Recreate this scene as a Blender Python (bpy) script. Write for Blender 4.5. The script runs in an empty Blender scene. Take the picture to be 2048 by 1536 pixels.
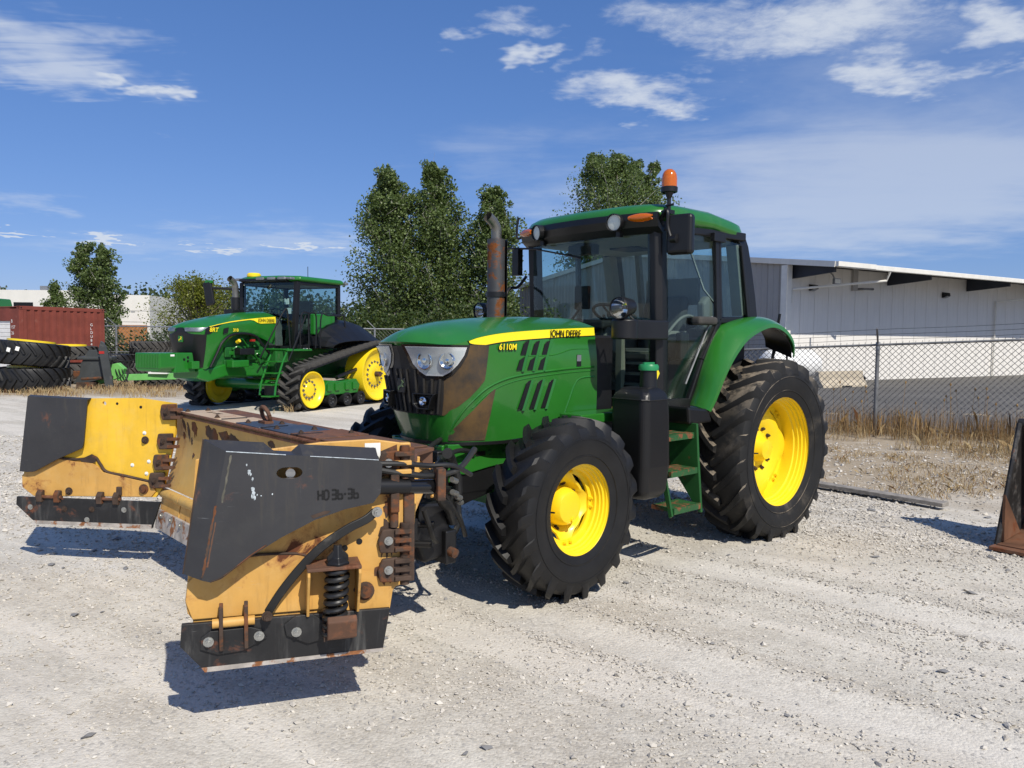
import bpy, math, random
import numpy as np
from mathutils import Vector, Matrix
R = math.radians
S = bpy.context.scene
# ---------------------------------------------------------------- camera
CAMH, PITCH, ROLL = 1.724, .060, .010
cam = bpy.data.cameras.new('camera'); camo = bpy.data.objects.new('camera', cam)
S.collection.objects.link(camo)
cam.sensor_width = 36; cam.lens = 36*1540/2048; cam.clip_end = 4000; cam.clip_start = .05
camo.matrix_world = Matrix.Translation((0, 0, CAMH)) @ Matrix.Rotation(math.pi/2-PITCH, 4, 'X') @ Matrix.Rotation(ROLL, 4, 'Z')
S.camera = camo
# ---------------------------------------------------------------- sun, sky, exposure
SUN_EL, SUN_AZ = R(46), R(149)          # azimuth clockwise from +Y (view direction): behind the camera, to the right
sdir = Vector((math.sin(SUN_AZ)*math.cos(SUN_EL), math.cos(SUN_AZ)*math.cos(SUN_EL), math.sin(SUN_EL)))
sl = bpy.data.lights.new('sun', 'SUN'); sl.energy = 4.9; sl.angle = R(.53); sl.color = (1, .94, .835)
so = bpy.data.objects.new('sun', sl); S.collection.objects.link(so)
so.rotation_euler = sdir.to_track_quat('Z', 'Y').to_euler(); so.location = sdir*60
W = bpy.data.worlds.new('World'); S.world = W; W.use_nodes = True
nt = W.node_tree; nt.nodes.clear()
def wn(t, **k):
    n = nt.nodes.new(t)
    for a, b in k.items(): setattr(n, a, b)
    return n
def wl(a, b): nt.links.new(a, b)
sky = wn('ShaderNodeTexSky', sky_type='NISHITA', sun_disc=False, sun_elevation=SUN_EL, sun_rotation=SUN_AZ,
         altitude=200, air_density=1.0, dust_density=.2, ozone_density=2.6)
out = wn('ShaderNodeOutputWorld'); bg = wn('ShaderNodeBackground'); bg.inputs[1].default_value = .097
ss = wn('ShaderNodeSeparateColor'); wl(sky.outputs[0], ss.inputs[0]); hs = wn('ShaderNodeCombineColor')    # tone the whole sky evenly, per channel
tc = wn('ShaderNodeTexCoord'); sep = wn('ShaderNodeSeparateXYZ'); wl(tc.outputs['Generated'], sep.inputs[0])
def wmath(op, a, b=None, c=None, clamp=False):
    n = wn('ShaderNodeMath', operation=op, use_clamp=clamp)
    for i, v in enumerate((a, b, c)):
        if v is None: continue
        if isinstance(v, (int, float)): n.inputs[i].default_value = v
        else: wl(v, n.inputs[i])
    return n.outputs[0]
for i_, (a_, b_) in enumerate(((.74, .80), (1.22, .67), (2.28, .60))): wl(wmath('MULTIPLY', wmath('POWER', wmath('MAXIMUM', ss.outputs[i_], .001), b_), a_), hs.inputs[i_])
zc = wmath('MAXIMUM', wmath('ADD', sep.outputs[2], .06), .02)     # clouds lie on a high flat layer
u = wmath('DIVIDE', sep.outputs[0], zc); v = wmath('DIVIDE', sep.outputs[1], zc)
comb = wn('ShaderNodeCombineXYZ'); wl(u, comb.inputs[0]); wl(v, comb.inputs[1])
def wnoise(scale, detail, rough, loc=(0, 0, 0), sc=(1, 1, 1), dist=0., rot=0.):
    m = wn('ShaderNodeMapping'); m.inputs['Location'].default_value = loc; m.inputs['Scale'].default_value = sc; m.inputs['Rotation'].default_value = (0, 0, rot)
    wl(comb.outputs[0], m.inputs[0])
    n = wn('ShaderNodeTexNoise'); n.inputs['Scale'].default_value = scale; n.inputs['Detail'].default_value = detail
    n.inputs['Roughness'].default_value = rough; n.inputs['Distortion'].default_value = dist
    wl(m.outputs[0], n.inputs['Vector']); return n.outputs['Fac']
def wramp(x, a, b): 
    n = wn('ShaderNodeMapRange', interpolation_type='SMOOTHSTEP'); wl(x, n.inputs[0]); n.inputs[1].default_value = a; n.inputs[2].default_value = b
    return n.outputs[0]
# cloud groups: kind, place and half-size on the cloud layer, turn, weight
CLOUDS = [('p', 0.809, 2.17, 0.405, 0.277, -0.065, 1),
  ('p', -0.015, 2.147, 0.167, 0.133, -0.021, 0.78),
  ('p', -0.001, 2.4, 0.12, 0.101, -0.024, 1),
  ('p', 0.434, 2.624, 0.325, 0.205, -0.051, 1),
  ('p', 1.199, 2.452, 0.235, 0.197, -0.09, 1),
  ('p', 1.267, 2.048, 0.152, 0.144, -0.085, 1),
  ('p', -0.184, 2.215, 0.078, 0.1, -0.012, 0.78),
  ('p', 0.224, 2.364, 0.101, 0.164, -0.036, 0.6),
  ('p', 0.447, 2.917, 0.124, 0.089, -0.055, 0.66),
  ('p', 1.48, 2.312, 0.093, 0.186, -0.1, 0.78),
  ('p', 0.483, 2.129, 0.239, 0.153, -0.048, 0.78),
  ('s', -1.403, 2.352, 0.367, 0.436, 0.047, 0.95),
  ('p', -1.234, 2.553, 0.09, 0.116, 0.039, 0.97),
  ('v', 1.868, 4.033, 1.359, 1.853, -0.143, 1),
  ('v', 0.596, 4.179, 0.794, 1.08, -0.076, 0.51),
  ('v', -1.618, 5.387, 0.684, 0.671, 0.038, 0.7),
  ('v', -2.677, 4.224, 0.282, 0.409, 0.097, 0.57),
  ('v', 1.23, 3.103, 0.8, 0.472, -0.099, 0.51),
  ('v', -0.064, 3.548, 0.34, 0.491, -0.032, 0.38),
  ('c', -2.141, 5.766, 0.122, 0.205, 0.064, 0.8),
  ('c', -1.647, 5.663, 0.075, 0.15, 0.038, 0.8),
  ('c', -2.818, 5.264, 0.078, 0.162, 0.101, 0.8),
  ('c', -3.253, 4.983, 0.082, 0.152, 0.121, 0.8),
  ('p', -1.366, 3.223, 0.068, 0.067, 0.042, 0.42),
  ('p', -0.735, 3.226, 0.05, 0.047, 0.01, 0.42),
  ('p', -0.984, 2.217, 0.031, 0.059, 0.029, 0.42),
  ('v', -2.583, 5.521, 1.025, 0.523, 0.086, 0.51)]
wa = wmath('MULTIPLY', wmath('SUBTRACT', wnoise(2.6, 4, .62, (11, 3, 0)), .5), wmath('MULTIPLY', wmath('MINIMUM', v, 5.), .34)); wb = wmath('MULTIPLY', wmath('SUBTRACT', wnoise(2.6, 4, .62, (5, 17, 0)), .5), wmath('MULTIPLY', wmath('MINIMUM', v, 5.), .34))
uw, vw = wmath('ADD', u, wa), wmath('ADD', v, wb)                 # ragged outlines
def blob(u0, v0, su, sv, ang, soft):
    du, dv = wmath('SUBTRACT', uw, u0), wmath('SUBTRACT', vw, v0); ca, sa = math.cos(ang), math.sin(ang)
    p = wmath('ADD', wmath('MULTIPLY', du, ca/su), wmath('MULTIPLY', dv, sa/su)); q = wmath('ADD', wmath('MULTIPLY', du, -sa/sv), wmath('MULTIPLY', dv, ca/sv))
    return wramp(wmath('SQRT', wmath('ADD', wmath('MULTIPLY', p, p), wmath('MULTIPLY', q, q))), 1.75, soft)
puff = wnoise(7.0, 8, .74, (4.2, 7.7, 0), (1, 1.25, 1), .5); fine = wnoise(24., 4, .62, (1.3, 2.9, 0), (1, 1, 1), .3)
streak = wnoise(4.0, 6, .6, (2.2, 6.1, 0), (.45, 2.2, 1), .9, .5); wisp = wnoise(1.1, 7, .6, (5.5, 1.7, 0), (.6, 1.3, 1), .7)
cum = wnoise(1.6, 6, .6, (3., 8., 0), (1, .5, 1), .2)
tex = {'p': wmath('ADD', wmath('MULTIPLY', puff, .7), wmath('MULTIPLY', fine, .3)), 's': streak, 'v': wisp, 'c': cum}
lim = {'p': (.90, 1.60), 's': (.86, 1.50), 'v': (.60, 1.50), 'c': (.70, 1.15)}
cov = None
for k in 'psvc':
    acc = None
    for kd, u0, v0, su, sv, ang, a in CLOUDS:
        if kd != k: continue
        b = wmath('MULTIPLY', blob(u0, v0, su, sv, ang, .0 if k != 'c' else .1), a); acc = b if acc is None else wmath('MAXIMUM', acc, b)
    if k == 'p':     # broken cloud carries on outside the picture, thickened unseen to make shadows less blue
        out_ = wmath('MULTIPLY', wramp(wnoise(.5, 3, .5, (1.9, .3, 0)), .44, .60), wramp(sep.outputs[1], .25, -.1)); acc = wmath('MAXIMUM', acc, wmath('MULTIPLY', out_, .8))
    m_ = wramp(wmath('ADD', acc, tex[k]), *lim[k]); m_ = wmath('MULTIPLY', m_, wramp(acc, .0, .12)); m_ = wmath('MULTIPLY', m_, {'p': .80, 's': .62, 'v': .50, 'c': .75}[k])
    cov = m_ if cov is None else wmath('SUBTRACT', wmath('ADD', cov, m_), wmath('MULTIPLY', cov, m_))
up = wramp(sep.outputs[2], .005, .05)
cov = wmath('MULTIPLY', cov, up)
mx = wn('ShaderNodeMix', data_type='RGBA'); wl(cov, mx.inputs[0]); wl(hs.outputs[0], mx.inputs[6]); mx.inputs[7].default_value = (7.4, 7.9, 8.6, 1)
wl(mx.outputs[2], bg.inputs[0]); wl(bg.outputs[0], out.inputs[0])
S.view_settings.view_transform = 'Standard'; S.view_settings.look = 'None'
S.view_settings.exposure = 0; S.view_settings.gamma = 1; S.view_settings.use_curve_mapping = False
S.render.engine = 'CYCLES'
W.cycles.sampling_method = 'MANUAL'; W.cycles.sample_map_resolution = 256
S.cycles.max_bounces = 6; S.cycles.transparent_max_bounces = 20; S.cycles.caustics_reflective = False; S.cycles.caustics_refractive = False

# ---------------------------------------------------------------- materials
MAT = {}
def new_mat(name):
    m = bpy.data.materials.new(name); m.use_nodes = True; m.node_tree.nodes.clear(); MAT[name] = m
    return m, m.node_tree
class NT:
    def __init__(s, t): s.t = t
    def n(s, ty, **k):
        n = s.t.nodes.new(ty)
        for a, b in k.items(): setattr(n, a, b)
        return n
    def l(s, a, b): s.t.links.new(a, b)
    def put(s, inp, v):
        if hasattr(v, 'is_output') or isinstance(v, bpy.types.NodeSocket): s.l(v, inp)
        else: inp.default_value = v if not isinstance(v, tuple) or len(v) == 4 or inp.type != 'RGBA' else (*v, 1)
    def coord(s, scale=(1, 1, 1), kind='Object', loc=(0, 0, 0), rot=(0, 0, 0)):
        c = s.n('ShaderNodeTexCoord'); m = s.n('ShaderNodeMapping')
        m.inputs['Scale'].default_value = scale; m.inputs['Location'].default_value = loc; m.inputs['Rotation'].default_value = rot
        s.l(c.outputs[kind], m.inputs[0]); return m.outputs[0]
    def world(s, scale=(1, 1, 1)):
        g = s.n('ShaderNodeNewGeometry'); m = s.n('ShaderNodeMapping'); m.inputs['Scale'].default_value = scale
        s.l(g.outputs['Position'], m.inputs[0]); return m.outputs[0]
    def noise(s, vec, scale, detail=4, rough=.55, dist=0.):
        n = s.n('ShaderNodeTexNoise'); s.l(vec, n.inputs['Vector']); n.inputs['Scale'].default_value = scale
        n.inputs['Detail'].default_value = detail; n.inputs['Roughness'].default_value = rough; n.inputs['Distortion'].default_value = dist
        return n.outputs['Fac']
    def vor(s, vec, scale, out='Distance', feature='F1', rnd=1.):
        n = s.n('ShaderNodeTexVoronoi', feature=feature); s.l(vec, n.inputs['Vector']); n.inputs['Scale'].default_value = scale
        n.inputs['Randomness'].default_value = rnd; return n.outputs[out]
    def ramp(s, x, a, b, lo=0., hi=1.):
        n = s.n('ShaderNodeMapRange', interpolation_type='SMOOTHSTEP'); s.l(x, n.inputs[0])
        n.inputs[1].default_value = a; n.inputs[2].default_value = b; n.inputs[3].default_value = lo; n.inputs[4].default_value = hi
        return n.outputs[0]
    def math(s, op, a, b=0., clamp=False):
        n = s.n('ShaderNodeMath', operation=op, use_clamp=clamp); s.put(n.inputs[0], a); s.put(n.inputs[1], b); return n.outputs[0]
    def mix(s, fac, a, b, mode='MIX'):
        n = s.n('ShaderNodeMix', data_type='RGBA', blend_type=mode); s.put(n.inputs[0], fac); s.put(n.inputs[6], a); s.put(n.inputs[7], b); return n.outputs[2]
    def bump(s, h, strength=.3, dist=.01, prev=None):
        n = s.n('ShaderNodeBump'); s.l(h, n.inputs['Height']); n.inputs['Strength'].default_value = strength; n.inputs['Distance'].default_value = dist
        if prev is not None: s.l(prev, n.inputs['Normal'])
        return n.outputs[0]
    def out(s, col, rough=.5, metal=0., normal=None, coat=0., spec=.5, alpha=None, emis=None, trans=0., ior=1.45):
        b = s.n('ShaderNodeBsdfPrincipled'); o = s.n('ShaderNodeOutputMaterial')
        s.put(b.inputs['Base Color'], col); s.put(b.inputs['Roughness'], rough); s.put(b.inputs['Metallic'], metal)
        b.inputs['Coat Weight'].default_value = coat; b.inputs['Coat Roughness'].default_value = .08; b.inputs['Specular IOR Level'].default_value = spec
        b.inputs['Transmission Weight'].default_value = trans; b.inputs['IOR'].default_value = ior
        if normal is not None: s.l(normal, b.inputs['Normal'])
        s.l(b.outputs[0], o.inputs[0]); return b
RUST = (.13, .042, .016)
def pmat(name, col, rough=.5, metal=0., coat=0., spec=.5, var=.12, vs=3., dust=0., dustcol=(.36, .33, .28), ds=4., rust=0., rs=5., rustcol=RUST,
         bump=0., bs=60., scratch=0., trans=0., kind='Object'):
    m, t = new_mat(name); N = NT(t); vec = N.coord(kind=kind)
    dark = tuple(c*(1-var) for c in col); lite = tuple(min(1, c*(1+var)) for c in col)
    c = N.mix(N.ramp(N.noise(vec, vs, 5), .3, .7), dark, lite)
    r = rough
    if dust:
        f = N.math('MULTIPLY', N.ramp(N.noise(vec, ds, 8, .68), .62-dust*.32, .95-dust*.25), min(1, .35+dust*.6))
        c = N.mix(f, c, dustcol); r = N.math('ADD', N.math('MULTIPLY', f, .9-rough), rough)
    if scratch:
        sc = N.ramp(N.noise(N.coord((2, 2, 38), kind, rot=(.5, .7, .2)), 5, 4, .6), .70, .76)
        sc = N.math('MULTIPLY', sc, N.ramp(N.noise(vec, 3.3, 3), .5, .7))
        c = N.mix(N.math('MULTIPLY', sc, scratch), c, (.45, .45, .46))
    nb = None
    if rust:
        n1 = N.noise(vec, rs, 9, .66, .3)
        f = N.ramp(n1, .70-rust*.32, .76-rust*.30)
        rc = N.mix(N.noise(vec, rs*6, 5), tuple(x*.45 for x in rustcol), tuple(x*1.7 for x in rustcol))
        c = N.mix(f, c, rc)
        rr = N.math('MULTIPLY', f, .9)
        r = N.math('MAXIMUM', r if not isinstance(r, float) else N.math('ADD', rough, 0.), rr)
    if bump: nb = N.bump(N.noise(vec, bs, 6, .6), bump, .004)
    N.out(c, r, metal, nb, coat, spec, trans=trans); return m
# ---------------------------------------------------------------- mesh helpers
def V3(p): return np.array(p, float)
class MB:
    def __init__(s): s.v = []; s.f = []; s.sm = []
    def add(s, v, f, smooth=False):
        b = len(s.v); s.v += [tuple(map(float, p)) for p in v]
        s.f += [tuple(b+i for i in q) for q in f]; s.sm += [smooth]*len(f); return s
    def box(s, x0, x1, y0, y1, z0, z1, M=None):
        v = [(x, y, z) for z in (z0, z1) for y in (y0, y1) for x in (x0, x1)]
        if M is not None: v = [M @ Vector(p) for p in v]
        return s.add(v, [(0, 2, 3, 1), (4, 5, 7, 6), (0, 1, 5, 4), (2, 6, 7, 3), (0, 4, 6, 2), (1, 3, 7, 5)])
    def bar(s, a, b, w, h, up=(0, 0, 1), w2=None, h2=None):
        a, b = V3(a), V3(b); d = b-a; d /= np.linalg.norm(d); u = V3(up); x = np.cross(d, u); x /= max(1e-9, np.linalg.norm(x)); u = np.cross(x, d)
        w2 = w if w2 is None else w2; h2 = h if h2 is None else h2
        v = [a-x*w/2-u*h/2, a+x*w/2-u*h/2, a+x*w/2+u*h/2, a-x*w/2+u*h/2, b-x*w2/2-u*h2/2, b+x*w2/2-u*h2/2, b+x*w2/2+u*h2/2, b-x*w2/2+u*h2/2]
        return s.add(v, [(3, 2, 1, 0), (4, 5, 6, 7), (0, 1, 5, 4), (1, 2, 6, 5), (2, 3, 7, 6), (3, 0, 4, 7)])
    def loft(s, rings, closed=True, cap=True, smooth=True):
        n = len(rings[0]); v = [p for r in rings for p in r]; f = []
        for i in range(len(rings)-1):
            for j in range(n if closed else n-1):
                k = (j+1) % n; f.append((i*n+j, i*n+k, (i+1)*n+k, (i+1)*n+j))
        s.add(v, f, smooth)
        if cap and closed:
            b = len(s.v)-len(v)
            s.f += [tuple(b+j for j in reversed(range(n))), tuple(b+(len(rings)-1)*n+j for j in range(n))]; s.sm += [False, False]
        return s
    def cyl(s, a, b, r, r2=None, n=14, cap=True, smooth=True):
        return s.tube([a, b], [r, r if r2 is None else r2], n, cap, smooth)
    def tube(s, pts, r, n=8, cap=True, smooth=True):
        pts = [V3(p) for p in pts]; m = len(pts); rr = r if hasattr(r, '__len__') else [r]*m
        rings = []; x = None
        for i, p in enumerate(pts):
            d = pts[min(i+1, m-1)]-pts[max(i-1, 0)]; d = d/max(1e-9, np.linalg.norm(d))
            if x is None:
                h = V3((0, 0, 1)) if abs(d[2]) < .9 else V3((1, 0, 0)); x = np.cross(d, h)
            x = x-d*(x@d); x /= max(1e-9, np.linalg.norm(x)); y = np.cross(d, x)
            rings.append([p+rr[i]*(x*math.cos(2*math.pi*k/n)+y*math.sin(2*math.pi*k/n)) for k in range(n)])
        return s.loft(rings, True, cap, smooth)
    def lathe(s, prof, o=(0, 0, 0), ax=(0, 1, 0), n=40, smooth=True, closed=False, wob=None):
        o, ax = V3(o), V3(ax); ax /= np.linalg.norm(ax); h = V3((0, 0, 1)) if abs(ax[2]) < .9 else V3((1, 0, 0))
        x = np.cross(ax, h); x /= np.linalg.norm(x); y = np.cross(ax, x)
        pr = prof+[prof[0]] if closed else prof
        rings = [[o+ax*a+r*(x*math.cos(2*math.pi*k/n)+y*math.sin(2*math.pi*k/n)) for k in range(n)] for a, r in pr]
        return s.loft(rings, True, False, smooth)
    def prism(s, poly, ax, a, b, smooth=False):
        def p3(q, t): return {'x': (t, q[0], q[1]), 'y': (q[0], t, q[1]), 'z': (q[0], q[1], t)}[ax]
        n = len(poly); ar = sum(poly[i][0]*poly[(i+1) % n][1]-poly[(i+1) % n][0]*poly[i][1] for i in range(n))
        if (ar < 0) != (ax == 'y'): poly = poly[::-1]
        v = [p3(q, a) for q in poly]+[p3(q, b) for q in poly]
        f = [tuple(reversed(range(n))), tuple(range(n, 2*n))]+[(i, (i+1) % n, n+(i+1) % n, n+i) for i in range(n)]
        if a > b: f = [tuple(reversed(q)) for q in f]
        return s.add(v, f, smooth)
    def sheet(s, rows, thick=0., smooth=True, nrm=None):
        """grid of points rows[i][j]; thick>0 gives it depth against its normals"""
        A = np.array(rows, float); m, n = A.shape[:2]
        F = [(i*n+j, i*n+j+1, (i+1)*n+j+1, (i+1)*n+j) for i in range(m-1) for j in range(n-1)]
        if not thick: return s.add(A.reshape(-1, 3), F, smooth)
        du = np.gradient(A, axis=0); dv = np.gradient(A, axis=1); N = np.cross(dv, du); N /= np.maximum(1e-9, np.linalg.norm(N, axis=2, keepdims=True))
        B = A-N*thick; k = m*n
        v = np.concatenate([A.reshape(-1, 3), B.reshape(-1, 3)])
        f = F+[tuple(k+i for i in reversed(q)) for q in F]
        s.add(v, f, smooth); b = len(s.v)-2*k
        rim = [j for j in range(n)]+[i*n+n-1 for i in range(1, m)]+[(m-1)*n+j for j in range(n-2, -1, -1)]+[i*n for i in range(m-2, 0, -1)]
        for i in range(len(rim)):
            p, q = rim[i], rim[(i+1) % len(rim)]; s.f.append((b+q, b+p, b+k+p, b+k+q)); s.sm.append(False)
        return s
    def bolt(s, p, d, r=.012, h=.012):
        p, d = V3(p), V3(d); d = d/np.linalg.norm(d); s.cyl(p, p+d*h, r, n=6, smooth=False); s.cyl(p+d*h, p+d*h*1.5, r*.55, n=8, smooth=False); s.cyl(p, p+d*h*.25, r*1.45, n=12); return s
    def build(s, name, mat, parent=None, bevel=0., sharp=32, seg=2, loc=None, rz=None):
        me = bpy.data.meshes.new(name); me.from_pydata(s.v, [], s.f); me.update()
        me.polygons.foreach_set('use_smooth', s.sm)
        if any(s.sm): me.set_sharp_from_angle(angle=R(sharp))
        return link(name, me, mat, parent, bevel, seg, loc, rz)
def link(name, me, mat=None, parent=None, bevel=0., seg=2, loc=None, rz=None):
    o = bpy.data.objects.new(name, me); S.collection.objects.link(o)
    if mat is not None and not me.materials: me.materials.append(MAT[mat] if isinstance(mat, str) else mat)
    if parent is not None: o.parent = parent
    if loc is not None: o.location = loc
    if rz is not None: o.rotation_euler = (0, 0, rz)
    if bevel:
        b = o.modifiers.new('bevel', 'BEVEL'); b.width = bevel; b.segments = seg; b.limit_method = 'ANGLE'; b.angle_limit = R(28)
    return o
def tag(o, label=None, cat=None, group=None, kind=None):
    for k, x in (('label', label), ('category', cat), ('group', group), ('kind', kind)):
        if x: o[k] = x
    return o
def thing(name, label, cat, loc=(0, 0, 0), rz=0, group=None):
    o = bpy.data.objects.new(name, None); S.collection.objects.link(o); o.location = loc; o.rotation_euler = (0, 0, rz)
    o.empty_display_size = .2
    return tag(o, label, cat, group)
def copy_tree(o, parent=None):
    c = o.copy(); S.collection.objects.link(c); c.parent = parent
    for ch in [x for x in o.children]: copy_tree(ch, c)
    return c
def text(name, s, size, mat, parent, M, ext=.001, sx=1., shear=0., bold=0., caps=False, space=1., align='LEFT'):
    c = bpy.data.curves.new(name, 'FONT'); c.body = s; c.size = size; c.extrude = ext; c.shear = shear; c.offset = bold; c.space_character = space; c.align_x = align
    c.resolution_u = 3
    if caps:
        c.small_caps_scale = .78
        for i, ch in enumerate(s): c.body_format[i].use_small_caps = True
    tmp = bpy.data.objects.new(name, c); S.collection.objects.link(tmp); bpy.context.view_layer.update()
    me = bpy.data.meshes.new_from_object(tmp.evaluated_get(bpy.context.evaluated_depsgraph_get())); me.name = name
    bpy.data.objects.remove(tmp); me.materials.clear(); o = link(name, me, mat, parent)
    o.matrix_local = M @ Matrix.Diagonal((sx, 1, 1, 1)); return o
BOLT = {}
def bolts(parent, name, mat, pts, r=.012, h=.012):
    """each bolt its own object; alike ones share one mesh"""
    key = (round(r, 4), round(h, 4), mat)
    for p, d in pts:
        if key not in BOLT:
            o = MB().bolt((0, 0, 0), (0, 0, 1), r, h).build(name, mat, parent); BOLT[key] = o.data
        else: o = link(name, BOLT[key], None, parent)
        q = Vector(d).to_track_quat('Z', 'Y'); o.matrix_local = Matrix.Translation(Vector(p)) @ q.to_matrix().to_4x4()
def frame(o, x, y):                       # matrix from an origin, the x and the y direction
    x = Vector(x).normalized(); y = Vector(y); z = x.cross(y).normalized(); y = z.cross(x)
    m = Matrix((x, y, z)).transposed().to_4x4(); m.translation = Vector(o); return m
def cat_interp(P, t):                     # Catmull-Rom through rows of P at float index t
    P = np.asarray(P, float); n = len(P); t = min(max(t, 0.), n-1.); i = min(int(t), n-2); f = t-i
    p0, p1, p2, p3 = P[max(i-1, 0)], P[i], P[i+1], P[min(i+2, n-1)]
    return .5*((2*p1)+(p2-p0)*f+(2*p0-5*p1+4*p2-p3)*f*f+(3*p1-p0-3*p2+p3)*f**3)
def smooth_path(P, n=6): 
    return [cat_interp(P, i/n) for i in range((len(P)-1)*n+1)]
def mesh_np(name, v, f, mat, parent=None, smooth=False):
    """fast mesh from numpy arrays; f is (n,k)"""
    me = bpy.data.meshes.new(name); k = f.shape[1]
    me.vertices.add(len(v)); me.vertices.foreach_set('co', np.ascontiguousarray(v, np.float32).ravel())
    me.loops.add(f.size); me.loops.foreach_set('vertex_index', np.ascontiguousarray(f, np.int32).ravel())
    me.polygons.add(len(f)); me.polygons.foreach_set('loop_start', np.arange(len(f), dtype=np.int32)*k)
    me.polygons.foreach_set('use_smooth', np.full(len(f), smooth)); me.update(calc_edges=True)
    return link(name, me, mat, parent)
# ---------------------------------------------------------------- the materials
def weathered(name, col, chalk, grime=(.20, .10, .035), rough=.55, gs=.5, rust=.3, rs=3., rustcol=RUST, chips=.3, scuff=.3, scol=(.42, .42, .42)):
    """worked steel: chalked paint, run-down grime streaks, scuffs, chips and rust blooms"""
    m, t = new_mat(name); N = NT(t); vec = N.coord()
    c = N.mix(N.ramp(N.noise(vec, 2.3, 6, .62), .35, .68), tuple(x*.86 for x in col), tuple(min(1, x*1.08) for x in col))
    c = N.mix(N.math('MULTIPLY', N.ramp(N.noise(vec, 5.5, 8, .7), .45, .75), .55), c, chalk)
    st = N.ramp(N.noise(N.coord((13, 13, 1.3)), 1.6, 7, .68, .3), .50, .74); st = N.math('MULTIPLY', st, N.ramp(N.noise(vec, 2.1, 4), .36, .62))
    c = N.mix(N.math('MULTIPLY', st, gs), c, grime)
    sc = N.math('MULTIPLY', N.ramp(N.noise(N.coord((3, 3, 46), rot=(.3, .9, .1)), 4, 5, .65), .64, .70), N.ramp(N.noise(vec, 3.7, 4), .46, .66))
    sc2 = N.math('MULTIPLY', N.ramp(N.noise(N.coord((42, 42, 3), rot=(.1, .5, .0)), 3, 5, .65), .66, .72), N.ramp(N.noise(vec, 4.9, 4), .5, .66))
    c = N.mix(N.math('MULTIPLY', N.math('MAXIMUM', sc, sc2), scuff), c, scol)
    n1 = N.noise(vec, rs, 10, .70, .6); f = N.ramp(n1, .70-rust*.3, .735-rust*.3); halo = N.ramp(n1, .62-rust*.3, .735-rust*.3)
    c = N.mix(N.math('MULTIPLY', halo, .55), c, tuple(x*2.1 for x in rustcol))
    rc = N.mix(N.noise(vec, rs*9, 6, .7), tuple(x*.35 for x in rustcol), tuple(x*1.5 for x in rustcol)); c = N.mix(f, c, rc)
    ch = N.math('MULTIPLY', N.ramp(N.noise(vec, 34, 5, .6), .70, .73), N.ramp(N.noise(vec, 3.1, 3), .42, .6)); c = N.mix(N.math('MULTIPLY', ch, chips), c, tuple(x*.6 for x in rustcol))
    r = N.math('ADD', N.math('MULTIPLY', N.math('MAXIMUM', f, N.math('MULTIPLY', halo, .5)), .9-rough), rough)
    N.out(c, r, 0, N.bump(N.math('ADD', N.noise(vec, 26, 6, .6), N.math('MULTIPLY', f, .6)), .10, .006))
pmat('green', (.021, .146, .018), .28, coat=.5, var=.08, dust=.18, ds=2.2, dustcol=(.16, .20, .13))
pmat('green_dirty', (.012, .110, .018), .5, var=.2, dust=.35, ds=6, dustcol=(.15, .15, .1), rust=.1, rs=8)
pmat('green_frame', (.012, .075, .016), .5, var=.2, dust=.12, ds=5, dustcol=(.10, .10, .07), rust=.16, rs=6)
pmat('green_step', (.02, .08, .025), .5, var=.2, dust=.3, ds=9, rust=.62, rs=9, rustcol=(.16, .06, .025))
pmat('green_new', (.015, .155, .016), .28, coat=.4, var=.05, dust=.04)
pmat('green_pale', (.15, .44, .11), .5, var=.12, dust=.3, ds=5)
pmat('yellow', (.84, .605, .016), .38, coat=.15, var=.05, dust=.10, ds=5, rust=.06, rs=7)
pmat('yellow_new', (.84, .605, .016), .3, coat=.3, var=.04)
pmat('decal_yellow', (.90, .72, .02), .35, var=.03)
pmat('decal_black', (.008, .008, .008), .4, var=.05)
pmat('black', (.008, .008, .009), .42, var=.2, dust=.03, ds=5)
pmat('black_gloss', (.006, .006, .007), .18, coat=.5, var=.1)
pmat('black_plastic', (.0075, .0075, .008), .40, var=.12, dust=.03, ds=3, dustcol=(.08, .075, .07), bump=.08, bs=160)
pmat('grille_dust', (.022, .020, .018), .6, var=.3, dust=.32, ds=3.5, dustcol=(.10, .075, .035))
pmat('screen_dust', (.026, .024, .022), .75, var=.4, dust=.85, ds=2.2, dustcol=(.15, .085, .026), bump=.3, bs=220)
pmat('rubber', (.0068, .0068, .0072), .52, var=.35, vs=6, dust=.10, ds=6, dustcol=(.075, .07, .063), bump=.12, bs=70)
pmat('rubber_dusty', (.0075, .0075, .0075), .7, var=.3, vs=4, dust=.30, ds=3.0, dustcol=(.22, .185, .14), bump=.2, bs=50)
pmat('rubber_new', (.012, .012, .0125), .5, var=.2, vs=6, dust=.08, ds=5)
pmat('rubber_grey', (.05, .047, .043), .8, var=.3, vs=5, dust=.3, ds=5, dustcol=(.16, .15, .13))
pmat('lamp_silver', (.66, .67, .68), .35, .25, var=.08)
pmat('steel', (.45, .45, .44), .35, 1., var=.2, dust=.2)
pmat('zinc', (.5, .5, .47), .4, .9, var=.2, rust=.25, rs=30)
pmat('chrome', (.8, .8, .8), .12, 1., var=.02)
pmat('exhaust', (.10, .10, .105), .55, .6, var=.3, rust=.62, rs=6.5, rustcol=(.20, .070, .022))
pmat('exhaust_tip', (.22, .21, .19), .42, .8, var=.3, rust=.2, rs=9)
pmat('beige', (.22, .205, .16), .75, var=.1); pmat('cab_trim', (.17, .165, .15), .7, var=.1); pmat('seat_cloth', (.05, .05, .05), .85, var=.2); pmat('cab_dark', (.02, .02, .02), .7, var=.2)
pmat('white_paint', (.78, .78, .76), .45, var=.05, dust=.1); pmat('paper', (.78, .78, .74), .7, var=.05)
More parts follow.
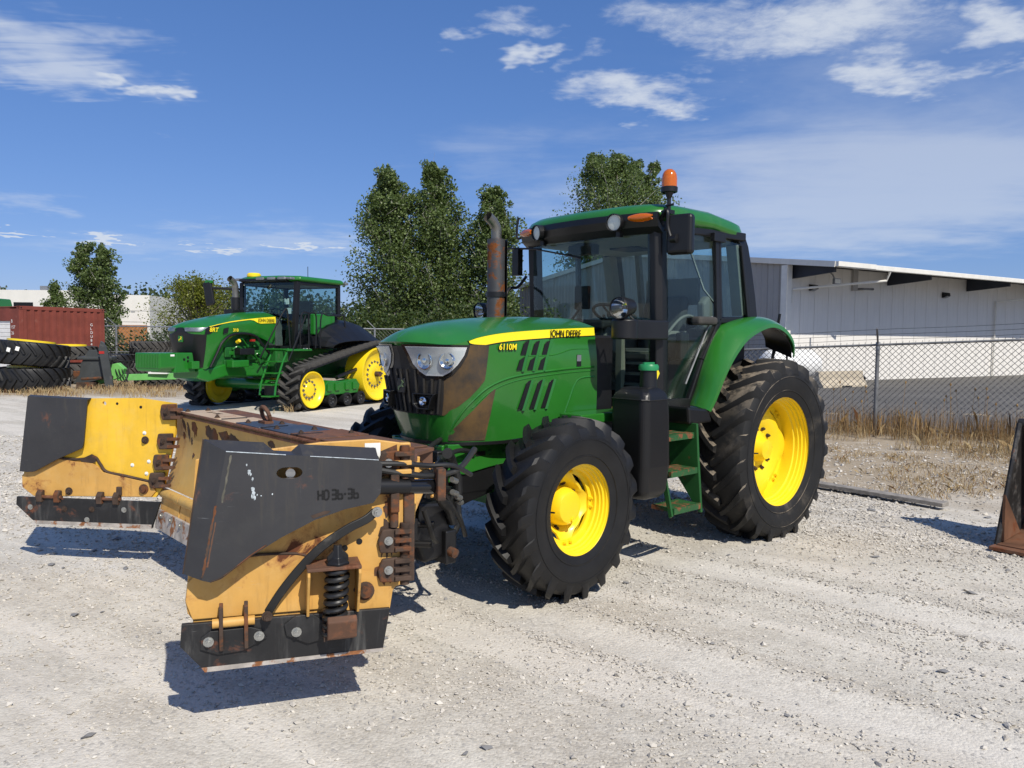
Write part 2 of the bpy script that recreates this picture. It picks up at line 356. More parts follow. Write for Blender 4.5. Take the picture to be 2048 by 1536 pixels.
pmat('tag_yellow', (.92, .72, .02), .5, var=.03); pmat('tag_blue', (.12, .25, .55), .5, var=.05); pmat('cap_green', (.02, .22, .08), .4, var=.05)
pmat('red', (.35, .02, .015), .4)
weathered('plow_yellow', (.62, .345, .085), (.62, .41, .16), gs=.7, rust=.34, rs=3.4, chips=.8, scuff=.25)
weathered('plow_bright', (.82, .50, .035), (.70, .50, .14), grime=(.42, .22, .05), gs=.5, rust=.10, rs=4, chips=.5, scuff=.35, scol=(.45, .45, .40))
weathered('plow_inner', (.54, .335, .095), (.46, .33, .14), gs=.55, rust=.20, rs=2.6, chips=.5, scuff=.2)
weathered('plow_grey', (.034, .034, .037), (.046, .046, .046), grime=(.07, .062, .048), rough=.45, gs=.7, rust=.02, rs=2.6, chips=.45, scuff=.7, scol=(.16, .165, .17))
weathered('plow_black', (.014, .014, .015), (.045, .045, .046), grime=(.12, .12, .115), rough=.5, gs=.8, rust=.22, rs=5, chips=.3, scuff=.6, scol=(.2, .2, .2))
pmat('plow_edge', (.35, .32, .29), .8, var=.3, vs=12, rust=.5, rs=9, rustcol=(.22, .09, .035), bump=.5, bs=40)
pmat('rusty', (.06, .038, .027), .85, var=.4, vs=8, rust=.6, rs=6, rustcol=(.12, .045, .018), bump=.3, bs=60)
weathered('rust_top', (.11, .055, .033), (.14, .075, .047), grime=(.05, .03, .02), rough=.8, gs=.7, rust=.5, rs=5, rustcol=(.12, .045, .02), chips=.5, scuff=.3, scol=(.3, .25, .2))
pmat('plate_blue', (.035, .045, .065), .5, var=.2, dust=.3, ds=5); weathered('plate_cream', (.52, .38, .24), (.55, .45, .30), gs=.4, rust=.28, rs=4, chips=.5, scuff=.2)
pmat('spring', (.016, .016, .017), .4, var=.2, dust=.12)
pmat('hose', (.014, .014, .014), .5, var=.2, dust=.2, ds=10)
pmat('container_red', (.19, .045, .030), .65, var=.15, vs=2, dust=.15, rust=.2, rs=3)
pmat('concrete', (.43, .37, .28), .9, var=.15, vs=4, bump=.2, bs=30); pmat('galv', (.30, .31, .32), .45, .7, var=.2, vs=8)
pmat('galv_dull', (.19, .195, .20), .6, .5, var=.25, vs=6); pmat('wire', (.055, .056, .058), .55, .5, var=.1)
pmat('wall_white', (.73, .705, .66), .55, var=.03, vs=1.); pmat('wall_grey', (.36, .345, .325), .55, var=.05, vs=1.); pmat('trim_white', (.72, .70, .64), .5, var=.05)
pmat('beam_navy', (.020, .024, .035), .5, var=.1); pmat('roof_grey', (.5, .5, .5), .6)
pmat('wood_grey', (.25, .23, .205), .9, var=.25, vs=14, bump=.3, bs=40); pmat('pole_wood', (.20, .16, .12), .9, var=.2)
pmat('implement_grey', (.045, .05, .052), .5, var=.15, dust=.2); pmat('bucket_rust', (.13, .062, .035), .7, var=.35, vs=4, dust=.2, dustcol=(.2, .17, .13), rust=.45, rs=3, bump=.15, bs=30)
pmat('bucket_black', (.018, .017, .017), .5, var=.3, dust=.45, ds=6, dustcol=(.34, .32, .30), rust=.3, rs=6)
pmat('wood_orange', (.36, .15, .05), .8, var=.2)
def glass(name, tint, refl=.06, rough=.0):
    m, t = new_mat(name); N = NT(t)
    tr = N.n('ShaderNodeBsdfTransparent'); tr.inputs[0].default_value = (*tint, 1)
    gl = N.n('ShaderNodeBsdfGlossy'); gl.inputs[0].default_value = (1, 1, 1, 1); gl.inputs['Roughness'].default_value = rough
    fr = N.n('ShaderNodeFresnel'); gm = N.n('ShaderNodeNewGeometry'); io = N.math('SUBTRACT', 1.5, N.math('MULTIPLY', gm.outputs['Backfacing'], 1.5-1/1.5)); N.l(io, fr.inputs[0])
    mx = N.n('ShaderNodeMixShader'); N.l(N.math('MULTIPLY', fr.outputs[0], .6), mx.inputs[0]); N.l(tr.outputs[0], mx.inputs[1]); N.l(gl.outputs[0], mx.inputs[2])
    o = N.n('ShaderNodeOutputMaterial'); N.l(mx.outputs[0], o.inputs[0])
glass('glass', (.85, .92, .91)); glass('glass_tint', (.78, .87, .87)); glass('lens', (.93, .95, .95))
def amber(name, col):
    m, t = new_mat(name); N = NT(t); b = N.out(col, .12, coat=.6, trans=.5)
amber('amber', (.92, .20, .004)); amber('amber_dark', (.85, .20, .01))
pmat('scrape', (.42, .47, .50), .7, var=.3, vs=60)
def tyre_dirt(name):
    t = MAT[name].node_tree; N = NT(t); b = next(n for n in t.nodes if n.type == 'BSDF_PRINCIPLED'); src = b.inputs['Base Color'].links[0].from_socket
    g = N.n('ShaderNodeNewGeometry'); sp = N.n('ShaderNodeSeparateXYZ'); N.l(g.outputs['Normal'], sp.inputs[0]); w = N.world()
    f = N.math('MULTIPLY', N.ramp(sp.outputs[2], .35, .85), N.ramp(N.noise(w, 7, 7, .7), .38, .60)); N.l(N.mix(N.math('MULTIPLY', f, .85), src, (.25, .205, .15)), b.inputs['Base Color'])
tyre_dirt('rubber_dusty')
pmat('fold_wear', (.10, .095, .075), .7, var=.3, vs=20)
pmat('emblem_mark', (.10, .15, .07), .5)
# ---------------------------------------------------------------- ground, stones, asphalt
FP = V3((6.77, 14.28)); FD = V3((.853, -.52)); FN = V3((-.52, -.853))      # right-hand fence: a post, its direction, towards the yard
RUTS = ((.66, 4.32), (1.62, 5.60))
def ground_mat():
    m, t = new_mat('gravel'); N = NT(t); w = N.world()
    big = N.noise(w, .35, 4, .6); mid = N.noise(w, 2.2, 6, .62)
    rot = N.n('ShaderNodeMapping'); N.l(w, rot.inputs[0]); rot.inputs['Rotation'].default_value = (0, 0, .64); r2 = N.n('ShaderNodeMapping'); N.l(rot.outputs[0], r2.inputs[0]); r2.inputs['Scale'].default_value = (.16, 1.7, 1)
    strk = N.noise(r2.outputs[0], 1.2, 5, .55, .35); fn = N.n('ShaderNodeMapping'); N.l(rot.outputs[0], fn.inputs[0]); fn.inputs['Scale'].default_value = (.5, 7, 1); strk2 = N.noise(fn.outputs[0], 1.3, 5, .6, .2)
    c = N.mix(N.ramp(mid, .32, .68), (.445, .412, .35), (.59, .56, .49))
    c = N.mix(N.math('MULTIPLY', N.ramp(big, .45, .68), .55), c, (.41, .350, .275))
    c = N.mix(N.math('MULTIPLY', N.ramp(strk, .48, .60), .65), c, (.68, .635, .56)); c = N.mix(N.math('MULTIPLY', N.ramp(strk, .44, .34), .5), c, (.37, .325, .26)); c = N.mix(N.math('MULTIPLY', N.ramp(strk2, .52, .66), .3), c, (.40, .36, .30))
    gp = N.n('ShaderNodeNewGeometry'); sq = N.n('ShaderNodeSeparateXYZ'); N.l(gp.outputs['Position'], sq.inputs[0])
    for q in RUTS[:2]:
        d = N.math('ADD', N.math('MULTIPLY', N.math('SUBTRACT', sq.outputs[0], q[0]), .60), N.math('MULTIPLY', N.math('SUBTRACT', sq.outputs[1], q[1]), .80))
        d = N.math('ABSOLUTE', N.math('ADD', d, N.math('MULTIPLY', N.math('SUBTRACT', N.noise(w, 1.7, 5, .6), .5), .30))); c = N.mix(N.math('MULTIPLY', N.math('MULTIPLY', N.ramp(d, .26, .10), N.ramp(sq.outputs[0], -1.8, -.2)), .50), c, (.70, .665, .60))
    vn = N.n('ShaderNodeTexVoronoi'); N.l(w, vn.inputs['Vector']); vn.inputs['Scale'].default_value = 62
    vs = N.n('ShaderNodeSeparateColor'); N.l(vn.outputs['Color'], vs.inputs[0])
    c = N.mix(N.math('MULTIPLY', N.ramp(strk, .35, .65, 1., .35), .36), c, N.mix(N.ramp(vs.outputs[0], .0, 1.0), (.33, .305, .26), (.72, .68, .60)))
    c = N.mix(N.math('MULTIPLY', N.ramp(vs.outputs[1], .955, .965), .5), c, (.22, .215, .21))
    v2 = N.n('ShaderNodeTexVoronoi'); N.l(w, v2.inputs['Vector']); v2.inputs['Scale'].default_value = 150
    s2 = N.n('ShaderNodeSeparateColor'); N.l(v2.outputs['Color'], s2.inputs[0]); c = N.mix(.16, c, N.mix(s2.outputs[0], (.31, .285, .245), (.70, .66, .58)))
    # dry soil towards the fence and behind the machines
    sep = N.n('ShaderNodeSeparateXYZ'); g = N.n('ShaderNodeNewGeometry'); N.l(g.outputs['Position'], sep.inputs[0]); X, Y = sep.outputs[0], sep.outputs[1]
    f = N.math('ADD', N.math('MULTIPLY', N.math('SUBTRACT', X, float(FP[0])), float(FN[0])), N.math('MULTIPLY', N.math('SUBTRACT', Y, float(FP[1])), float(FN[1])))
    wob = N.math('MULTIPLY', N.math('SUBTRACT', N.noise(w, .9, 6, .65), .5), 4.2)
    right = N.math('MULTIPLY', N.ramp(N.math('ADD', f, wob), 4.9, 6.9, 1., 0.), N.ramp(X, .5, 2.5))
    back = N.math('MULTIPLY', N.ramp(N.math('ADD', Y, wob), 20.2, 22.5), N.ramp(X, 1.0, 3.0, 1., 0.))
    z = N.math('MULTIPLY', N.math('ADD', right, back, True), N.ramp(N.noise(w, 3.1, 6, .7), .22, .48))
    soil = N.mix(N.noise(w, 9, 6, .7), (.20, .145, .085), (.42, .345, .24))
    c = N.mix(N.math('MULTIPLY', z, .85), c, soil)
    far = N.ramp(Y, 38, 60); c = N.mix(far, c, N.mix(N.noise(w, .2, 5), (.10, .12, .04), (.17, .16, .07)))
    h = N.math('ADD', N.math('MULTIPLY', vn.outputs['Distance'], -1.0), N.math('MULTIPLY', v2.outputs['Distance'], -.35))
    b = N.bump(h, .42, .007); b = N.bump(mid, .35, .05, b); b = N.bump(N.noise(w, 40, 8, .7), .25, .01, b)
    N.out(c, .92, 0, b, spec=.2)
ground_mat()
def asphalt_mat():
    m, t = new_mat('asphalt'); N = NT(t); w = N.world()
    c = N.mix(N.ramp(N.noise(w, .25, 5, .6), .3, .7), (.105, .10, .092), (.15, .142, .13)); c = N.mix(N.math('MULTIPLY', N.ramp(N.noise(N.world((.25, 1.6, 1)), .8, 5), .5, .7), .4), c, (.18, .17, .155))
    c = N.mix(.2, c, N.mix(N.noise(w, 60, 3), (.03, .03, .03), (.15, .145, .14))); N.out(c, .85, 0, N.bump(N.noise(w, 50, 4), .2, .01), spec=.3)
asphalt_mat()
def vnoise(x, y, s, seed=0):
    """smooth value noise on numpy arrays"""
    rs = np.random.RandomState(seed); tab = rs.rand(64, 64); u, v = x*s, y*s; i, j = np.floor(u).astype(int), np.floor(v).astype(int); f, g = u-i, v-j
    f, g = f*f*(3-2*f), g*g*(3-2*g); T_ = lambda a, b: tab[a % 64, b % 64]
    return (T_(i, j)*(1-f)+T_(i+1, j)*f)*(1-g)+(T_(i, j+1)*(1-f)+T_(i+1, j+1)*f)*g
# shallow wheel ruts crossing the yard, all along one heading
def rut_d(x, y, q): return (x-q[0])*.60+(y-q[1])*.80+.10*np.sin(.7*((x-q[0])*.8-(y-q[1])*.6))
def gz(x, y):
    """height of the yard: gentle ruts and humps, a few centimetres"""
    x, y = np.asarray(x, float), np.asarray(y, float); k = np.clip((y-1.5)/2, 0, 1)*np.clip((26-y)/6, 0, 1)
    rut = sum(-.016*np.exp(-(rut_d(x, y, q)/.17)**4)+.010*np.exp(-((np.abs(rut_d(x, y, q))-.27)/.08)**2) for q in RUTS[:2])*(x > -1.5)
    return k*(rut+.030*(vnoise(x+40, y+40, .55, 3)-.5)+.016*(vnoise(x+40, y+40, 1.7, 4)-.5)+.008*(vnoise(x+40, y+40, 5.1, 5)-.5))-.012
xs = np.concatenate([[-1500, -400, -120, -60], np.linspace(-34, -13, 12), np.linspace(-12.5, 13, 300), np.linspace(13.5, 40, 16), [80, 160, 500, 1500]])
ysg = np.concatenate([[-60, -10, 0], np.linspace(1, 16, 220), np.linspace(16.2, 30, 70), np.linspace(31, 60, 14), [80, 120, 200, 400, 900, 2500]])
GX, GY = np.meshgrid(xs, ysg); GZ = gz(GX, GY); ng, mg = len(xs), len(ysg)
ii = (np.arange(mg-1)[:, None]*ng+np.arange(ng-1)[None]).ravel()
GROUND = mesh_np('ground', np.stack([GX.ravel(), GY.ravel(), GZ.ravel()], 1), np.stack([ii, ii+1, ii+ng+1, ii+ng], 1), 'gravel', smooth=True); tag(GROUND, kind='structure')
# loose gravel: tens of thousands of angular stones in one mesh
def stone_mat():
    m, t = new_mat('stone'); N = NT(t); g = N.n('ShaderNodeNewGeometry'); r = g.outputs['Random Per Island']
    cr = N.n('ShaderNodeValToRGB'); N.l(r, cr.inputs[0]); e = cr.color_ramp.elements
    e[0].position = 0; e[0].color = (.20, .195, .195, 1); e[1].position = 1; e[1].color = (.62, .58, .51, 1)
    for p, cc in ((.035, (.26, .25, .24, 1)), (.08, (.39, .355, .30, 1)), (.5, (.50, .46, .395, 1)), (.8, (.55, .51, .445, 1))): k = e.new(p); k.color = cc
    N.out(N.mix(.2, cr.outputs[0], N.mix(N.noise(N.world(), 90, 4), (.2, .19, .18), (.7, .69, .66))), .9, spec=.2)
stone_mat()
m_, t_ = new_mat('stone_dark'); N_ = NT(t_); N_.out(N_.mix(N_.noise(N_.coord(), 14, 5), (.13, .13, .135), (.27, .265, .26)), .85, spec=.25)
OV = np.array([(1, 0, 0), (-1, 0, 0), (0, 1, 0), (0, -1, 0), (0, 0, 1), (0, 0, -1), (.62, .62, .5), (-.62, -.6, .5)], float)
OF = np.array([(6, 0, 2), (6, 2, 4), (6, 4, 0), (4, 2, 1), (4, 3, 0), (7, 1, 3), (7, 3, 4), (7, 4, 1), (2, 0, 5), (1, 2, 5), (3, 1, 5), (0, 3, 5)])
def stones(n, rs, zmin, zmax, rmed, name, parent=None, dens=None, xl=None):
    out = []
    z = np.sqrt(rs.uniform(zmin**2, zmax**2, n*6)); x = rs.uniform(-1, 1, n*6)*(.70*z+.4)
    if xl: x = rs.uniform(xl[0], xl[1], n*6)
    p = np.minimum(1, (4.2/z)**1.15)*dens(x, z); k = rs.rand(n*6) < p; x, z = x[k][:n], z[k][:n]; n = len(x)
    r = np.clip(rmed*np.exp(rs.randn(n)*.40), .003, .024)*np.clip(z/6, .85, 1.8)
    sc = np.stack([r*rs.uniform(.8, 1.35, n), r*rs.uniform(.7, 1.1, n), r*rs.uniform(.45, .8, n)], 1)
    v = OV[None]*sc[:, None]*rs.uniform(.72, 1.25, (n, 8, 1)); a = rs.uniform(0, 2*np.pi, n); c, s = np.cos(a)[:, None], np.sin(a)[:, None]
    t = rs.uniform(-.5, .5, n)[:, None]; vx, vy, vz = v[..., 0], v[..., 1], v[..., 2]; vx, vz = vx*np.cos(t)-vz*np.sin(t), vx*np.sin(t)+vz*np.cos(t)
    v = np.stack([vx*c-vy*s+x[:, None], vx*s+vy*c+z[:, None], vz+(gz(x, z)+r*.28)[:, None]], -1)
    f = (OF[None]+np.arange(n)[:, None, None]*8).reshape(-1, 3)
    return mesh_np(name, v.reshape(-1, 3), f, 'stone', parent)
def dens(x, z):
    loose = np.clip((vnoise(x+30, z+30, .42, 11)*.6+vnoise(x+30, z+30, 1.3, 12)*.4-.38)*3.2, .20, 1)
    ridge = np.exp(-((z-(8.3-.62*(x-1.0)))/1.0)**2)*(x > -.3)                     # loose windrow right of the tractor
    ridge2 = np.exp(-((z-(5.4-.45*(x-1.5)))/.55)**2)*(x > .5)*.6
    tr = 1-.85*np.maximum.reduce([np.exp(-(rut_d(x, z, q)/.19)**4) for q in RUTS[:2]])*(x > -1.5); berm = .5*np.maximum.reduce([np.exp(-((np.abs(rut_d(x, z, q))-.29)/.10)**2) for q in RUTS[:2]])*(x > -1.5)
    return tr*np.clip(np.maximum(loose*.75+berm, np.maximum(ridge*1.0, ridge2)), 0, 1)
G = stones(62000, np.random.RandomState(5), 2.5, 13., .0072, 'gravel', dens=dens); tag(G, 'loose pale crushed stone lying on the yard', 'gravel', kind='stuff')
rs = np.random.RandomState(21)
ST = []
for q in range(4):
    v = OV*np.array([1.2, .85, .55])*rs.uniform(.75, 1.25, (8, 1)); me = bpy.data.meshes.new('stone'); me.from_pydata(v.tolist(), [], OF.tolist()); me.materials.append(MAT['stone_dark']); ST.append(me)
for i in range(48):
    z = math.sqrt(rs.uniform(2.7**2, 8.5**2)); x = rs.uniform(-1, 1)*(.66*z); 
    o = link('stone', ST[i % 4], None, GROUND); r = rs.uniform(.012, .026)*(1+z/14); o.scale = (r, r, r*rs.uniform(.6, 1)); o.rotation_euler = (rs.uniform(-.2, .2), rs.uniform(-.2, .2), rs.uniform(0, 6.3)); o.location = (x, z, float(gz(x, z))+r*.25)
# asphalt yard behind the fence
b0 = FP-FN*1.1
asp = MB().add([(*(b0+FD*-7), .004), (*(b0+FD*40), .004), (70, 60, .004), (10.5, 60, .004), (7.0, 30, .004)], [(0, 1, 2, 3, 4)]).build('asphalt_yard', 'asphalt'); tag(asp, kind='structure')
# ---------------------------------------------------------------- wheels
def tyre_mesh(Rt, rim, w, nl, lh=.045, lugw=.055, span=.34, n=72):
    """farm tyre round the y axis: carcass with bead, sidewall and shoulder, and two staggered rows of curved lugs"""
    m = MB(); Rc = Rt-lh; h = w/2
    prof = [(-h*.80, rim-.02), (-h*.86, rim+.012), (-h*.93, rim+(Rc-rim)*.25), (-h*1.0, rim+(Rc-rim)*.52), (-h*.985, rim+(Rc-rim)*.76), (-h*.90, Rc-.028), (-h*.72, Rc-.008), (-h*.35, Rc), (0, Rc+.003)]
    prof = prof+[(-a, r) for a, r in reversed(prof[:-1])]
    m.lathe(prof, n=n)
    # raised rings on the sidewalls
    for sd in (-1, 1):
        for q in (.16, .60):
            a = h*(.90 if q < .3 else .995); r0 = rim+(Rc-rim)*q
            m.lathe([(sd*(a-.004), r0-.006), (sd*(a+.004), r0-.003), (sd*(a+.004), r0+.003), (sd*(a-.004), r0+.006)], n=n)
    def carc(y):
        y = abs(y)/h
        return np.interp(y, [0, .35, .72, .90, .985, 1.0], [Rc, Rc, Rc-.008, Rc-.028, rim+(Rc-rim)*.76, rim+(Rc-rim)*.52])
    for sd in (-1, 1):
        for i in range(nl):
            p0 = 2*math.pi*(i+(.5 if sd > 0 else 0))/nl; rings = []
            for t in (0, .12, .3, .5, .7, .86, .95, 1.0):
                y = -.05+t*1.03; dphi = span*(t**1.25); ph = p0+dphi; lw = lugw*(.85+.35*t)/Rt
                top = Rt-.012*t*t if t < .9 else (Rt-.022 if t < .97 else Rc-.035); bot = carc(min(abs(y)*h, h*.985))-.006
                if t == 1.0: top = Rc-.05; y = 1.0; bot = top-.03
                tilt = .35*lw
                rings.append([(r*math.cos(ph+o), sd*y*h, r*math.sin(ph+o)) for r, o in ((bot, -lw*.72), (top, -lw*.42+tilt*.2), (top, lw*.42), (bot, lw*.72))])
            if sd < 0: rings = [r[::-1] for r in rings]
            m.loft(rings, True, True, False)
    return m
def rim_mesh(rim, w, y_disc, front=True):
    """outer well of a wheel rim, flange at +y"""
    m = MB(); h = w/2
    p = [(-h, rim+.012), (-h+.012, rim+.018), (-h+.03, rim-.012), (-h*.35, rim-.055), (h*.25, rim-.055), (h*.45, rim-.030), (h*.62, rim-.030), (h*.80, rim-.010), (h-.02, rim-.004), (h-.006, rim+.018), (h+.004, rim+.020), (h+.006, rim+.006), (h-.012, rim-.016), (h*.84, rim-.018), (h*.82, rim-.026), (h*.70, rim-.028), (h*.67, rim-.042), (h*.55, rim-.043), (h*.52, rim-.054), (h*.36, rim-.055), (h*.32, rim-.068), (-h*.35, rim-.068), (-h+.03, rim-.024), (-h, rim+.002)]
    return m.lathe(p, n=72, closed=True)
def wheel(parent, name, x, y, z, Rt, rim, w, nl, side, steer=0., rear=False, dirty='rubber', label=None):
    t = bpy.data.objects.new(name, None); S.collection.objects.link(t); t.parent = parent; t.location = (x, y, z)
    t.rotation_euler = (0, 0, steer+(0 if side > 0 else math.pi)); t.empty_display_size = .1
    if label: t['label'] = label
    sp = .34 if not rear else .30
    ty = tyre_mesh(Rt, rim, w, nl, .05 if rear else .042, .068 if rear else .058, sp if side > 0 else -sp).build('tyre', dirty, t)
    ty.rotation_euler = (0, .21 if rear else .12, 0)
    rw = w*.80; yo = rw/2
    rim_mesh(rim, rw, 0).build('rim', 'yellow', t, sharp=24)
    MB().cyl((rim*.86, yo-.05, .02), (rim*.80, yo-.005, .02), .006, n=8).build('valve_stem', 'black', t)
    d = MB()
    if not rear:
        yd = yo-.115
        # mounting ring, wavy disc, hub
        d.lathe([(yd-.03, rim-.066), (yd-.03, rim-.10), (yd-.01, rim-.10), (yd-.008, rim-.066)], n=48)
        rows = []
        for rr, dy in ((0.105, -.095), (.14, -.10), (.165, -.06), (.19, -.028), (.205, -.02)):
            rows.append([(math.cos(a)*rr*k, yd+dy, math.sin(a)*rr*k) for a in np.linspace(0, 2*math.pi, 49) for k in [1+(.0 if rr < .18 else .19*max(-.35, math.cos(4*a)))]])
        d.sheet(rows, .012)
        d.build('wheel_disc', 'yellow', t)
        bolts(t, 'rim_bolt', 'yellow', [((math.cos(a)*(rim-.084), yd-.01, math.sin(a)*(rim-.084)), (0, 1, 0)) for k in range(4) for a in (k*math.pi/2-.12, k*math.pi/2+.12)], .013, .016)
        hb = MB().lathe([(yd-.12, .02), (yd-.12, .135), (yd-.03, .128), (yd+.0, .118), (yd+.018, .105), (yd+.024, .08), (yd+.024, .001)], n=40)
        hb.lathe([(yd+.022, .018), (yd+.034, .018), (yd+.034, .010), (yd+.03, .001)], o=(-.02, 0, -.085), n=14)
        hb.build('hub', 'yellow', t)
        bolts(t, 'wheel_nut', 'rusty', [((math.cos(a)*.155, yd-.088, math.sin(a)*.155), (0, 1, 0)) for a in np.arange(8)*math.pi/4+.2], .014, .02)
    else:
        yd = yo-.25
        rows = []
        for rr, dy in ((.10, .0), (.16, .0), (.20, .02), (.28, .05), (.34, .05), (.375, .03)):
            rows.append([(math.cos(a)*rr*k, yd+dy, math.sin(a)*rr*k) for a in np.linspace(0, 2*math.pi, 65) for k in [1+(0 if rr < .3 else .17*max(-.3, math.cos(4*a)))]])
        d.sheet(rows, .014).build('wheel_disc', 'yellow', t)
        d2 = MB().lathe([(yd-.02, rim-.066), (yd-.02, rim-.115), (yd+.012, rim-.115), (yd+.014, rim-.066)], n=56); d2.build('rim_lug_ring', 'yellow', t)
        bolts(t, 'rim_bolt', 'yellow', [((math.cos(a)*(rim-.09), yd+.012, math.sin(a)*(rim-.09)), (0, 1, 0)) for k in range(8) for a in (k*math.pi/4-.06, k*math.pi/4+.06)], .015, .018)
        hb = MB().lathe([(yd-.1, .16), (yd+.012, .16), (yd+.02, .12), (yd+.10, .085), (yd+.11, .001)], n=36); hb.build('hub', 'yellow', t)
        bolts(t, 'wheel_nut', 'rusty', [((math.cos(a)*.185, yd+.012, math.sin(a)*.185), (0, 1, 0)) for a in np.arange(10)*math.pi/5], .015, .02)
    return t

# ---------------------------------------------------------------- the wheeled tractor in front
TX, TY, TA = 1.6485, 7.561, 3.8784
T = thing('tractor', 'green wheeled tractor with closed cab and amber beacon, carrying the yellow snow plow', 'tractor', (TX, TY, 0), TA)
# local frame: x forward from the rear axle, y to the tractor's left, z up
wheel(T, 'rear_wheel', 0, .915, .746, .818, .50, .48, 21, 1, rear=True, label='rear wheel with yellow deep rim and dusty lugged tyre', dirty='rubber_dusty')
wheel(T, 'rear_wheel', 0, -.915, .746, .818, .50, .48, 21, -1, rear=True)
wheel(T, 'front_wheel', 2.5757, .935, .5905, .615, .325, .35, 19, 1, steer=.05, label='front wheel with yellow rim and black lugged tyre')
wheel(T, 'front_wheel', 2.5757, -.935, .5905, .615, .325, .35, 19, -1, steer=.05)

HL = np.array([  # hood skin: levels from bottom to shoulder, 8 stations from nose centre to rear
 [(3.15, 0, 1.0), (3.13, .14, 1.0), (3.09, .26, 1.0), (3.02, .33, 1.0), (2.90, .40, 1.0), (2.70, .45, 1.0), (2.25, .47, 1.02), (1.76, .47, 1.05)],
 [(3.21, 0, 1.18), (3.185, .17, 1.18), (3.135, .30, 1.18), (3.05, .37, 1.18), (2.92, .43, 1.18), (2.70, .46, 1.18), (2.25, .475, 1.18), (1.76, .475, 1.18)],
 [(3.25, 0, 1.40), (3.22, .20, 1.40), (3.15, .35, 1.40), (3.06, .415, 1.40), (2.93, .45, 1.40), (2.70, .465, 1.40), (2.25, .478, 1.40), (1.76, .478, 1.40)],
 [(3.28, 0, 1.60), (3.245, .23, 1.60), (3.165, .40, 1.60), (3.075, .45, 1.60), (2.94, .465, 1.60), (2.70, .47, 1.60), (2.25, .478, 1.60), (1.77, .478, 1.60)],
 [(3.315, 0, 1.690), (3.28, .24, 1.685), (3.185, .41, 1.675), (3.085, .455, 1.69), (2.95, .467, 1.73), (2.70, .467, 1.765), (2.25, .466, 1.795), (1.79, .462, 1.815)]])
HC = np.array([(3.30, 0, 1.715), (3.23, 0, 1.765), (3.12, 0, 1.80), (3.01, 0, 1.825), (2.88, 0, 1.846), (2.66, 0, 1.868), (2.22, 0, 1.889), (1.72, 0, 1.890)])
def hoodp(k, z, off=0., side=1):
    col = np.array([cat_interp(HL[i], abs(k)) for i in range(5)])
    z = min(z, col[4][2]+.0); v = np.interp(z, col[:, 2], range(5)); p = cat_interp(col, v); p = np.array([p[0], p[1], z])
    if off:
        e = .02; a = np.array([cat_interp(HL[i], abs(k)+e) for i in range(5)]); q = cat_interp(a, v)
        kk = max(abs(k)-e, 0); b = np.array([cat_interp(HL[i], kk) for i in range(5)]); w = cat_interp(b, v)
        d = q-w; n = np.array([d[1], -d[0], 0]); n /= np.linalg.norm(n)+1e-9
        if abs(k) < .03: n = np.array([1., 0, 0])
        p = p+n*off
    if k < 0 or side < 0: p[1] = -p[1]
    return p
def hpatch(rows, off, nc=14, side=1, thick=.004):
    g = []
    for z, a, b in rows: g.append([hoodp(a+(b-a)*j/nc, z, off, side) for j in range(nc+1)])
    m = MB(); 
    if side < 0: g = g[::-1]
    return m.sheet(g[::-1], thick)
ks = np.concatenate([np.linspace(-7, -3, 17)[:-1], np.linspace(-3, 3, 37), np.linspace(3, 7, 17)[1:]])
hood = MB()
def col5(k):
    c = np.array([cat_interp(HL[i], abs(k)) for i in range(5)]); s = -1 if k < 0 else 1
    pts = [cat_interp(c, v) for v in np.linspace(0, 4, 17)]; P = pts[-1]; Q = cat_interp(HC, abs(k)); n = 8
    for i in range(1, n+1):
        t = i/n; e = math.sin(t*math.pi/2); pts.append(np.array([P[0]+(Q[0]-P[0])*t, P[1]*(1-t), P[2]+(Q[2]-P[2])*e]))
    return [(p[0], s*p[1], p[2]) for p in pts]
hood.sheet([col5(k) for k in ks[::-1]], .006)
HOOD = hood.build('hood', 'green', T, sharp=50)
tag(HOOD, 'green curved hood with yellow side stripe')
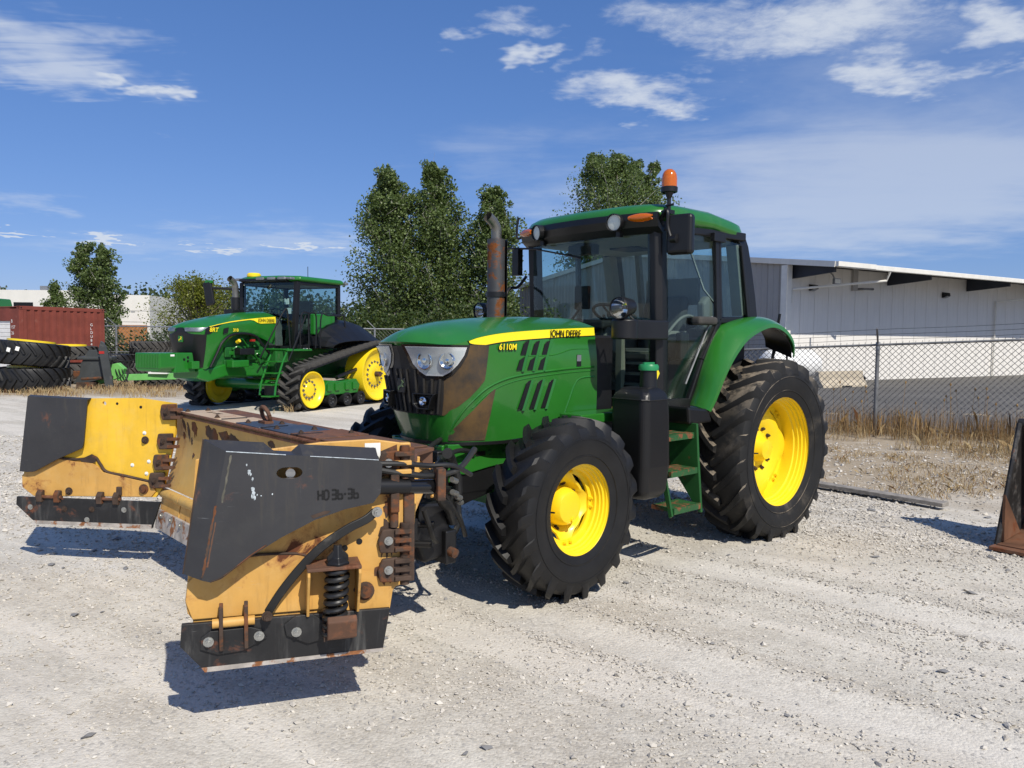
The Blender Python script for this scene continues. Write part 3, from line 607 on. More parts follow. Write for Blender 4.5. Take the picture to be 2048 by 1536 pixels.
# dark dusty nose: grille, screens, lamp bezels
hpatch([(1.66, -.35, .35), (1.60, -.45, .45), (1.52, -.75, .75), (1.44, -1.9, 1.9), (1.30, -2.0, 2.0), (1.19, -1.98, 1.98)], .006, 40).build('grille', 'grille_dust', T, sharp=50)
for k in (-1.75, -1.4, -1.05, -.7, -.35, 0, .35, .7, 1.05, 1.4, 1.75):
    MB().tube([hoodp(k, z, .012) for z in (1.20, 1.3, 1.40, 1.5 if abs(k) < .8 else 1.44)], .011, 6).build('grille_rib', 'grille_dust', T)
for sd in (1, -1):
    hpatch([(1.672, 2.95, 4.38), (1.6, 2.75, 4.33), (1.5, 2.3, 4.26), (1.43, 1.9, 4.2), (1.38, 1.95, 3.95), (1.32, 1.97, 3.55), (1.26, 1.97, 3.0), (1.19, 1.97, 2.1)], .005, 16, sd).build('side_screen', 'screen_dust', T, sharp=50)
    hpatch([(1.365, 4.60, 4.66), (1.27, 4.0, 4.56), (1.18, 3.4, 4.47), (1.10, 2.75, 4.38), (1.05, 2.35, 4.33), (1.01, 2.3, 4.28)], .005, 14, sd).build('side_screen', 'screen_dust', T, sharp=50)
    hpatch([(1.672, .30, 3.42), (1.60, .38, 3.2), (1.53, .5, 2.85), (1.475, .75, 2.4), (1.435, 1.1, 1.95)], .009, 16, sd).build('headlight_bezel', 'black_gloss', T, sharp=50)
    h = hpatch([(1.656, .46, 3.18), (1.60, .52, 2.98), (1.54, .64, 2.6), (1.49, .88, 2.2), (1.462, 1.15, 1.85)], .014, 16, sd, .003).build('headlight', 'lamp_silver', T, sharp=50)
    for kk, zz, rr in ((1.1, 1.565, .062), (2.0, 1.565, .056)):
        p = hoodp(kk, zz, .012, sd); q = hoodp(kk, zz, .04, sd); d = (q-p)/np.linalg.norm(q-p)
        lm = MB().lathe([(0, rr), (.010, rr), (.012, rr*.9), (-.004, rr*.55), (-.008, rr*.3), (.012, rr*.26), (.014, .001)], p, d, 24); lm.build('reflector', 'chrome', h)
    hpatch([(1.652, .52, 3.08), (1.60, .58, 2.88), (1.545, .70, 2.5), (1.498, .94, 2.12), (1.472, 1.2, 1.8)], .030, 16, sd, .002).build('lens', 'lens', h, sharp=50)
    # fog lamp in its hooded housing
    c = hoodp(1.0*1.12, 1.285, .02, sd); d = hoodp(1.12, 1.285, .2, sd)-hoodp(1.12, 1.285, .02, sd); d /= np.linalg.norm(d); sx = np.cross((0, 0, 1), d)
    def ring(a, s): return [c+d*a+sx*(x*s*(-sd if False else 1))+V3((0, 0, z*s)) for x, z in ((-.085, .055), (.105, .055), (.085, .03), (.055, -.055), (-.045, -.055), (-.085, -.02))]
    fh = MB().loft([ring(-.03, 1.05), ring(.035, 1.0), ring(.035, .84), ring(.0, .74)]); fo = fh.build('fog_light', 'black_plastic', T, bevel=.004)
    MB().lathe([(.0, .030), (.016, .031), (.02, .024), (.008, .012), (.016, .001)], c+d*.012, d, 20).build('lens', 'chrome', fo)
# emblem: dark shield with a leaping deer
em = MB(); c = hoodp(0, 1.385, .014)
em.prism([(-.042, -.05), (.042, -.05), (.05, .0), (.042, .05), (-.042, .05), (-.05, 0)], 'x', c[0], c[0]+.01)
em = em.build('emblem', 'black_plastic', T, bevel=.003); em.location = (0, 0, c[2])
DEER = [(-.030, -.012), (-.020, -.004), (-.006, .0), (.008, .010), (.012, .022), (.004, .034), (.010, .034), (.016, .024), (.022, .030), (.024, .022), (.030, .016), (.022, .012), (.016, .004), (.026, -.008), (.020, -.010), (.008, -.006), (-.006, -.012), (-.016, -.016), (-.022, -.030), (-.028, -.028)]
MB().prism([(x*1.15, z*1.15) for x, z in DEER], 'x', c[0]+.0105, c[0]+.014).build('deer_mark', 'emblem_mark', em)
# yellow side stripe and writing
def stripe(side):
    g = []
    for k in np.linspace(3.35, 6.99, 34):
        zt = cat_interp(HL[4], k)[2]-.006; hgt = .060*min(1, max(.02, (k-3.35)/.9)**.6); g.append([hoodp(k, zt-hgt*j/4, .004, side) for j in range(5)])
    if side < 0: g = g[::-1]
    return MB().sheet(g, .002)
for sd in (1, -1): 
    st = stripe(sd).build('hood_stripe', 'decal_yellow', HOOD, sharp=50)
    g = [[hoodp(k, cat_interp(HL[4], k)[2]-.006-.060*min(1, max(.02, (k-3.35)/.9)**.6)-dz, .003, sd) for dz in (-.001, .007)] for k in np.linspace(3.4, 6.99, 30)]
    MB().sheet(g if sd > 0 else g[::-1], .002).build('stripe_edge', 'decal_black', HOOD)
def hood_txt(s, x, z, size, mat, off, **k):
    return text('lettering', s, size, mat, HOOD, frame((x, .478+off, z), (-1, 0, 0), (0, 0, 1)), .0008, **k)
hood_txt('JOHN DEERE', 2.285, 1.7335, .076, 'decal_black', .0016, sx=.76, bold=.0006)
hood_txt('6110M', 2.79, 1.640, .060, 'decal_black', .004, sx=1.0, bold=.004, shear=.1)
hood_txt('6110M', 2.79, 1.640, .060, 'decal_yellow', .006, sx=1.0, bold=.001, shear=.1)
for sd in (1, -1):
    MB().tube([hoodp(k, z, .003, sd) for k, z in ((3.30, 1.715), (3.36, 1.695), (3.42, 1.675))], .003, 6).build('panel_gap', 'decal_black', HOOD)
    MB().tube([hoodp(6.2, z, .002, sd) for z in np.linspace(1.06, 1.10, 3)], .003, 6).build('panel_gap', 'decal_black', HOOD)
# louvre vents
def vent(x, z0, z1, w, lean, split):
    def q(t, o): return (x-lean*t+o, z0+(z1-z0)*t)
    parts = ((0, .44), (.52, 1)) if split else ((0, 1),)
    for a, b in parts:
        pl = [q(a, .0), q(a, -w), q(b, -w*.9), q((a+b*3)/4, -.005 if not (b == 1) else .0)] if not b == 1 else [q(a, .0), q(a, -w), q(b, -w*1.0), q(b-.03, -.02), q(b-.12, -.004)]
        MB().prism(pl, 'y', .474, .4815).build('vent_slot', 'decal_black', HOOD)
    MB().sheet([[(q(t, -w)[0], .479, q(t, 0)[1]), (q(t, -w-.013)[0], .494, q(t, 0)[1]), (q(t, -w-.03)[0], .479, q(t, 0)[1])] for t in np.linspace(-.05, 1.02, 9)]).build('vent_fin', 'green', HOOD)
for i in range(3): vent(2.615-i*.105, 1.495, 1.705, .048, -.075 if False else .07, True)
for i in range(3): vent(2.60-i*.115, 1.215, 1.42, .042, .085, False)
for pts, r in (([(1.80, 1.505), (2.1, 1.495), (2.45, 1.47), (2.7, 1.435), (2.88, 1.37), (3.0, 1.27), (3.07, 1.16), (3.11, 1.08)], .010), ([(1.80, 1.475), (2.1, 1.465), (2.45, 1.44), (2.68, 1.405), (2.86, 1.34), (2.98, 1.24)], .006),
               ([(1.79, 1.43), (1.95, 1.42), (2.02, 1.37), (2.08, 1.25), (2.16, 1.08)], .008), ([(1.85, 1.645), (2.05, 1.64), (2.25, 1.60), (2.5, 1.595)], .005)):
    P = []
    for x, z in smooth_path([(a, b, 0) for a, b in pts], 5)and[(p[0], p[1]) for p in smooth_path([(a, b, 0) for a, b in pts], 5)]:
        lv = np.array([cat_interp(HL[2], k)[0] for k in np.linspace(0, 7, 141)]); k = np.interp(-x, -lv, np.linspace(0, 7, 141)); P.append(hoodp(k, z, -.002))
    MB().tube(P, r, 8).build('hood_crease', 'green', HOOD)
MB().box(1.95, 2.0, .478, .4825, 1.51, 1.60).build('warning_label', 'decal_black', HOOD); MB().box(1.952, 1.998, .4826, .4835, 1.55, 1.598).build('warning_label', 'galv', HOOD)
g = [[hoodp(k, 1.0, .012), hoodp(k, 1.0, .012)-V3((0, 0, .022))] for k in np.linspace(-7, 7, 60)]
MB().sheet(g, .03).build('hood_seal', 'black_plastic', T)
# mid structure under the hood
eng = MB().box(1.6, 3.0, -.33, .33, .62, 1.0); eng.box(1.5, 1.75, -.42, .42, .9, 1.75); eng.box(1.0, 1.6, -.35, .35, .45, 1.1); eng.box(-.15, 1.0, -.30, .30, .45, 1.05)
eng.build('engine_block', 'black', T, bevel=.02)
fr = MB()
for sd in (1, -1):
    fr.prism([(3.12, .99), (3.12, .80), (2.98, .77), (2.75, .80), (2.5, .82), (2.0, .70), (1.6, .70), (1.6, .95), (2.1, .97), (2.6, .97)], 'y', sd*.30, sd*.345)
fr.box(3.06, 3.14, -.3, .3, .72, .98)
fro = fr.build('chassis_frame', 'green', T, bevel=.006)
for x, z in ((2.96, .93), (2.9, .9), (2.75, .91), (2.62, .9), (2.45, .9)): MB().bolt((x, .345, z), (0, 1, 0), .014, .012).build('frame_bolt', 'green_dirty', fro)
for x, z, w in ((2.84, .905, .05), (2.55, .895, .04)): MB().box(x-w, x+w, .3455, .348, z-.016, z+.016).build('frame_slot', 'decal_black', fro)
ax = MB().cyl((2.5757, -.80, .60), (2.5757, .80, .60), .085, n=18); ax.box(2.44, 2.72, -.30, .30, .52, .76); ax.lathe([(-.12, .10), (0, .16), (.10, .16), (.13, .12)], (2.5757, .70, .5905), n=24); ax.lathe([(-.12, .10), (0, .16), (.10, .16), (.13, .12)], (2.5757, -.70, .5905), n=24)
for sd in (1, -1): ax.cyl((2.5757, sd*.66, .42), (2.5757, sd*.66, .80), .055)
AXO = ax.build('front_axle', 'green', T, bevel=.004)
kn = MB().prism([(2.86, .78), (2.80, .86), (2.66, .84), (2.62, .60), (2.68, .44), (2.78, .42), (2.84, .55)], 'y', .56, .62)
kn.build('steering_knuckle', 'green', AXO, bevel=.01)
for z in (.76, .70, .64, .55, .48): MB().bolt((2.80, .622, z), (0, 1, 0), .013, .012).build('knuckle_bolt', 'green_dirty', AXO)
rx = MB().cyl((0, -.80, .746), (0, .80, .746), .15, n=20); rx.box(-.3, .3, -.34, .34, .48, 1.05); rx.build('rear_axle', 'green_dirty', T, bevel=.01)
# exhaust
MB().tube([(2.03, -.43, 1.80), (2.03, -.43, 2.545)], .074, 20).build('exhaust_stack', 'exhaust', T)
EX = T.children[-1]
MB().tube([(2.03, -.43, 2.53), (2.03, -.43, 2.60), (2.035, -.43, 2.645), (2.07, -.43, 2.69), (2.13, -.425, 2.725)], .043, 16, cap=False).build('exhaust_tip', 'exhaust_tip', EX)
MB().lathe([(-.02, .078), (-.02, .084), (.02, .084), (.02, .078)], (2.03, -.43, 2.085), (0, 0, 1), 20).build('clamp', 'black', EX)
MB().sheet([[(2.03+.095*math.cos(a), -.43+.095*math.sin(a), z) for a in np.linspace(math.pi*.75, math.pi*1.55, 8)] for z in (1.9, 2.25, 2.55)], .003).build('heat_shield', 'black', EX)

# ---------------------------------------------------------------- cab
CB = bpy.data.objects.new('cab', None); S.collection.objects.link(CB); CB.parent = T
def cy(x): return np.interp(x, [.05, 1.32], [.80, .745])          # half width of the cab along x
fm = MB()
for sd in (1, -1):
    A = lambda z: (np.interp(z, [1.20, 2.63], [1.255, 1.325]), sd*.70)
    rings = []
    for z in (1.17, 1.6, 2.0, 2.35, 2.64):
        x, y = A(z); rings.append([(x-.05, y-sd*.045, z), (x+.05, y-sd*.065, z), (x+.065, y+sd*.02, z), (x+.02, y+sd*.055, z), (x-.05, y+sd*.055, z)])
    fm.loft([r if sd < 0 else r[::-1] for r in rings], smooth=False)
    # rear corner post, curved
    rings = []
    for z, x, y in ((1.88, .03, .80), (2.1, .07, .795), (2.35, .125, .785), (2.55, .18, .775), (2.66, .23, .76)):
        rings.append([(x-.075, sd*(y-.10), z), (x+.075, sd*(y-.06), z), (x+.075, sd*(y+.015), z), (x-.055, sd*(y+.015), z)])
    fm.loft([r if sd > 0 else r[::-1] for r in rings], smooth=False)
    fm.bar((.2, sd*.78, 2.625), (1.36, sd*.735, 2.615), .06, .07)
    fm.bar((1.27, sd*.75, 1.205), (.96, sd*.765, 1.195), .07, .09); fm.bar((.96, sd*.765, 1.2), (.78, sd*.77, 1.55), .05, .05); fm.bar((.78, sd*.77, 1.55), (.55, sd*.775, 1.89), .05, .05); fm.bar((.55, sd*.775, 1.89), (.05, sd*.79, 1.90), .05, .05)
fm.bar((1.36, -.72, 2.60), (1.36, .72, 2.60), .07, .07); fm.bar((.18, -.75, 2.62), (.18, .75, 2.62), .07, .07); fm.bar((.02, -.75, 1.9), (.02, .75, 1.9), .07, .07)
fm.box(1.18, 1.40, -.66, .66, 1.16, 1.24)
fm.build('cab_frame', 'black', CB, bevel=.008)
# door rear post, handles
dp = MB(); dp.bar((.60, .795, 1.87), (.645, .79, 2.60), .035, .05, (1, 0, 0)); dp.bar((.56, .80, 1.90), (.60, .797, 2.60), .02, .03, (1, 0, 0)); dp.bar((.13, .805, 1.93), (.25, .795, 2.55), .02, .03, (1, 0, 0)); dp.box(.55, .72, .79, .83, 2.545, 2.615)
dp.build('door_post', 'black', CB, bevel=.004)
dp2 = MB(); dp2.bar((.60, -.795, 1.87), (.645, -.79, 2.60), .035, .05, (1, 0, 0)); dp2.build('door_post', 'black', CB, bevel=.004)
# windows
ws = [[(np.interp(z, [1.24, 2.6], [1.33, 1.375])+.07*math.cos(y/.66*math.pi/2), y, z) for y in np.linspace(-.665, .665, 17)] for z in np.linspace(1.24, 2.6, 9)]
MB().sheet(ws[::-1], .005).build('windscreen', 'glass', CB)
for sd in (1, -1):
    MB().prism([(1.24, 1.25), (1.0, 1.24), (.79, 1.55), (.585, 1.87), (.635, 2.58), (1.29, 2.58)], 'y', sd*.772, sd*.777).build('door_glass', 'glass', CB)
    MB().prism([(.57, 1.92), (.10, 1.92), (.20, 2.42), (.27, 2.56), (.61, 2.58)], 'y', sd*.785, sd*.79).build('quarter_window', 'glass_tint', CB)
MB().sheet([[(np.interp(z, [1.93, 2.6], [-.02, .12]), y, z) for y in np.linspace(-.72, .72, 5)] for z in (1.93, 2.3, 2.6)], .005).build('rear_window', 'glass_tint', CB)
# roof
def roof_ring(s, z, fx=0.):
    pts = []
    for a in np.linspace(0, 2*math.pi, 56, endpoint=False):
        c, n = math.cos(a), math.sin(a); e = .30
        x = .80+(.70+(fx if c > 0 else 0))*s*math.copysign(abs(c)**e, c); y = .81*s*math.copysign(abs(n)**e, n)
        if c > 0: x -= .10*(abs(y)/.81)**2.2
        pts.append((x, y, z+(.03 if c > 0 else -.075*abs(c)**.5)*.5))
    return pts
rm = MB().loft([roof_ring(.97, 2.625), roof_ring(1.0, 2.65, .02), roof_ring(1.003, 2.70, .03), roof_ring(.985, 2.745, .01), roof_ring(.93, 2.775), roof_ring(.75, 2.795), roof_ring(.3, 2.805)])
RO = rm.build('roof', 'green', CB, sharp=50)
MB().box(.75, 1.15, -.45, .45, 2.79, 2.815).build('roof_hatch', 'green', RO, bevel=.02)
# black front visor under the roof lip, with lamps
vg = []
for i, (z, o) in enumerate(((2.712, .035), (2.66, .05), (2.60, .03), (2.555, -.03))):
    vg.append([(1.405+o+.10-.125*(abs(y)/.78)**2.2, y, z) for y in np.linspace(-.775, .775, 31)])
VI = MB().sheet(vg[::-1] if False else vg[::-1], .05).build('roof_visor', 'black_plastic', CB)
for sd in (1, -1):
    c = V3((1.515, sd*.435, 2.650)); d = V3((.96, sd*.18, -.10))
    wl_ = MB().lathe([(-.10, .05), (-.03, .068), (.045, .071), (.05, .066), (.03, .060)], c, d, 28).build('roof_lamp', 'black', CB)
    MB().lathe([(.036, .060), (.044, .035), (.048, .001)], c, d, 28).build('lens', 'lens', wl_); MB().lathe([(.030, .062), (.034, .03), (.036, .001)], c, d, 24).build('reflector', 'paper', wl_)
    MB().box(1.45, 1.49, sd*.435-.02, sd*.435+.02, 2.54, 2.6).build('lamp_bracket', 'black', wl_)
    g = []
    for j in range(5):
        t = j/4; hh = .034*math.sin(math.pi*(.12+.76*t))**.6
        y = sd*(.56+.185*t); x = 1.405+.052+.10-.125*(abs(y)/.78)**2.2
        g.append([(x+.028*math.cos(q)+.0, y, 2.672+hh*math.sin(q)) for q in np.linspace(-math.pi/2, math.pi/2, 7)])
    MB().sheet(g if sd < 0 else g[::-1], .012).build('turn_signal', 'amber', CB)
MB().box(.15, 1.3, -.7, .7, 2.56, 2.60).build('headliner', 'beige', CB)
# interior
MB().box(.1, 1.25, -.66, .66, 1.16, 1.20).build('cab_floor', 'cab_dark', CB)
for sd in (1, -1): MB().prism([(.95, 1.2), (.75, 1.55), (.5, 1.82), (.05, 1.88), (.05, 1.2)], 'y', sd*.42, sd*.74).build('inner_fender', 'cab_dark', CB, bevel=.02)
MB().box(.02, .10, -.7, .7, 1.2, 1.9).build('rear_panel', 'cab_dark', CB)
st = MB(); st.box(.30, .80, -.25, .25, 1.50, 1.64)
SE = st.build('operator_seat', 'seat_cloth', CB, bevel=.05, seg=3)
MB().prism([(.40, 1.6), (.28, 1.62), (.18, 2.12), (.26, 2.14), (.36, 1.85)], 'y', -.24, .24).build('backrest', 'seat_cloth', SE, bevel=.04, seg=3)
MB().box(.35, .7, -.18, .18, 1.2, 1.5).build('seat_base', 'cab_dark', SE)
MB().box(.35, .78, .30, .40, 1.72, 1.80).build('armrest', 'cab_trim', SE, bevel=.03); MB().box(.30, .95, -.42, -.28, 1.62, 1.80).build('armrest', 'cab_trim', SE, bevel=.03)
MB().prism([(.25, 1.55), (.38, 1.55), (.42, 2.05), (.34, 2.12), (.27, 2.05)], 'y', .46, .54).build('side_console', 'cab_trim', CB, bevel=.02)
co = MB().prism([(1.30, 1.2), (1.02, 1.2), (1.02, 1.5), (1.10, 1.78), (1.28, 1.86), (1.33, 1.6)], 'y', -.14, .14); CO = co.build('steering_console', 'cab_trim', CB, bevel=.03)
MB().prism([(1.39, 1.80), (1.20, 1.84), (1.20, 1.88), (1.39, 1.88)], 'y', -.52, .2).build('dash_cowl', 'cab_dark', CB, bevel=.02)
sw = MB(); cs = V3((.99, 0, 1.93)); dd = V3((-.45, 0, .89)); 
th = np.linspace(0, 2*math.pi, 33); u_ = V3((0, 1, 0)); v_ = np.cross(dd, u_)
sw.tube([cs+.205*(u_*math.cos(a)+v_*math.sin(a)) for a in th], .014, 8, cap=False)
for a in (.3, math.pi-.3, -math.pi/2): sw.tube([cs-dd*.04, cs+.2*(u_*math.cos(a)+v_*math.sin(a))], .010, 6)
sw.cyl(cs-dd*.03, cs-dd*.22, .03); sw.build('steering_wheel', 'cab_dark', CB)
MB().tube(smooth_path([(1.20, .715, 1.25), (1.19, .68, 1.5), (1.15, .66, 1.75), (1.2, .70, 1.95)]), .012, 8).build('grab_handle', 'cab_dark', CB)
hb = MB(); hb.box(.95, 1.06, .70, .765, 1.56, 1.78); hb.build('door_latch', 'black_plastic', CB, bevel=.015)
MB().tube([(1.02, .785, 1.36), (.66, .785, 1.92)], .008, 6).build('gas_strut', 'galv_dull', CB)
for z in (1.33, 1.42, 1.51, 1.60): MB().box(1.05, 1.18, .1, .6, z, z+.02).build('front_vent_slat', 'beige', CB)
MB().prism([(1.30, 1.24), (1.27, 1.5), (1.29, 1.85), (1.33, 1.85), (1.33, 1.24)], 'y', .30, .36).build('inner_pillar', 'beige', CB)
for x0, y0, w in ((1.10, .50, .12), (.93, .62, .11)):
    pp = MB().box(-w, w, -.07, .07, 0, .004, Matrix.Translation((x0, y0, 1.203)) @ Matrix.Rotation(.4, 4, 'Z')); pp.build('paper_sheet', 'paper', CB)
for x, y, z0, z1 in ((.02, -.45, 1.9, 2.6), (.02, .45, 1.9, 2.6)): MB().bar((x, y, z0), (x+.11, y, z1), .05, .05, (1, 0, 0)).build('rear_post', 'cab_trim', CB)
for y in (-.72, .72): MB().bar((.12, y, 1.95), (.25, y, 2.56), .10, .10, (1, 0, 0)).build('pillar_trim', 'beige', CB)
MB().tube([(.02, .1, 2.58), (.0, .25, 2.2), (-.02, .42, 2.0)], .012, 6).build('rear_wiper', 'black', CB)
# wiper and right-side rail in front of the windscreen
wp = MB().tube([(1.44, -.60, 2.53), (1.47, -.25, 2.46), (1.475, .02, 2.40)], .008, 6); wp.tube([(1.44, -.60, 2.53), (1.44, -.95, 2.56)], .010, 6); wp.box(1.40, 1.46, -.86, -.78, 2.30, 2.54); wp.build('wiper', 'black', CB)
MB().tube(smooth_path([(1.33, -.80, 2.30), (1.40, -.84, 2.20), (1.48, -.86, 2.18), (1.56, -.84, 2.10), (1.72, -.80, 1.80)]), .014, 8).build('grab_rail', 'black', CB)
MB().tube(smooth_path([(1.30, -.80, 2.72), (1.32, -.93, 2.66), (1.32, -.95, 2.76), (1.31, -.94, 2.86)]), .012, 8).build('mirror_arm', 'black', CB)
# left mirror with its arm
mi = MB(); M_ = Matrix.Translation((1.30, .905, 2.535)) @ Matrix.Rotation(R(12), 4, 'Z')
mi.box(-.045, .045, -.105, .105, -.155, .155, M_); MR = mi.build('mirror', 'black_plastic', CB, bevel=.03, seg=3); tag(MR, 'black side mirror on curved arm')
MB().box(-.05, -.047, -.09, .09, -.135, .135, M_).build('mirror_glass', 'chrome', MR)
MB().tube(smooth_path([(1.33, .72, 2.66), (1.36, .80, 2.72), (1.37, .83, 2.70), (1.365, .83, 2.60), (1.36, .86, 2.51), (1.35, .89, 2.50)]), .014, 8).build('mirror_arm', 'black', MR)
MB().lathe([(-.03, .03), (.03, .034), (.035, .001)], (1.35, .88, 2.50), (0, 1, 0), 14).build('mirror_pivot', 'black', MR)
MB().bar((1.34, .70, 2.60), (1.37, .82, 2.73), .04, .02).build('mirror_bracket', 'black', MR)
# beacon
bs = V3((1.31, .795, 2.72)); BE = MB().tube([bs, bs+V3((0, 0, .13))], .016, 10); BE.tube([bs+V3((0, 0, .10)), bs+V3((0, 0, .15))], [.016, .036], 14); BE.box(1.28, 1.35, .74, .83, 2.70, 2.73); BE.cyl((1.34, .79, 2.765), (1.34, .86, 2.765), .009)
BE.lathe([(.145, .052), (.15, .064), (.185, .066), (.19, .062), (.19, .001)], bs, (0, 0, 1), 28)
BEO = BE.build('beacon', 'black', CB); tag(BEO, 'amber rotating beacon on black stem')
MB().lathe([(.188, .060), (.25, .0605), (.285, .055), (.31, .043), (.325, .024), (.33, .001)], bs, (0, 0, 1), 32).build('beacon_dome', 'amber', BEO)
MB().lathe([(.19, .02), (.27, .02), (.28, .03), (.29, .001)], bs, (0, 0, 1), 12).build('beacon_bulb', 'chrome', BEO)
# work lamps on front brackets
for sd in (1, -1):
    c = V3((1.85, sd*.80, 1.955)); d = V3((.93, sd*.10, -.10)); 
    br = MB().box(1.30, 1.74, sd*.735, sd*.815, 1.72, 1.87); br.cyl((1.80, sd*.78, 1.72), (1.80, sd*.78, 1.87), .10, n=18); br.box(1.80, 1.86, sd*.80-.015, sd*.80+.015, 1.86, 1.92)
    bo = br.build('lamp_bracket', 'black', T, bevel=.012)
    o = MB().lathe([(-.11, .03), (-.10, .058), (-.03, .074), (.05, .084), (.06, .080), (.045, .074)], c, d, 28).build('work_lamp', 'black', T)
    MB().lathe([(.046, .074), (.0, .058), (-.03, .03), (-.035, .001)], c, d, 24).build('reflector', 'chrome', o); MB().lathe([(.05, .075), (.058, .04), (.06, .001)], c, d, 24).build('lens', 'lens', o); MB().lathe([(-.03, .012), (.03, .014), (.035, .001)], c, d, 10).build('bulb', 'galv', o)
    MB().tube(smooth_path([c+V3((-.10, 0, 0)), c+V3((-.16, sd*-.05, .02)), c+V3((-.18, sd*-.09, -.04)), c+V3((-.20, sd*-.05, -.09))]), .008, 6).build('cable', 'hose', o)
# fenders
FO = [(1.02, 1.16), (.93, 1.27), (.80, 1.46), (.63, 1.64), (.42, 1.78), (.09, 1.87), (-.16, 1.83), (-.32, 1.72), (-.345, 1.60)]
FI = [(.93, 1.18), (.86, 1.30), (.78, 1.50), (.66, 1.72), (.52, 1.85), (.12, 1.915), (-.18, 1.905), (-.36, 1.80), (-.40, 1.70)]
for sd in (1, -1):
    g = []
    for t in np.linspace(0, 8, 41):
        a = cat_interp(FI, t); b = cat_interp(FO, t); row = []
        for j in range(9):
            q = j/8; x = a[0]+(b[0]-a[0])*q; z = a[1]+(b[1]-a[1])*q; bul = .035*math.sin(q*math.pi)**.8
            n = V3((x, z-.746)); n /= np.linalg.norm(n); row.append((x+n[0]*bul, sd*(.74+.27*q), z+n[1]*bul))
        n = V3((b[0], b[1]-.746)); n /= np.linalg.norm(n); row.append((b[0]-n[0]*.035, sd*1.012, b[1]-n[1]*.035)); g.append(row)
    FE = MB().sheet(g if sd > 0 else g[::-1], .012).build('fender', 'green', T, sharp=45)
    gl = [[(x-.02*math.copysign(1, x), sd*(.70+.29*q), z-.035) for q in (0, .5, 1) for x, z in [((1-q)*a[0]+q*b[0], (1-q)*a[1]+q*b[1])]] for t in np.linspace(4.2, 8, 16) for a, b in [(cat_interp(FI, t), cat_interp(FO, t))]]
    MB().sheet(gl if sd > 0 else gl[::-1], .006).build('fender_liner', 'black', FE)
    MB().box(-.40, -.36, sd*.80, sd*.96, 1.62, 1.70).build('tail_lamp', 'red', FE, bevel=.01)
    MB().box(.66, .93, sd*.80-.05, sd*.80+.05, 1.845, 1.915).build('fender_lamp', 'rubber_grey', FE, bevel=.025, seg=3)
    MB().prism([(1.28, 1.20), (1.00, 1.17), (.94, 1.06), (1.26, 1.06)], 'y', sd*.76, sd*1.0).build('fender_skirt', 'black_plastic', FE, bevel=.02)
MB().box(1.05, 1.16, .784, .788, 1.195, 1.215).build('data_label', 'paper', CB)
# fuel tank with filler neck
tk = []
for z, a, b, c_, d_ in ((.555, 1.90, 1.68, .84, 1.06), (.60, 1.945, 1.645, .81, 1.10), (.80, 1.955, 1.63, .80, 1.115), (1.15, 1.965, 1.65, .80, 1.12), (1.29, 1.965, 1.665, .80, 1.12), (1.335, 1.95, 1.68, .81, 1.11), (1.375, 1.90, 1.72, .85, 1.06)):
    r_ = .035; tk.append([(a-r_, d_, z), (b+r_, d_, z), (b, d_-r_, z), (b, c_, z), (a, c_, z), (a, d_-r_, z)])
TK = MB().loft([r[::-1] for r in tk], smooth=False).build('fuel_tank', 'black_plastic', T, bevel=.03, seg=3)
MB().lathe([(-.08, .075), (0, .066), (.10, .062), (.14, .06)], (1.775, .99, 1.36), (0, 0, 1), 22).build('filler_neck', 'black_plastic', TK)
MB().tube([(1.965, .80, 1.29), (1.967, 1.085, 1.29), (1.93, 1.122, 1.29), (1.70, 1.122, 1.29)], .006, 6).build('tank_seam', 'black_plastic', TK)
for z in (.72, 1.12): MB().box(1.64, 1.68, .70, .80, z, z+.05).build('tank_strap', 'black', TK)
CP = MB().lathe([(.135, .062), (.137, .072), (.165, .074), (.18, .066), (.183, .001)], (1.775, .99, 1.36), (0, 0, 1), 22); CP.box(1.715, 1.835, .982, .998, 1.53, 1.555); CP.build('filler_cap', 'cap_green', TK)
MB().lathe([(.0, .05), (.03, .045), (.035, .001)], (1.64, .95, .93), (-1, .3, 0), 20).build('def_cap', 'tag_blue', TK)
tg = MB().box(-.048, .048, -.001, .001, -.048, .048, Matrix.Translation((1.70, 1.00, 1.47)) @ Matrix.Rotation(.25, 4, 'Z') @ Matrix.Rotation(math.pi/4, 4, 'Y')); tg.build('warning_tag', 'tag_yellow', TK)
# steps
sp = MB().prism([(1.27, 1.08), (1.11, 1.08), (1.08, .95), (1.12, .62), (1.05, .40), (1.10, .40)], 'y', .70, .72); sp = MB()
sp.prism([(.74, 1.07), (1.04, 1.07), (1.06, .8), (1.10, .38), (1.075, .38), (.94, .55), (.80, .72)], 'x', 1.20, 1.225)
sp.prism([(.90, 1.07), (.96, 1.07), (1.02, .7), (1.09, .40), (1.06, .38), (.97, .7)], 'x', 1.565, 1.585)
STP = sp.build('step_frame', 'green_frame', T, bevel=.004)
for z, y0, y1 in ((1.0, .82, 1.02), (.73, .86, 1.06), (.455, .88, 1.095)):
    q = MB().box(1.225, 1.565, y0, y0+.025, z-.03, z); q.box(1.225, 1.565, y1-.02, y1, z-.045, z)
    for k in range(5): q.box(1.225+.008, 1.557, y0+.03+k*(y1-y0-.06)/5, y0+.05+k*(y1-y0-.06)/5, z-.012, z-.001)
    q.box(1.225, 1.24, y0+.02, y1-.02, z-.03, z-.002); q.box(1.55, 1.565, y0+.02, y1-.02, z-.03, z-.002)
    q.build('step_tread', 'green_step', STP)
MB().box(1.30, 2.2, .50, .72, 1.10, 1.17).build('cab_mount', 'green', T, bevel=.01)
MB().box(1.25, 2.1, .35, .60, .60, 1.10).build('transmission_side', 'black', T, bevel=.02)
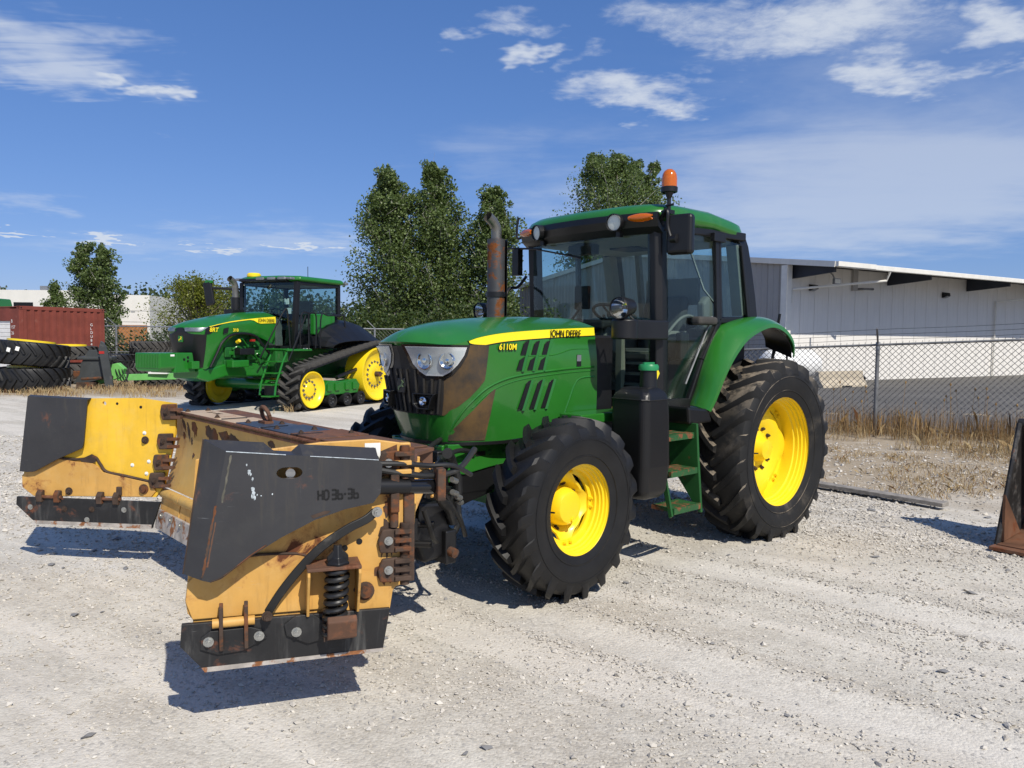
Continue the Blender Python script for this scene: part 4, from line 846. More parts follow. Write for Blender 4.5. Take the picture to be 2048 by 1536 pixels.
# rear linkage peeking past the fender
rl = MB().tube([(-.55, .55, .9), (-.62, .62, 1.45), (-.62, .70, 1.98)], .014, 8); rl.tube(smooth_path([(-.60, .60, 1.30), (-.62, .66, 1.62), (-.62, .72, 1.70), (-.66, .76, 1.62), (-.68, .76, 1.2)]), .010, 8); rl.box(-.75, -.3, -.35, .5, .5, .95); rl.build('rear_linkage', 'black', T)
MB().tube([(-.62, .69, 1.64), (-.62, .70, 1.74)], .024, 8).build('linkage_knob', 'red', T)
# front mounting frame to the plow
mf = MB()
for sd in (1, -1): mf.bar((3.1, sd*.26, .80), (3.55, sd*.30, .66), .05, .16); mf.bar((2.7, sd*.30, .66), (3.5, sd*.32, .50), .04, .10)
mf.box(3.10, 3.20, -.33, .33, .55, .95); mf.cyl((3.15, .0, .85), (3.55, 0, 1.0), .05)
mf.build('front_hitch', 'black', T, bevel=.008)
hz = [smooth_path(p) for p in ([(3.05, .20, 1.02), (3.25, .34, 1.0), (3.42, .42, .92), (3.5, .44, .75)], [(2.9, .36, .92), (3.12, .44, .96), (3.33, .50, .90), (3.45, .52, .70)], [(3.0, .30, .70), (3.2, .46, .62), (3.36, .52, .72), (3.5, .50, .9)], [(3.1, .3, .6), (3.22, .44, .46), (3.38, .46, .5), (3.48, .40, .68)])]
for h in hz: MB().tube(h, .017, 8).build('hydraulic_hose', 'hose', T)
for x, y, z in ((.55, -.34, 1.98), (.62, -.37, 1.95), (.70, -.36, 1.92), (.48, -.38, 1.96)): o = MB().tube([(x, y, 1.78), (x+.03, y, z)], .007, 6).build('lever', 'cab_dark', CB); MB().lathe([(-.02, .012), (0, .018), (.03, .012), (.035, .001)], (x+.03, y, z), (0, 0, 1), 10).build('lever_knob', 'cab_dark', o)
MB().box(.85, .89, -.60, -.42, 2.0, 2.22).build('monitor', 'cab_dark', CB, bevel=.01); MB().tube([(.9, -.62, 1.9), (.88, -.52, 2.02)], .012, 6).build('monitor_arm', 'cab_dark', CB)
MB().box(1.16, 1.26, -.34, -.05, 2.46, 2.55).build('sun_visor', 'cab_dark', CB, bevel=.01); MB().box(.5, .8, -.25, .05, 2.545, 2.562).build('roof_console', 'cab_dark', CB, bevel=.01)
for y in (-.56, .60): MB().box(.30, .95, y-.10, y+.10, 1.55, 1.74).build('side_console', 'cab_dark', CB, bevel=.03)
MB().tube(smooth_path([(.95, .52, 1.75), (.80, .56, 1.90), (.62, .56, 1.92), (.50, .55, 1.78)]), .012, 8).build('grab_handle', 'cab_trim', CB)
MB().box(1.02, 1.2, -.64, .64, 1.22, 1.28).build('pedal_step', 'cab_dark', CB); MB().box(.13, .17, -.30, .30, 2.05, 2.30).build('rear_blind', 'cab_trim', CB)
# ---------------------------------------------------------------- the snow plow on the front of the tractor
def t2w(x, y, z=0): return Vector((TX+math.cos(TA)*x-math.sin(TA)*y, TY+math.sin(TA)*x+math.cos(TA)*y, z))
PX = 4.4
P = thing('snow_plow', 'yellow snow plow with two hinged wings and grey tip guards, mounted on the wheeled tractor', 'snow plow', t2w(PX, 0), TA)
sec = smooth_path([(4.322-PX, 1.155, 0), (4.300-PX, 1.03, 0), (4.300-PX, .89, 0), (4.335-PX, .744, 0), (4.388-PX, .59, 0)], 4)
yy = np.linspace(-1.46, 1.40, 25)
MOLD = MB().sheet([[(p[0], y, p[1]) for y in yy] for p in sec[::-1]], .014).build('moldboard', 'plow_inner', P)
tag(MOLD, 'curved yellow centre blade with peeled paint')
random.seed(4)
def ragged(cx, cz, w, h, n=18, sd=None):
    pts = []
    for i in range(n):
        a = 2*math.pi*i/n; k = .65+.5*random.random()
        pts.append((cx+math.cos(a)*w*k, cz+math.sin(a)*h*k*(1.3 if math.sin(a) < 0 and i % 2 else .8)))
    return pts
def xmold(z): return np.interp(z, [p[1] for p in sec[::-1]], [p[0] for p in sec[::-1]])
for cy_, cz, w, h in ((-1.28, 1.07, .03, .05), (-1.20, 1.03, .025, .07), (-1.08, 1.06, .055, .06), (-.80, 1.055, .07, .07), (-.70, 1.04, .06, .06), (-.54, 1.055, .10, .05), (-.40, 1.05, .10, .04), (-1.30, .99, .02, .03), (.18, 1.08, .05, .025), (-1.1, .86, .02, .02), (-.88, .80, .015, .015), (-1.15, .96, .016, .03)):
    pl = ragged(cy_, cz, w, h); c = (cy_, cz)
    b = MB(); n = len(pl); b.add([(xmold(c[1])+.0025, *c)]+[(xmold(q[1])+.0025, *q) for q in pl]+[(xmold(q[1])-.001, *q) for q in pl], [(0, 1+i, 1+(i+1) % n) for i in range(n)]+[(1+i, 1+n+i, 1+n+(i+1) % n, 1+(i+1) % n) for i in range(n)])
    b.build('peeled_patch', 'rusty', MOLD)
# box body behind the blade
bx = MB().prism([(3.86-PX, 1.135), (3.86-PX, .98), (4.05-PX, .62), (4.33-PX, .56), (4.28-PX, .9), (4.30-PX, 1.135)], 'y', -1.45, 1.16); bx.build('blade_body', 'plow_yellow', P, bevel=.006)
MB().prism([(4.31-PX, 1.135), (4.10-PX, 1.135), (4.16-PX, .52), (4.37-PX, .50), (4.30-PX, .80)], 'y', 1.17, 1.40).build('end_box', 'plow_yellow', P, bevel=.006)
# top deck: separate plates
for nm, mat_, x0, x1, y0, y1, z in (('deck_plate', 'plate_cream', 4.30, 4.06, -1.42, -.74, 1.150), ('deck_plate', 'plate_cream', 4.28, 4.02, -.73, -.47, 1.147), ('deck_plate', 'plate_blue', 4.26, 4.0, -.46, -.10, 1.150), ('deck_plate', 'plate_blue', 4.25, 3.96, -.095, .28, 1.150), ('deck_plate', 'rust_top', 4.24, 3.90, .285, .60, 1.152), ('deck_plate', 'rust_top', 4.22, 3.89, .61, 1.17, 1.147)):
    MB().box(x1-PX, x0-PX, y0, y1, 1.137, z).build(nm, mat_, P, bevel=.003)
MB().prism([(4.325-PX, -1.46), (4.325-PX, 1.43), (4.14-PX, 1.43), (4.05-PX, 1.30), (3.87-PX, 1.20), (3.85-PX, -1.46)], 'z', 1.120, 1.1365).build('deck', 'rust_top', P)
MB().tube([(4.318-PX, -1.46, 1.150), (4.318-PX, 1.38, 1.150)], .011, 8).build('deck_rim', 'rust_top', P)
MB().prism([(4.02-PX, 1.12), (3.88-PX, 1.12), (3.88-PX, 1.02)], 'y', 1.19, 1.20).build('end_gusset', 'rust_top', P)
bolts(P, 'deck_bolt', 'rusty', [((x-PX, y, 1.15), (0, 0, 1)) for x, y in ((4.25, -1.36), (4.10, -1.36), (4.24, -.82), (4.2, -.40), (4.06, -.2), (4.2, .02), (4.04, .2), (4.2, .34), (3.96, .5))], .014, .014)
ey = MB(); c = V3((4.12-PX, -.31, 1.205)); ey.tube([c+.052*V3((math.sin(TH)*.35, math.cos(TH), math.sin(TH))) for TH in np.linspace(0, 2*math.pi, 25)], .014, 8, cap=False); ey.box(4.09-PX, 4.15-PX, -.36, -.26, 1.15, 1.166); ey.build('lifting_eye', 'rust_top', P)
for i in range(3): MB().box(4.08-PX, 4.26-PX, -.70+i*.0-.0+(.62 if i else 0)+(.45 if i == 2 else 0), -.69+(.62 if i else 0)+(.45 if i == 2 else 0), 1.15, 1.1545).build('deck_slot', 'decal_black', P)
for t_, y_ in (('M5', -1.12), ('S5', -1.24)): text('stencil', t_, .07, 'rusty', P, frame((4.16-PX, y_, 1.1512), (0, 1, 0), (-1, 0, 0)), .0006)
# trip edge along the bottom of the blade
ys = np.linspace(-1.42, 1.36, 8)
for i in range(7):
    MB().tube([(4.415-PX, ys[i]+.006, .555), (4.415-PX, ys[i+1]-.006, .555)], .036, 14).build('trip_tube', 'plow_inner', P)
    MB().prism([(4.425-PX, .535), (4.39-PX, .53), (4.425-PX, .40), (4.45-PX, .40)], 'y', ys[i]+.01, ys[i+1]-.01).build('trip_plate', 'plow_yellow', P)
    MB().prism([(4.462-PX, .44), (4.442-PX, .44), (4.46-PX, .30), (4.482-PX, .30)], 'y', ys[i]+.003, ys[i+1]-.003).build('cutting_edge', 'plow_edge', P, bevel=.003)
bolts(P, 'edge_bolt', 'zinc', [((4.464-PX, y, .41), (1, 0, .2)) for y in np.linspace(-1.3, 1.25, 14)], .017, .014)

def wing(hx, hy, tx, ty, side, label):
    """wing frame: x from hinge to tip, y towards the viewer's face of the wing, z up"""
    dx, dy = tx-hx, ty-hy; ang = math.atan2(dy, dx)
    o = bpy.data.objects.new('wing', None); S.collection.objects.link(o); o.parent = P; o.location = (hx-PX, hy, 0)
    # local y must point to the face seen: left of travel
    o.rotation_euler = (0, 0, ang); o['label'] = label; return o
# ---- near wing (tractor's left)
Wn = wing(4.42, 1.552, 5.11, 1.25, 1, 'near wing with grey guard reading HD 36-36, spring and curved hose')
pl = [(.818, .685), (.828, .60), (.82, .545), (.80, .515), (.79, .43), (.341, .42), (-.03, .42), (-.052, .56), (-.10, .62), (-.14, .74), (-.148, .83), (-.10, 1.18), (-.085, 1.242), (.042, 1.262), (.27, 1.255), (.60, 1.22), (.78, 1.20)]
MB().prism(pl, 'y', -.035, -.015).build('wing_plate', 'plow_yellow', Wn, bevel=.004)
lw = [(.816, .68), (.826, .60), (.80, .520), (.35, .512), (.20, .512), (.22, .60), (.26, .70), (.34, .76), (.45, .775), (.60, .77), (.72, .78)]
MB().prism(lw, 'y', -.0145, -.002).build('lower_plate', 'plow_yellow', Wn, bevel=.003)
MB().tube(smooth_path([(.80, -.004, .755), (.6, -.004, .775), (.45, -.004, .775), (.34, -.004, .76), (.28, -.004, .70), (.21, -.004, .64)]), .006, 6).build('weld_seam', 'rusty', Wn)
# bent grey guard with slot hole and stencilled letters
GO = [(.718, 1.296), (.029, 1.223), (.014, 1.19), (.022, 1.039), (.054, .997), (.177, .976), (.304, .937), (.44, .872), (.56, .803), (.679, .716), (.72, .704), (.81, .74)]
def guard(Wp, mat_, y0=.02, y1=.10):
    """a plate bent over at the tip edge and along the top"""
    face = [(.655, 1.246), (.03, 1.185), (.014, 1.165), (.022, 1.039), (.054, .997), (.177, .976), (.304, .937), (.44, .872), (.56, .803), (.679, .716), (.72, .704), (.755, .716)]
    return face
g = MB()
fc = guard(Wn, None)
ol = [(.760, 1.262), (.028, 1.225)]
n_ = len(fc); hole = [(.405+.036*math.cos(a)+(.017 if math.cos(a) > 0 else -.017), 1.146+.024*math.sin(a)) for a in np.linspace(0, 2*math.pi, 20, endpoint=False)]
# face with a real hole: bridge outline to hole
def holed(outer, inner, ax, a, b):
    m = MB(); oi = min(((i, j) for i in range(len(outer)) for j in range(len(inner))), key=lambda ij: (outer[ij[0]][0]-inner[ij[1]][0])**2+(outer[ij[0]][1]-inner[ij[1]][1])**2)
    i, j = oi; poly = outer[:i+1]+inner[j:]+inner[:j+1]+outer[i:]
    return m.prism(poly, ax, a, b)
def ccw(p):
    a = sum(p[i][0]*p[(i+1) % len(p)][1]-p[(i+1) % len(p)][0]*p[i][1] for i in range(len(p))); return p if a > 0 else p[::-1]
g = holed(ccw(fc), ccw(hole)[::-1], 'y', .088, .100)
G1 = g.build('guard', 'plow_grey', Wn)
# bent-over tip edge and top edge of the guard
gb = MB()
gb.add([(.655, .100, 1.246), (.755, .100, .716), (.83, .045, .735), (.745, .045, 1.292), (.655, .088, 1.246), (.755, .088, .716), (.82, .035, .735), (.735, .035, 1.292)], [(0, 1, 2, 3), (7, 6, 5, 4), (3, 2, 6, 7), (1, 5, 6, 2), (0, 3, 7, 4)])
gb.add([(.83, .045, .735), (.83, -.03, .74), (.75, -.03, 1.295), (.745, .045, 1.292)], [(0, 1, 2, 3)])
gb.build('guard_tip_flange', 'plow_grey', Wn)
gt = MB(); top = [(.655, 1.246), (.45, 1.226), (.42, 1.223), (.35, 1.216), (.32, 1.213), (.03, 1.185)]
A_ = [(x, .100, z) for x, z in top]; B_ = [(x+.085*(x/.655), .035, z+.045 if k not in (2, 3) else z+.012) for k, (x, z) in enumerate(top)]
gt.sheet([A_, B_], .010, smooth=False); gt.build('guard_top_flange', 'plow_grey', Wn)
MB().cyl((.40, .05, 1.14), (.40, .078, 1.14), .02).build('guard_bolt', 'steel', Wn)
# stencil letters cut through the guard, drawn as dark strokes
def seg_text(s, x, z, h, w, y, par):
    SEG = {'H': 'bcefg', 'D': 'abcdef', '3': 'abgcd', '6': 'fgcde', '-': 'g', ' ': ''}
    for ch in s:
        if ch == 'D':      # stencil D: stem apart from the bowl
            for a0, b0, a1, b1 in ((.0, .0, .0, 1.), (.18, .0, .75, .0), (.75, .0, 1., .22), (1., .22, 1., .78), (1., .78, .75, 1.), (.75, 1., .18, 1.)):
                MB().bar((x-a0*w, y, z+b0*h), (x-a1*w, y, z+b1*h), .0035, .0075, (0, 0, 1) if b0 == b1 else (1, 0, 0)).build('stencil_stroke', 'decal_black', par)
            x -= w*1.38; continue
        for q in SEG[ch]:
            L = {'a': ((0, 1), (1, 1)), 'b': ((1, .55), (1, 1)), 'c': ((1, 0), (1, .45)), 'd': ((0, 0), (1, 0)), 'e': ((0, 0), (0, .45)), 'f': ((0, .55), (0, 1)), 'g': ((0, .5), (1, .5))}[q]
            (a, b), (c, d) = L; wd = w*(.5 if ch == '-' else 1)
            MB().bar((x-a*wd, y, z+b*h), (x-c*wd, y, z+d*h), .0035, .0075, (0, 1, 0) if False else ((0, 0, 1) if b == d else (1, 0, 0))).build('stencil_stroke', 'decal_black', par)
        x -= w*((.5 if ch == '-' else 1)+.38) if ch != ' ' else w*.35
seg_text('HD 36-36', .288, 1.024, .040, .0185, .1005, G1)
# scraped pale paint on the guard
for x, z, w, h in ((.566, 1.158, .007, .012), (.560, 1.148, .004, .008), (.553, 1.128, .004, .008), (.552, 1.085, .008, .012), (.549, 1.068, .007, .014), (.546, 1.05, .006, .010), (.556, 1.055, .003, .012), (.575, 1.188, .003, .006), (.535, 1.06, .003, .004), (.52, 1.055, .003, .003), (.475, 1.06, .003, .004)):
    pp = ragged(x, z, w, h, 14); MB().prism(pp, 'y', .1, .1006).build('scrape_mark', 'scrape', G1)
MB().prism([(.31, .945), (.25, .962), (.235, .972), (.26, .975), (.32, .957)], 'y', .1, .1012).build('scrape_mark', 'rusty', G1)
# cutting edge shoe
MB().prism([(.841, .512), (.848, .418), (.753, .300), (.0, .300), (-.033, .492), (.30, .500)], 'y', .0, .022).build('wing_shoe', 'plow_black', Wn, bevel=.003)
MB().prism([(.765, .318), (.753, .298), (-.003, .298), (-.001, .312)], 'y', -.004, .026).build('worn_edge', 'plow_edge', Wn)
# hinge clip of the shoe
cp_ = MB().prism([(.77, .40), (.765, .45), (.73, .475), (.60, .475), (.565, .475), (.525, .46), (.50, .42), (.60, .375), (.70, .37)], 'y', .0225, .034); cp_.build('clip_plate', 'plow_black', Wn, bevel=.003)
for s_ in (.685, .585):
    MB().prism([(.0, .375), (.05, .39), (.06, .46), (.045, .57), (.02, .59), (-.01, .50)], 'x', s_-.008, s_+.008).build('clip_ear', 'rusty', Wn, bevel=.003)
MB().cyl((.72, .03, .505), (.55, .03, .505), .020).build('clip_pin', 'plow_yellow', Wn)
bolts(Wn, 'shoe_bolt', 'zinc', [((.736, .034, .431), (0, 1, 0)), ((.533, .034, .434), (0, 1, 0))], .015, .018)
# trip spring in its bracket
for s_, t_ in ((.330, 'rusty'), (.115, 'rusty')):
    sgn = 1 if s_ > .2 else -1
    MB().prism([(-.012, .72), (.13, .72), (.135, .70), (.05, .50), (-.012, .49)], 'x', s_-.006, s_+.006).build('spring_bracket_side', 'plow_yellow', Wn, bevel=.003)
MB().box(.108, .338, -.012, .135, .720, .734).build('spring_bracket_top', 'rust_top', Wn, bevel=.003)
sc_ = V3((.222, .075, .43)); tip_ = V3((.205, .075, .715)); ax_ = tip_-sc_
MB().tube([sc_+ax_*t+.044*V3((math.cos(t*2*math.pi*8.5), math.sin(t*2*math.pi*8.5), 0)) for t in np.linspace(0, 1, 170)], .0115, 8).build('trip_spring', 'spring', Wn)
sp_ = MB().cyl(sc_-ax_*.05, tip_+V3((0, 0, .09)), .014); sp_.lathe([(0, .055), (.012, .055), (.03, .03), (.085, .020), (.085, .001)], tip_+V3((0, 0, .018)), (0, 0, 1), 6, smooth=False); sp_.prism([(.25, .735), (.16, .735), (.16, .77), (.19, .80), (.22, .80), (.25, .77)], 'y', .06, .09); sp_.build('spring_rod', 'black', Wn, bevel=.003)
MB().prism([(.03, .40), (.05, .385), (.135, .42), (.155, .50), (.13, .52), (.04, .45)], 'x', .13, .255).build('spring_foot', 'rust_top', Wn, bevel=.006)
MB().prism([(.42, .42), (.43, .47), (.38, .505), (.31, .505), (.25, .46), (.25, .39), (.33, .375)], 'y', .0225, .036).build('spring_foot_plate', 'plow_black', Wn, bevel=.003)
MB().prism([(.02, .40), (.10, .40), (.10, .45), (.03, .51)], 'x', .255, .267).build('spring_foot_ear', 'rusty', Wn)
bolts(Wn, 'shoe_bolt', 'zinc', [((.378, .036, .434), (0, 1, 0))], .015, .018)
# flat curved strap running from shoe to hinge
hp = smooth_path([(.50, .03, .525), (.44, .04, .62), (.36, .05, .72), (.27, .06, .81), (.16, .06, .88), (.08, .055, .915), (.035, .04, .945)], 5)
MB().loft([[(p[0]-.020*.55, p[1]+.008, p[2]-.016), (p[0]+.020*.55, p[1]+.008, p[2]+.016), (p[0]+.020*.55, p[1]-.008, p[2]+.016), (p[0]-.020*.55, p[1]-.008, p[2]-.016)] for p in hp], smooth=True).build('curved_strap', 'hose', Wn, bevel=.004)
bolts(Wn, 'strap_bolt', 'zinc', [((.03, .05, .945), (0, 1, 0))], .016, .026); bolts(Wn, 'strap_bolt', 'rusty', [((.50, .045, .52), (0, 1, 0))], .016, .026)
# big bolt, holes and rust stain
MB().lathe([(0, .042), (.01, .042), (.012, .026), (.03, .026), (.03, .001)], (.075, -.014, .572), (0, 1, 0), 18, smooth=False).build('pivot_bolt', 'rusty', Wn)
for x, z, r_ in ((.10, .80, .014), (.165, .775, .014), (.12, .69, .014), (.115, .58, .012)): MB().cyl((x, -.016, z), (x, -.0135, z), r_, n=16).build('bolt_hole', 'decal_black', Wn)
# hinge knuckles
for z in (1.155, .80, .665):
    hk = MB().prism([(.01, z-.055), (-.07, z-.06), (-.085, z), (-.07, z+.055), (.0, z+.05), (.02, z)], 'y', -.012, .012); hk.build('hinge_lug', 'rusty', Wn, bevel=.006)
    for dz in (-.04, .0, .04): MB().box(-.13, -.055, -.035, .03, z+dz-.010, z+dz+.010).build('hinge_leaf', 'plow_yellow' if z > 1 and dz <= 0 else 'rusty', Wn, bevel=.003)
    MB().cyl((-.105, -.005, z-.075), (-.105, -.005, z+.075), .022).build('hinge_pin', 'rusty', Wn)
    bolts(Wn, 'hinge_bolt', 'zinc', [((-.028, .012, z), (0, 1, 0))], .014, .018)
MB().box(-.15, -.10, -.06, -.0, .60, 1.22).build('hinge_post', 'rusty', Wn, bevel=.006)
# wing ram with its end blocks
MB().cyl((.03, .03, 1.055), (-.12, -.01, 1.04), .036, n=20).build('ram_barrel', 'black', Wn); MB().cyl((-.12, -.01, 1.04), (-.29, -.05, 1.025), .034, n=18).build('ram_rod', 'black_gloss', Wn)
for x in (-.055, -.27): MB().box(x-.02, x+.02, -.06, .03, .93 if x > -.2 else .97, 1.12).build('ram_block', 'rusty', Wn, bevel=.006)
MB().cyl((-.055, .0, .86), (-.055, 0, 1.0), .02).build('ram_pin', 'rusty', Wn)
for pts, r_ in (([(.02, .04, 1.16), (-.10, .02, 1.15), (-.22, -.02, 1.13), (-.34, -.05, 1.12), (-.45, -.12, 1.06)], .012), ([(.02, .03, 1.13), (-.12, .01, 1.10), (-.25, -.03, 1.08), (-.38, -.08, 1.10), (-.48, -.16, 1.18)], .014)):
    MB().tube(smooth_path(pts), r_, 8).build('ram_hose', 'hose', Wn)
lb = MB().box(.005, .075, -.0145, -.0125, 1.10, 1.245); LB = lb.build('instruction_label', 'paper', Wn)
for i in range(7): MB().box(.028 if i % 3 else .035, .07, -.0124, -.0119, 1.222-i*.012, 1.225-i*.012).build('label_line', 'decal_black', LB)
MB().prism([(.012, 1.15), (.026, 1.15), (.03, 1.175), (.02, 1.19), (.012, 1.18)], 'y', -.0124, -.0119).build('label_mark', 'decal_black', LB)
# ---- far wing (tractor's right), seen on its inner face
Wf = wing(4.49, -1.435, 5.123, -2.162, -1, 'far wing flared outward with grey tip guard')
pf = [(.93, 1.25), (.463, 1.246), (.076, 1.256), (-.197, 1.222), (-.19, .99), (-.10, .62), (-.03, .527), (.94, .503), (1.03, .58), (1.02, .70)]
h1 = [(.362+.016*math.cos(a), 1.211+.016*math.sin(a)) for a in np.linspace(0, 2*math.pi, 16, endpoint=False)]
holed(ccw(pf), ccw(h1)[::-1], 'y', -.02, .0).build('wing_plate', 'plow_bright', Wf)
MB().prism([(1.03, .66), (.93, .735), (.738, .792), (.60, .775), (.466, .769), (.42, .745), (.379, .702), (.2, .668), (-.004, .631), (-.035, .571), (.0, .530), (.94, .506), (1.03, .57)], 'y', .0005, .012).build('lower_plate', 'plow_yellow', Wf, bevel=.003)
MB().tube(smooth_path([(.72, .003, .796), (.6, .003, .79), (.50, .003, .80), (.44, .003, .81), (.40, .003, .76), (.35, .003, .705), (.2, .003, .678), (.0, .003, .640)]), .011, 6).build('weld_seam', 'rusty', Wf)
MB().prism([(.55, .795), (.46, .835), (.43, .82), (.43, .775), (.47, .768), (.55, .778)], 'y', .0125, .0137).build('rust_patch', 'rusty', Wf)
gf = MB().prism([(.937, 1.257), (.464, 1.242), (.50, .93), (.514, .881), (.70, .80), (.902, .696), (.96, .690), (1.02, .695)], 'y', .035, .046); gf.build('guard', 'plow_grey', Wf, bevel=.003)
MB().add([(.937, .046, 1.257), (1.02, .046, .695), (1.045, .0, .695), (.962, .0, 1.257), (.937, -.03, 1.257), (1.02, -.03, .695)], [(0, 1, 2, 3), (3, 2, 5, 4)]).build('guard_tip_flange', 'rusty', Wf)
MB().sheet([[(.937, .046, 1.257), (.464, .046, 1.242)], [(.95, .0, 1.265), (.464, .0, 1.25)]], .008).build('guard_top_flange', 'plow_grey', Wf)
MB().prism([(1.065, .500), (1.072, .44), (.913, .303), (-.007, .299), (-.08, .497)], 'y', .006, .028).build('wing_shoe', 'plow_black', Wf, bevel=.003)
MB().prism([(.935, .325), (.91, .300), (-.007, .296), (-.01, .328)], 'y', .0, .031).build('worn_edge', 'plow_edge', Wf)
bolts(Wf, 'shoe_bolt', 'zinc', [((x, .028, z), (0, 1, 0)) for x, z in ((.955, .425), (.205, .43), (.50, .345))], .014, .010); bolts(Wf, 'shoe_bolt', 'rusty', [((x, .028, z), (0, 1, 0)) for x, z in ((.68, .42), (.46, .425))], .015, .012)
for x in (.87, .73, .39, .26):
    MB().prism([(.0, .47), (.05, .47), (.055, .53), (.03, .56), (.0, .55)], 'x', x-.022, x+.022).build('clip_ear', 'rusty', Wf, bevel=.004)
for a, b in ((.90, .70), (.42, .23)): MB().cyl((a, .035, .508), (b, .035, .508), .012).build('clip_pin', 'rust_top', Wf)
MB().lathe([(0, .036), (.008, .036), (.01, .024), (.024, .024), (.024, .001)], (.055, .012, .588), (0, 1, 0), 16, smooth=False).build('pivot_bolt', 'rusty', Wf)
bolts(Wf, 'plate_bolt', 'rusty', [((.65, .012, .552), (0, 1, 0)), ((.045, .0, .948), (0, 1, 0))], .020, .018)
for x, z, r_ in ((.26, 1.212, .010), (.075, 1.19, .011)): MB().cyl((x, -.001, z), (x, .0012, z), r_, n=14).build('bolt_hole', 'decal_black', Wf)
bolts(Wf, 'plate_bolt', 'paper', [((x, .0, z), (0, 1, 0)) for x, z in ((.05, 1.0), (.15, .76), (.02, .79), (.04, .70))], .010, .006)
MB().prism([(.265, .60), (.225, .60), (.225, .535), (.265, .535)], 'y', .0125, .03).build('rust_lug', 'rusty', Wf, bevel=.006)
for x, z in ((-.150, 1.16), (-.120, .945), (-.085, .79), (-.05, .655)):
    MB().prism([(x+.05, z+.055), (x-.06, z+.06), (x-.06, z-.055), (x+.045, z-.06), (x+.062, z)], 'y', .001, .030).build('hinge_lug', 'rusty', Wf, bevel=.008)
    for dz in (-.035, .02): MB().box(x-.105, x-.03, .005, .045, z+dz-.010, z+dz+.010).build('hinge_leaf', 'rust_top', Wf)
    bolts(Wf, 'hinge_bolt', 'rusty', [((x+.01, .03, z), (0, 1, 0))], .015, .014)
# rear push frame of the plow
pf_ = MB(); 
for y in (-.32, .32): pf_.prism([(4.06-PX, 1.0), (4.02-PX, .50), (3.62-PX, .45), (3.55-PX, .75), (3.7-PX, 1.05)], 'y', y-.02, y+.02)
pf_.box(3.70-PX, 4.1-PX, -.5, .5, .50, .60); pf_.box(3.9-PX, 4.15-PX, -1.2, 1.1, .62, .74); pf_.build('push_frame', 'black', P, bevel=.006)
MB().cyl((3.9-PX, .55, .8), (3.55-PX, .75, .85), .045).build('angle_ram', 'black', P)
MB().box(-.135, -.06, -.055, -.02, 1.09, 1.24).build('hinge_bracket', 'plow_yellow', Wn, bevel=.006); MB().box(-.13, -.05, -.05, -.02, .89, .96).build('hinge_bracket', 'plow_yellow', Wn, bevel=.006)
MB().prism([(.02, 1.20), (-.07, 1.235), (-.075, 1.13), (-.05, 1.10), (.0, 1.09), (.025, 1.13)], 'y', -.0148, -.0135).build('rust_stain', 'rusty', Wn); MB().prism(ragged(-.03, .82, .045, .10, 22), 'y', -.0148, -.0138).build('rust_stain', 'rusty', Wn); MB().prism(ragged(-.02, .66, .05, .06, 22), 'y', -.0148, -.0138).build('rust_stain', 'rusty', Wn); MB().prism(ragged(-.035, .95, .03, .05, 18), 'y', -.0148, -.0138).build('rust_stain', 'rusty', Wn)
# hydraulics between blade and tractor
vb = MB().prism([(3.78-PX, .78), (3.60-PX, .76), (3.55-PX, .60), (3.60-PX, .44), (3.74-PX, .42), (3.80-PX, .55)], 'y', .74, .94); VB = vb.build('valve_body', 'black', P, bevel=.02)
MB().box(3.54-PX, 3.62-PX, .80, .98, .40, .60).build('valve_bracket', 'black', VB, bevel=.01); MB().cyl((3.60-PX, .86, .50), (3.58-PX, 1.02, .47), .028).build('valve_spool', 'rusty', VB); MB().cyl((3.82-PX, .9, .66), (3.72-PX, 1.0, .66), .02).build('valve_port', 'black', VB); MB().cyl((3.84-PX, .9, .55), (3.74-PX, 1.0, .55), .02).build('valve_port', 'black', VB)
for pts, r_ in (([(3.72, 1.12, 1.08), (3.62, 1.0, 1.06), (3.52, .90, 1.0), (3.46, .88, .88), (3.44, .86, .74)], .026), ([(3.80, 1.15, .86), (3.72, 1.08, .80), (3.62, 1.0, .74), (3.55, .95, .64)], .026), ([(3.90, 1.2, .88), (3.82, 1.1, .92), (3.72, 1.02, .90), (3.60, .9, .84), (3.45, .8, .80)], .018), ([(3.95, 1.2, 1.0), (3.80, 1.1, 1.0), (3.64, .95, 1.0), (3.45, .7, .98), (3.2, .5, .92)], .018), ([(3.7, .9, .62), (3.55, .85, .50), (3.35, .75, .55), (3.2, .55, .7)], .018), ([(3.9, 1.15, .8), (3.8, 1.1, .62), (3.7, 1.0, .56)], .016), ([(3.6, .95, .8), (3.45, .9, .62), (3.35, .82, .5), (3.3, .7, .6)], .014)):
    q = smooth_path([(x-PX, y, z) for x, y, z in pts], 6); rr_ = [r_*(1.0+(.12 if i_ % 3 == 0 else 0)) for i_ in range(len(q))] if r_ > .02 else r_; MB().tube(q, rr_, 10).build('hydraulic_hose', 'hose', P)
for x, y, z in ((3.56, .96, .82), (3.50, .92, .78), (3.46, .88, .74), (3.58, .98, .90)): MB().cyl((x-PX, y, z), (x-PX-.05, y-.02, z-.02), .017, n=8).build('hose_fitting', 'zinc', P)
MB().tube(smooth_path([(3.86-PX, 1.18, 1.05), (3.84-PX, 1.2, .98), (3.83-PX, 1.2, .90), (3.9-PX, 1.22, .88)], 4), .008, 6).build('hose_guide', 'plow_yellow', P)
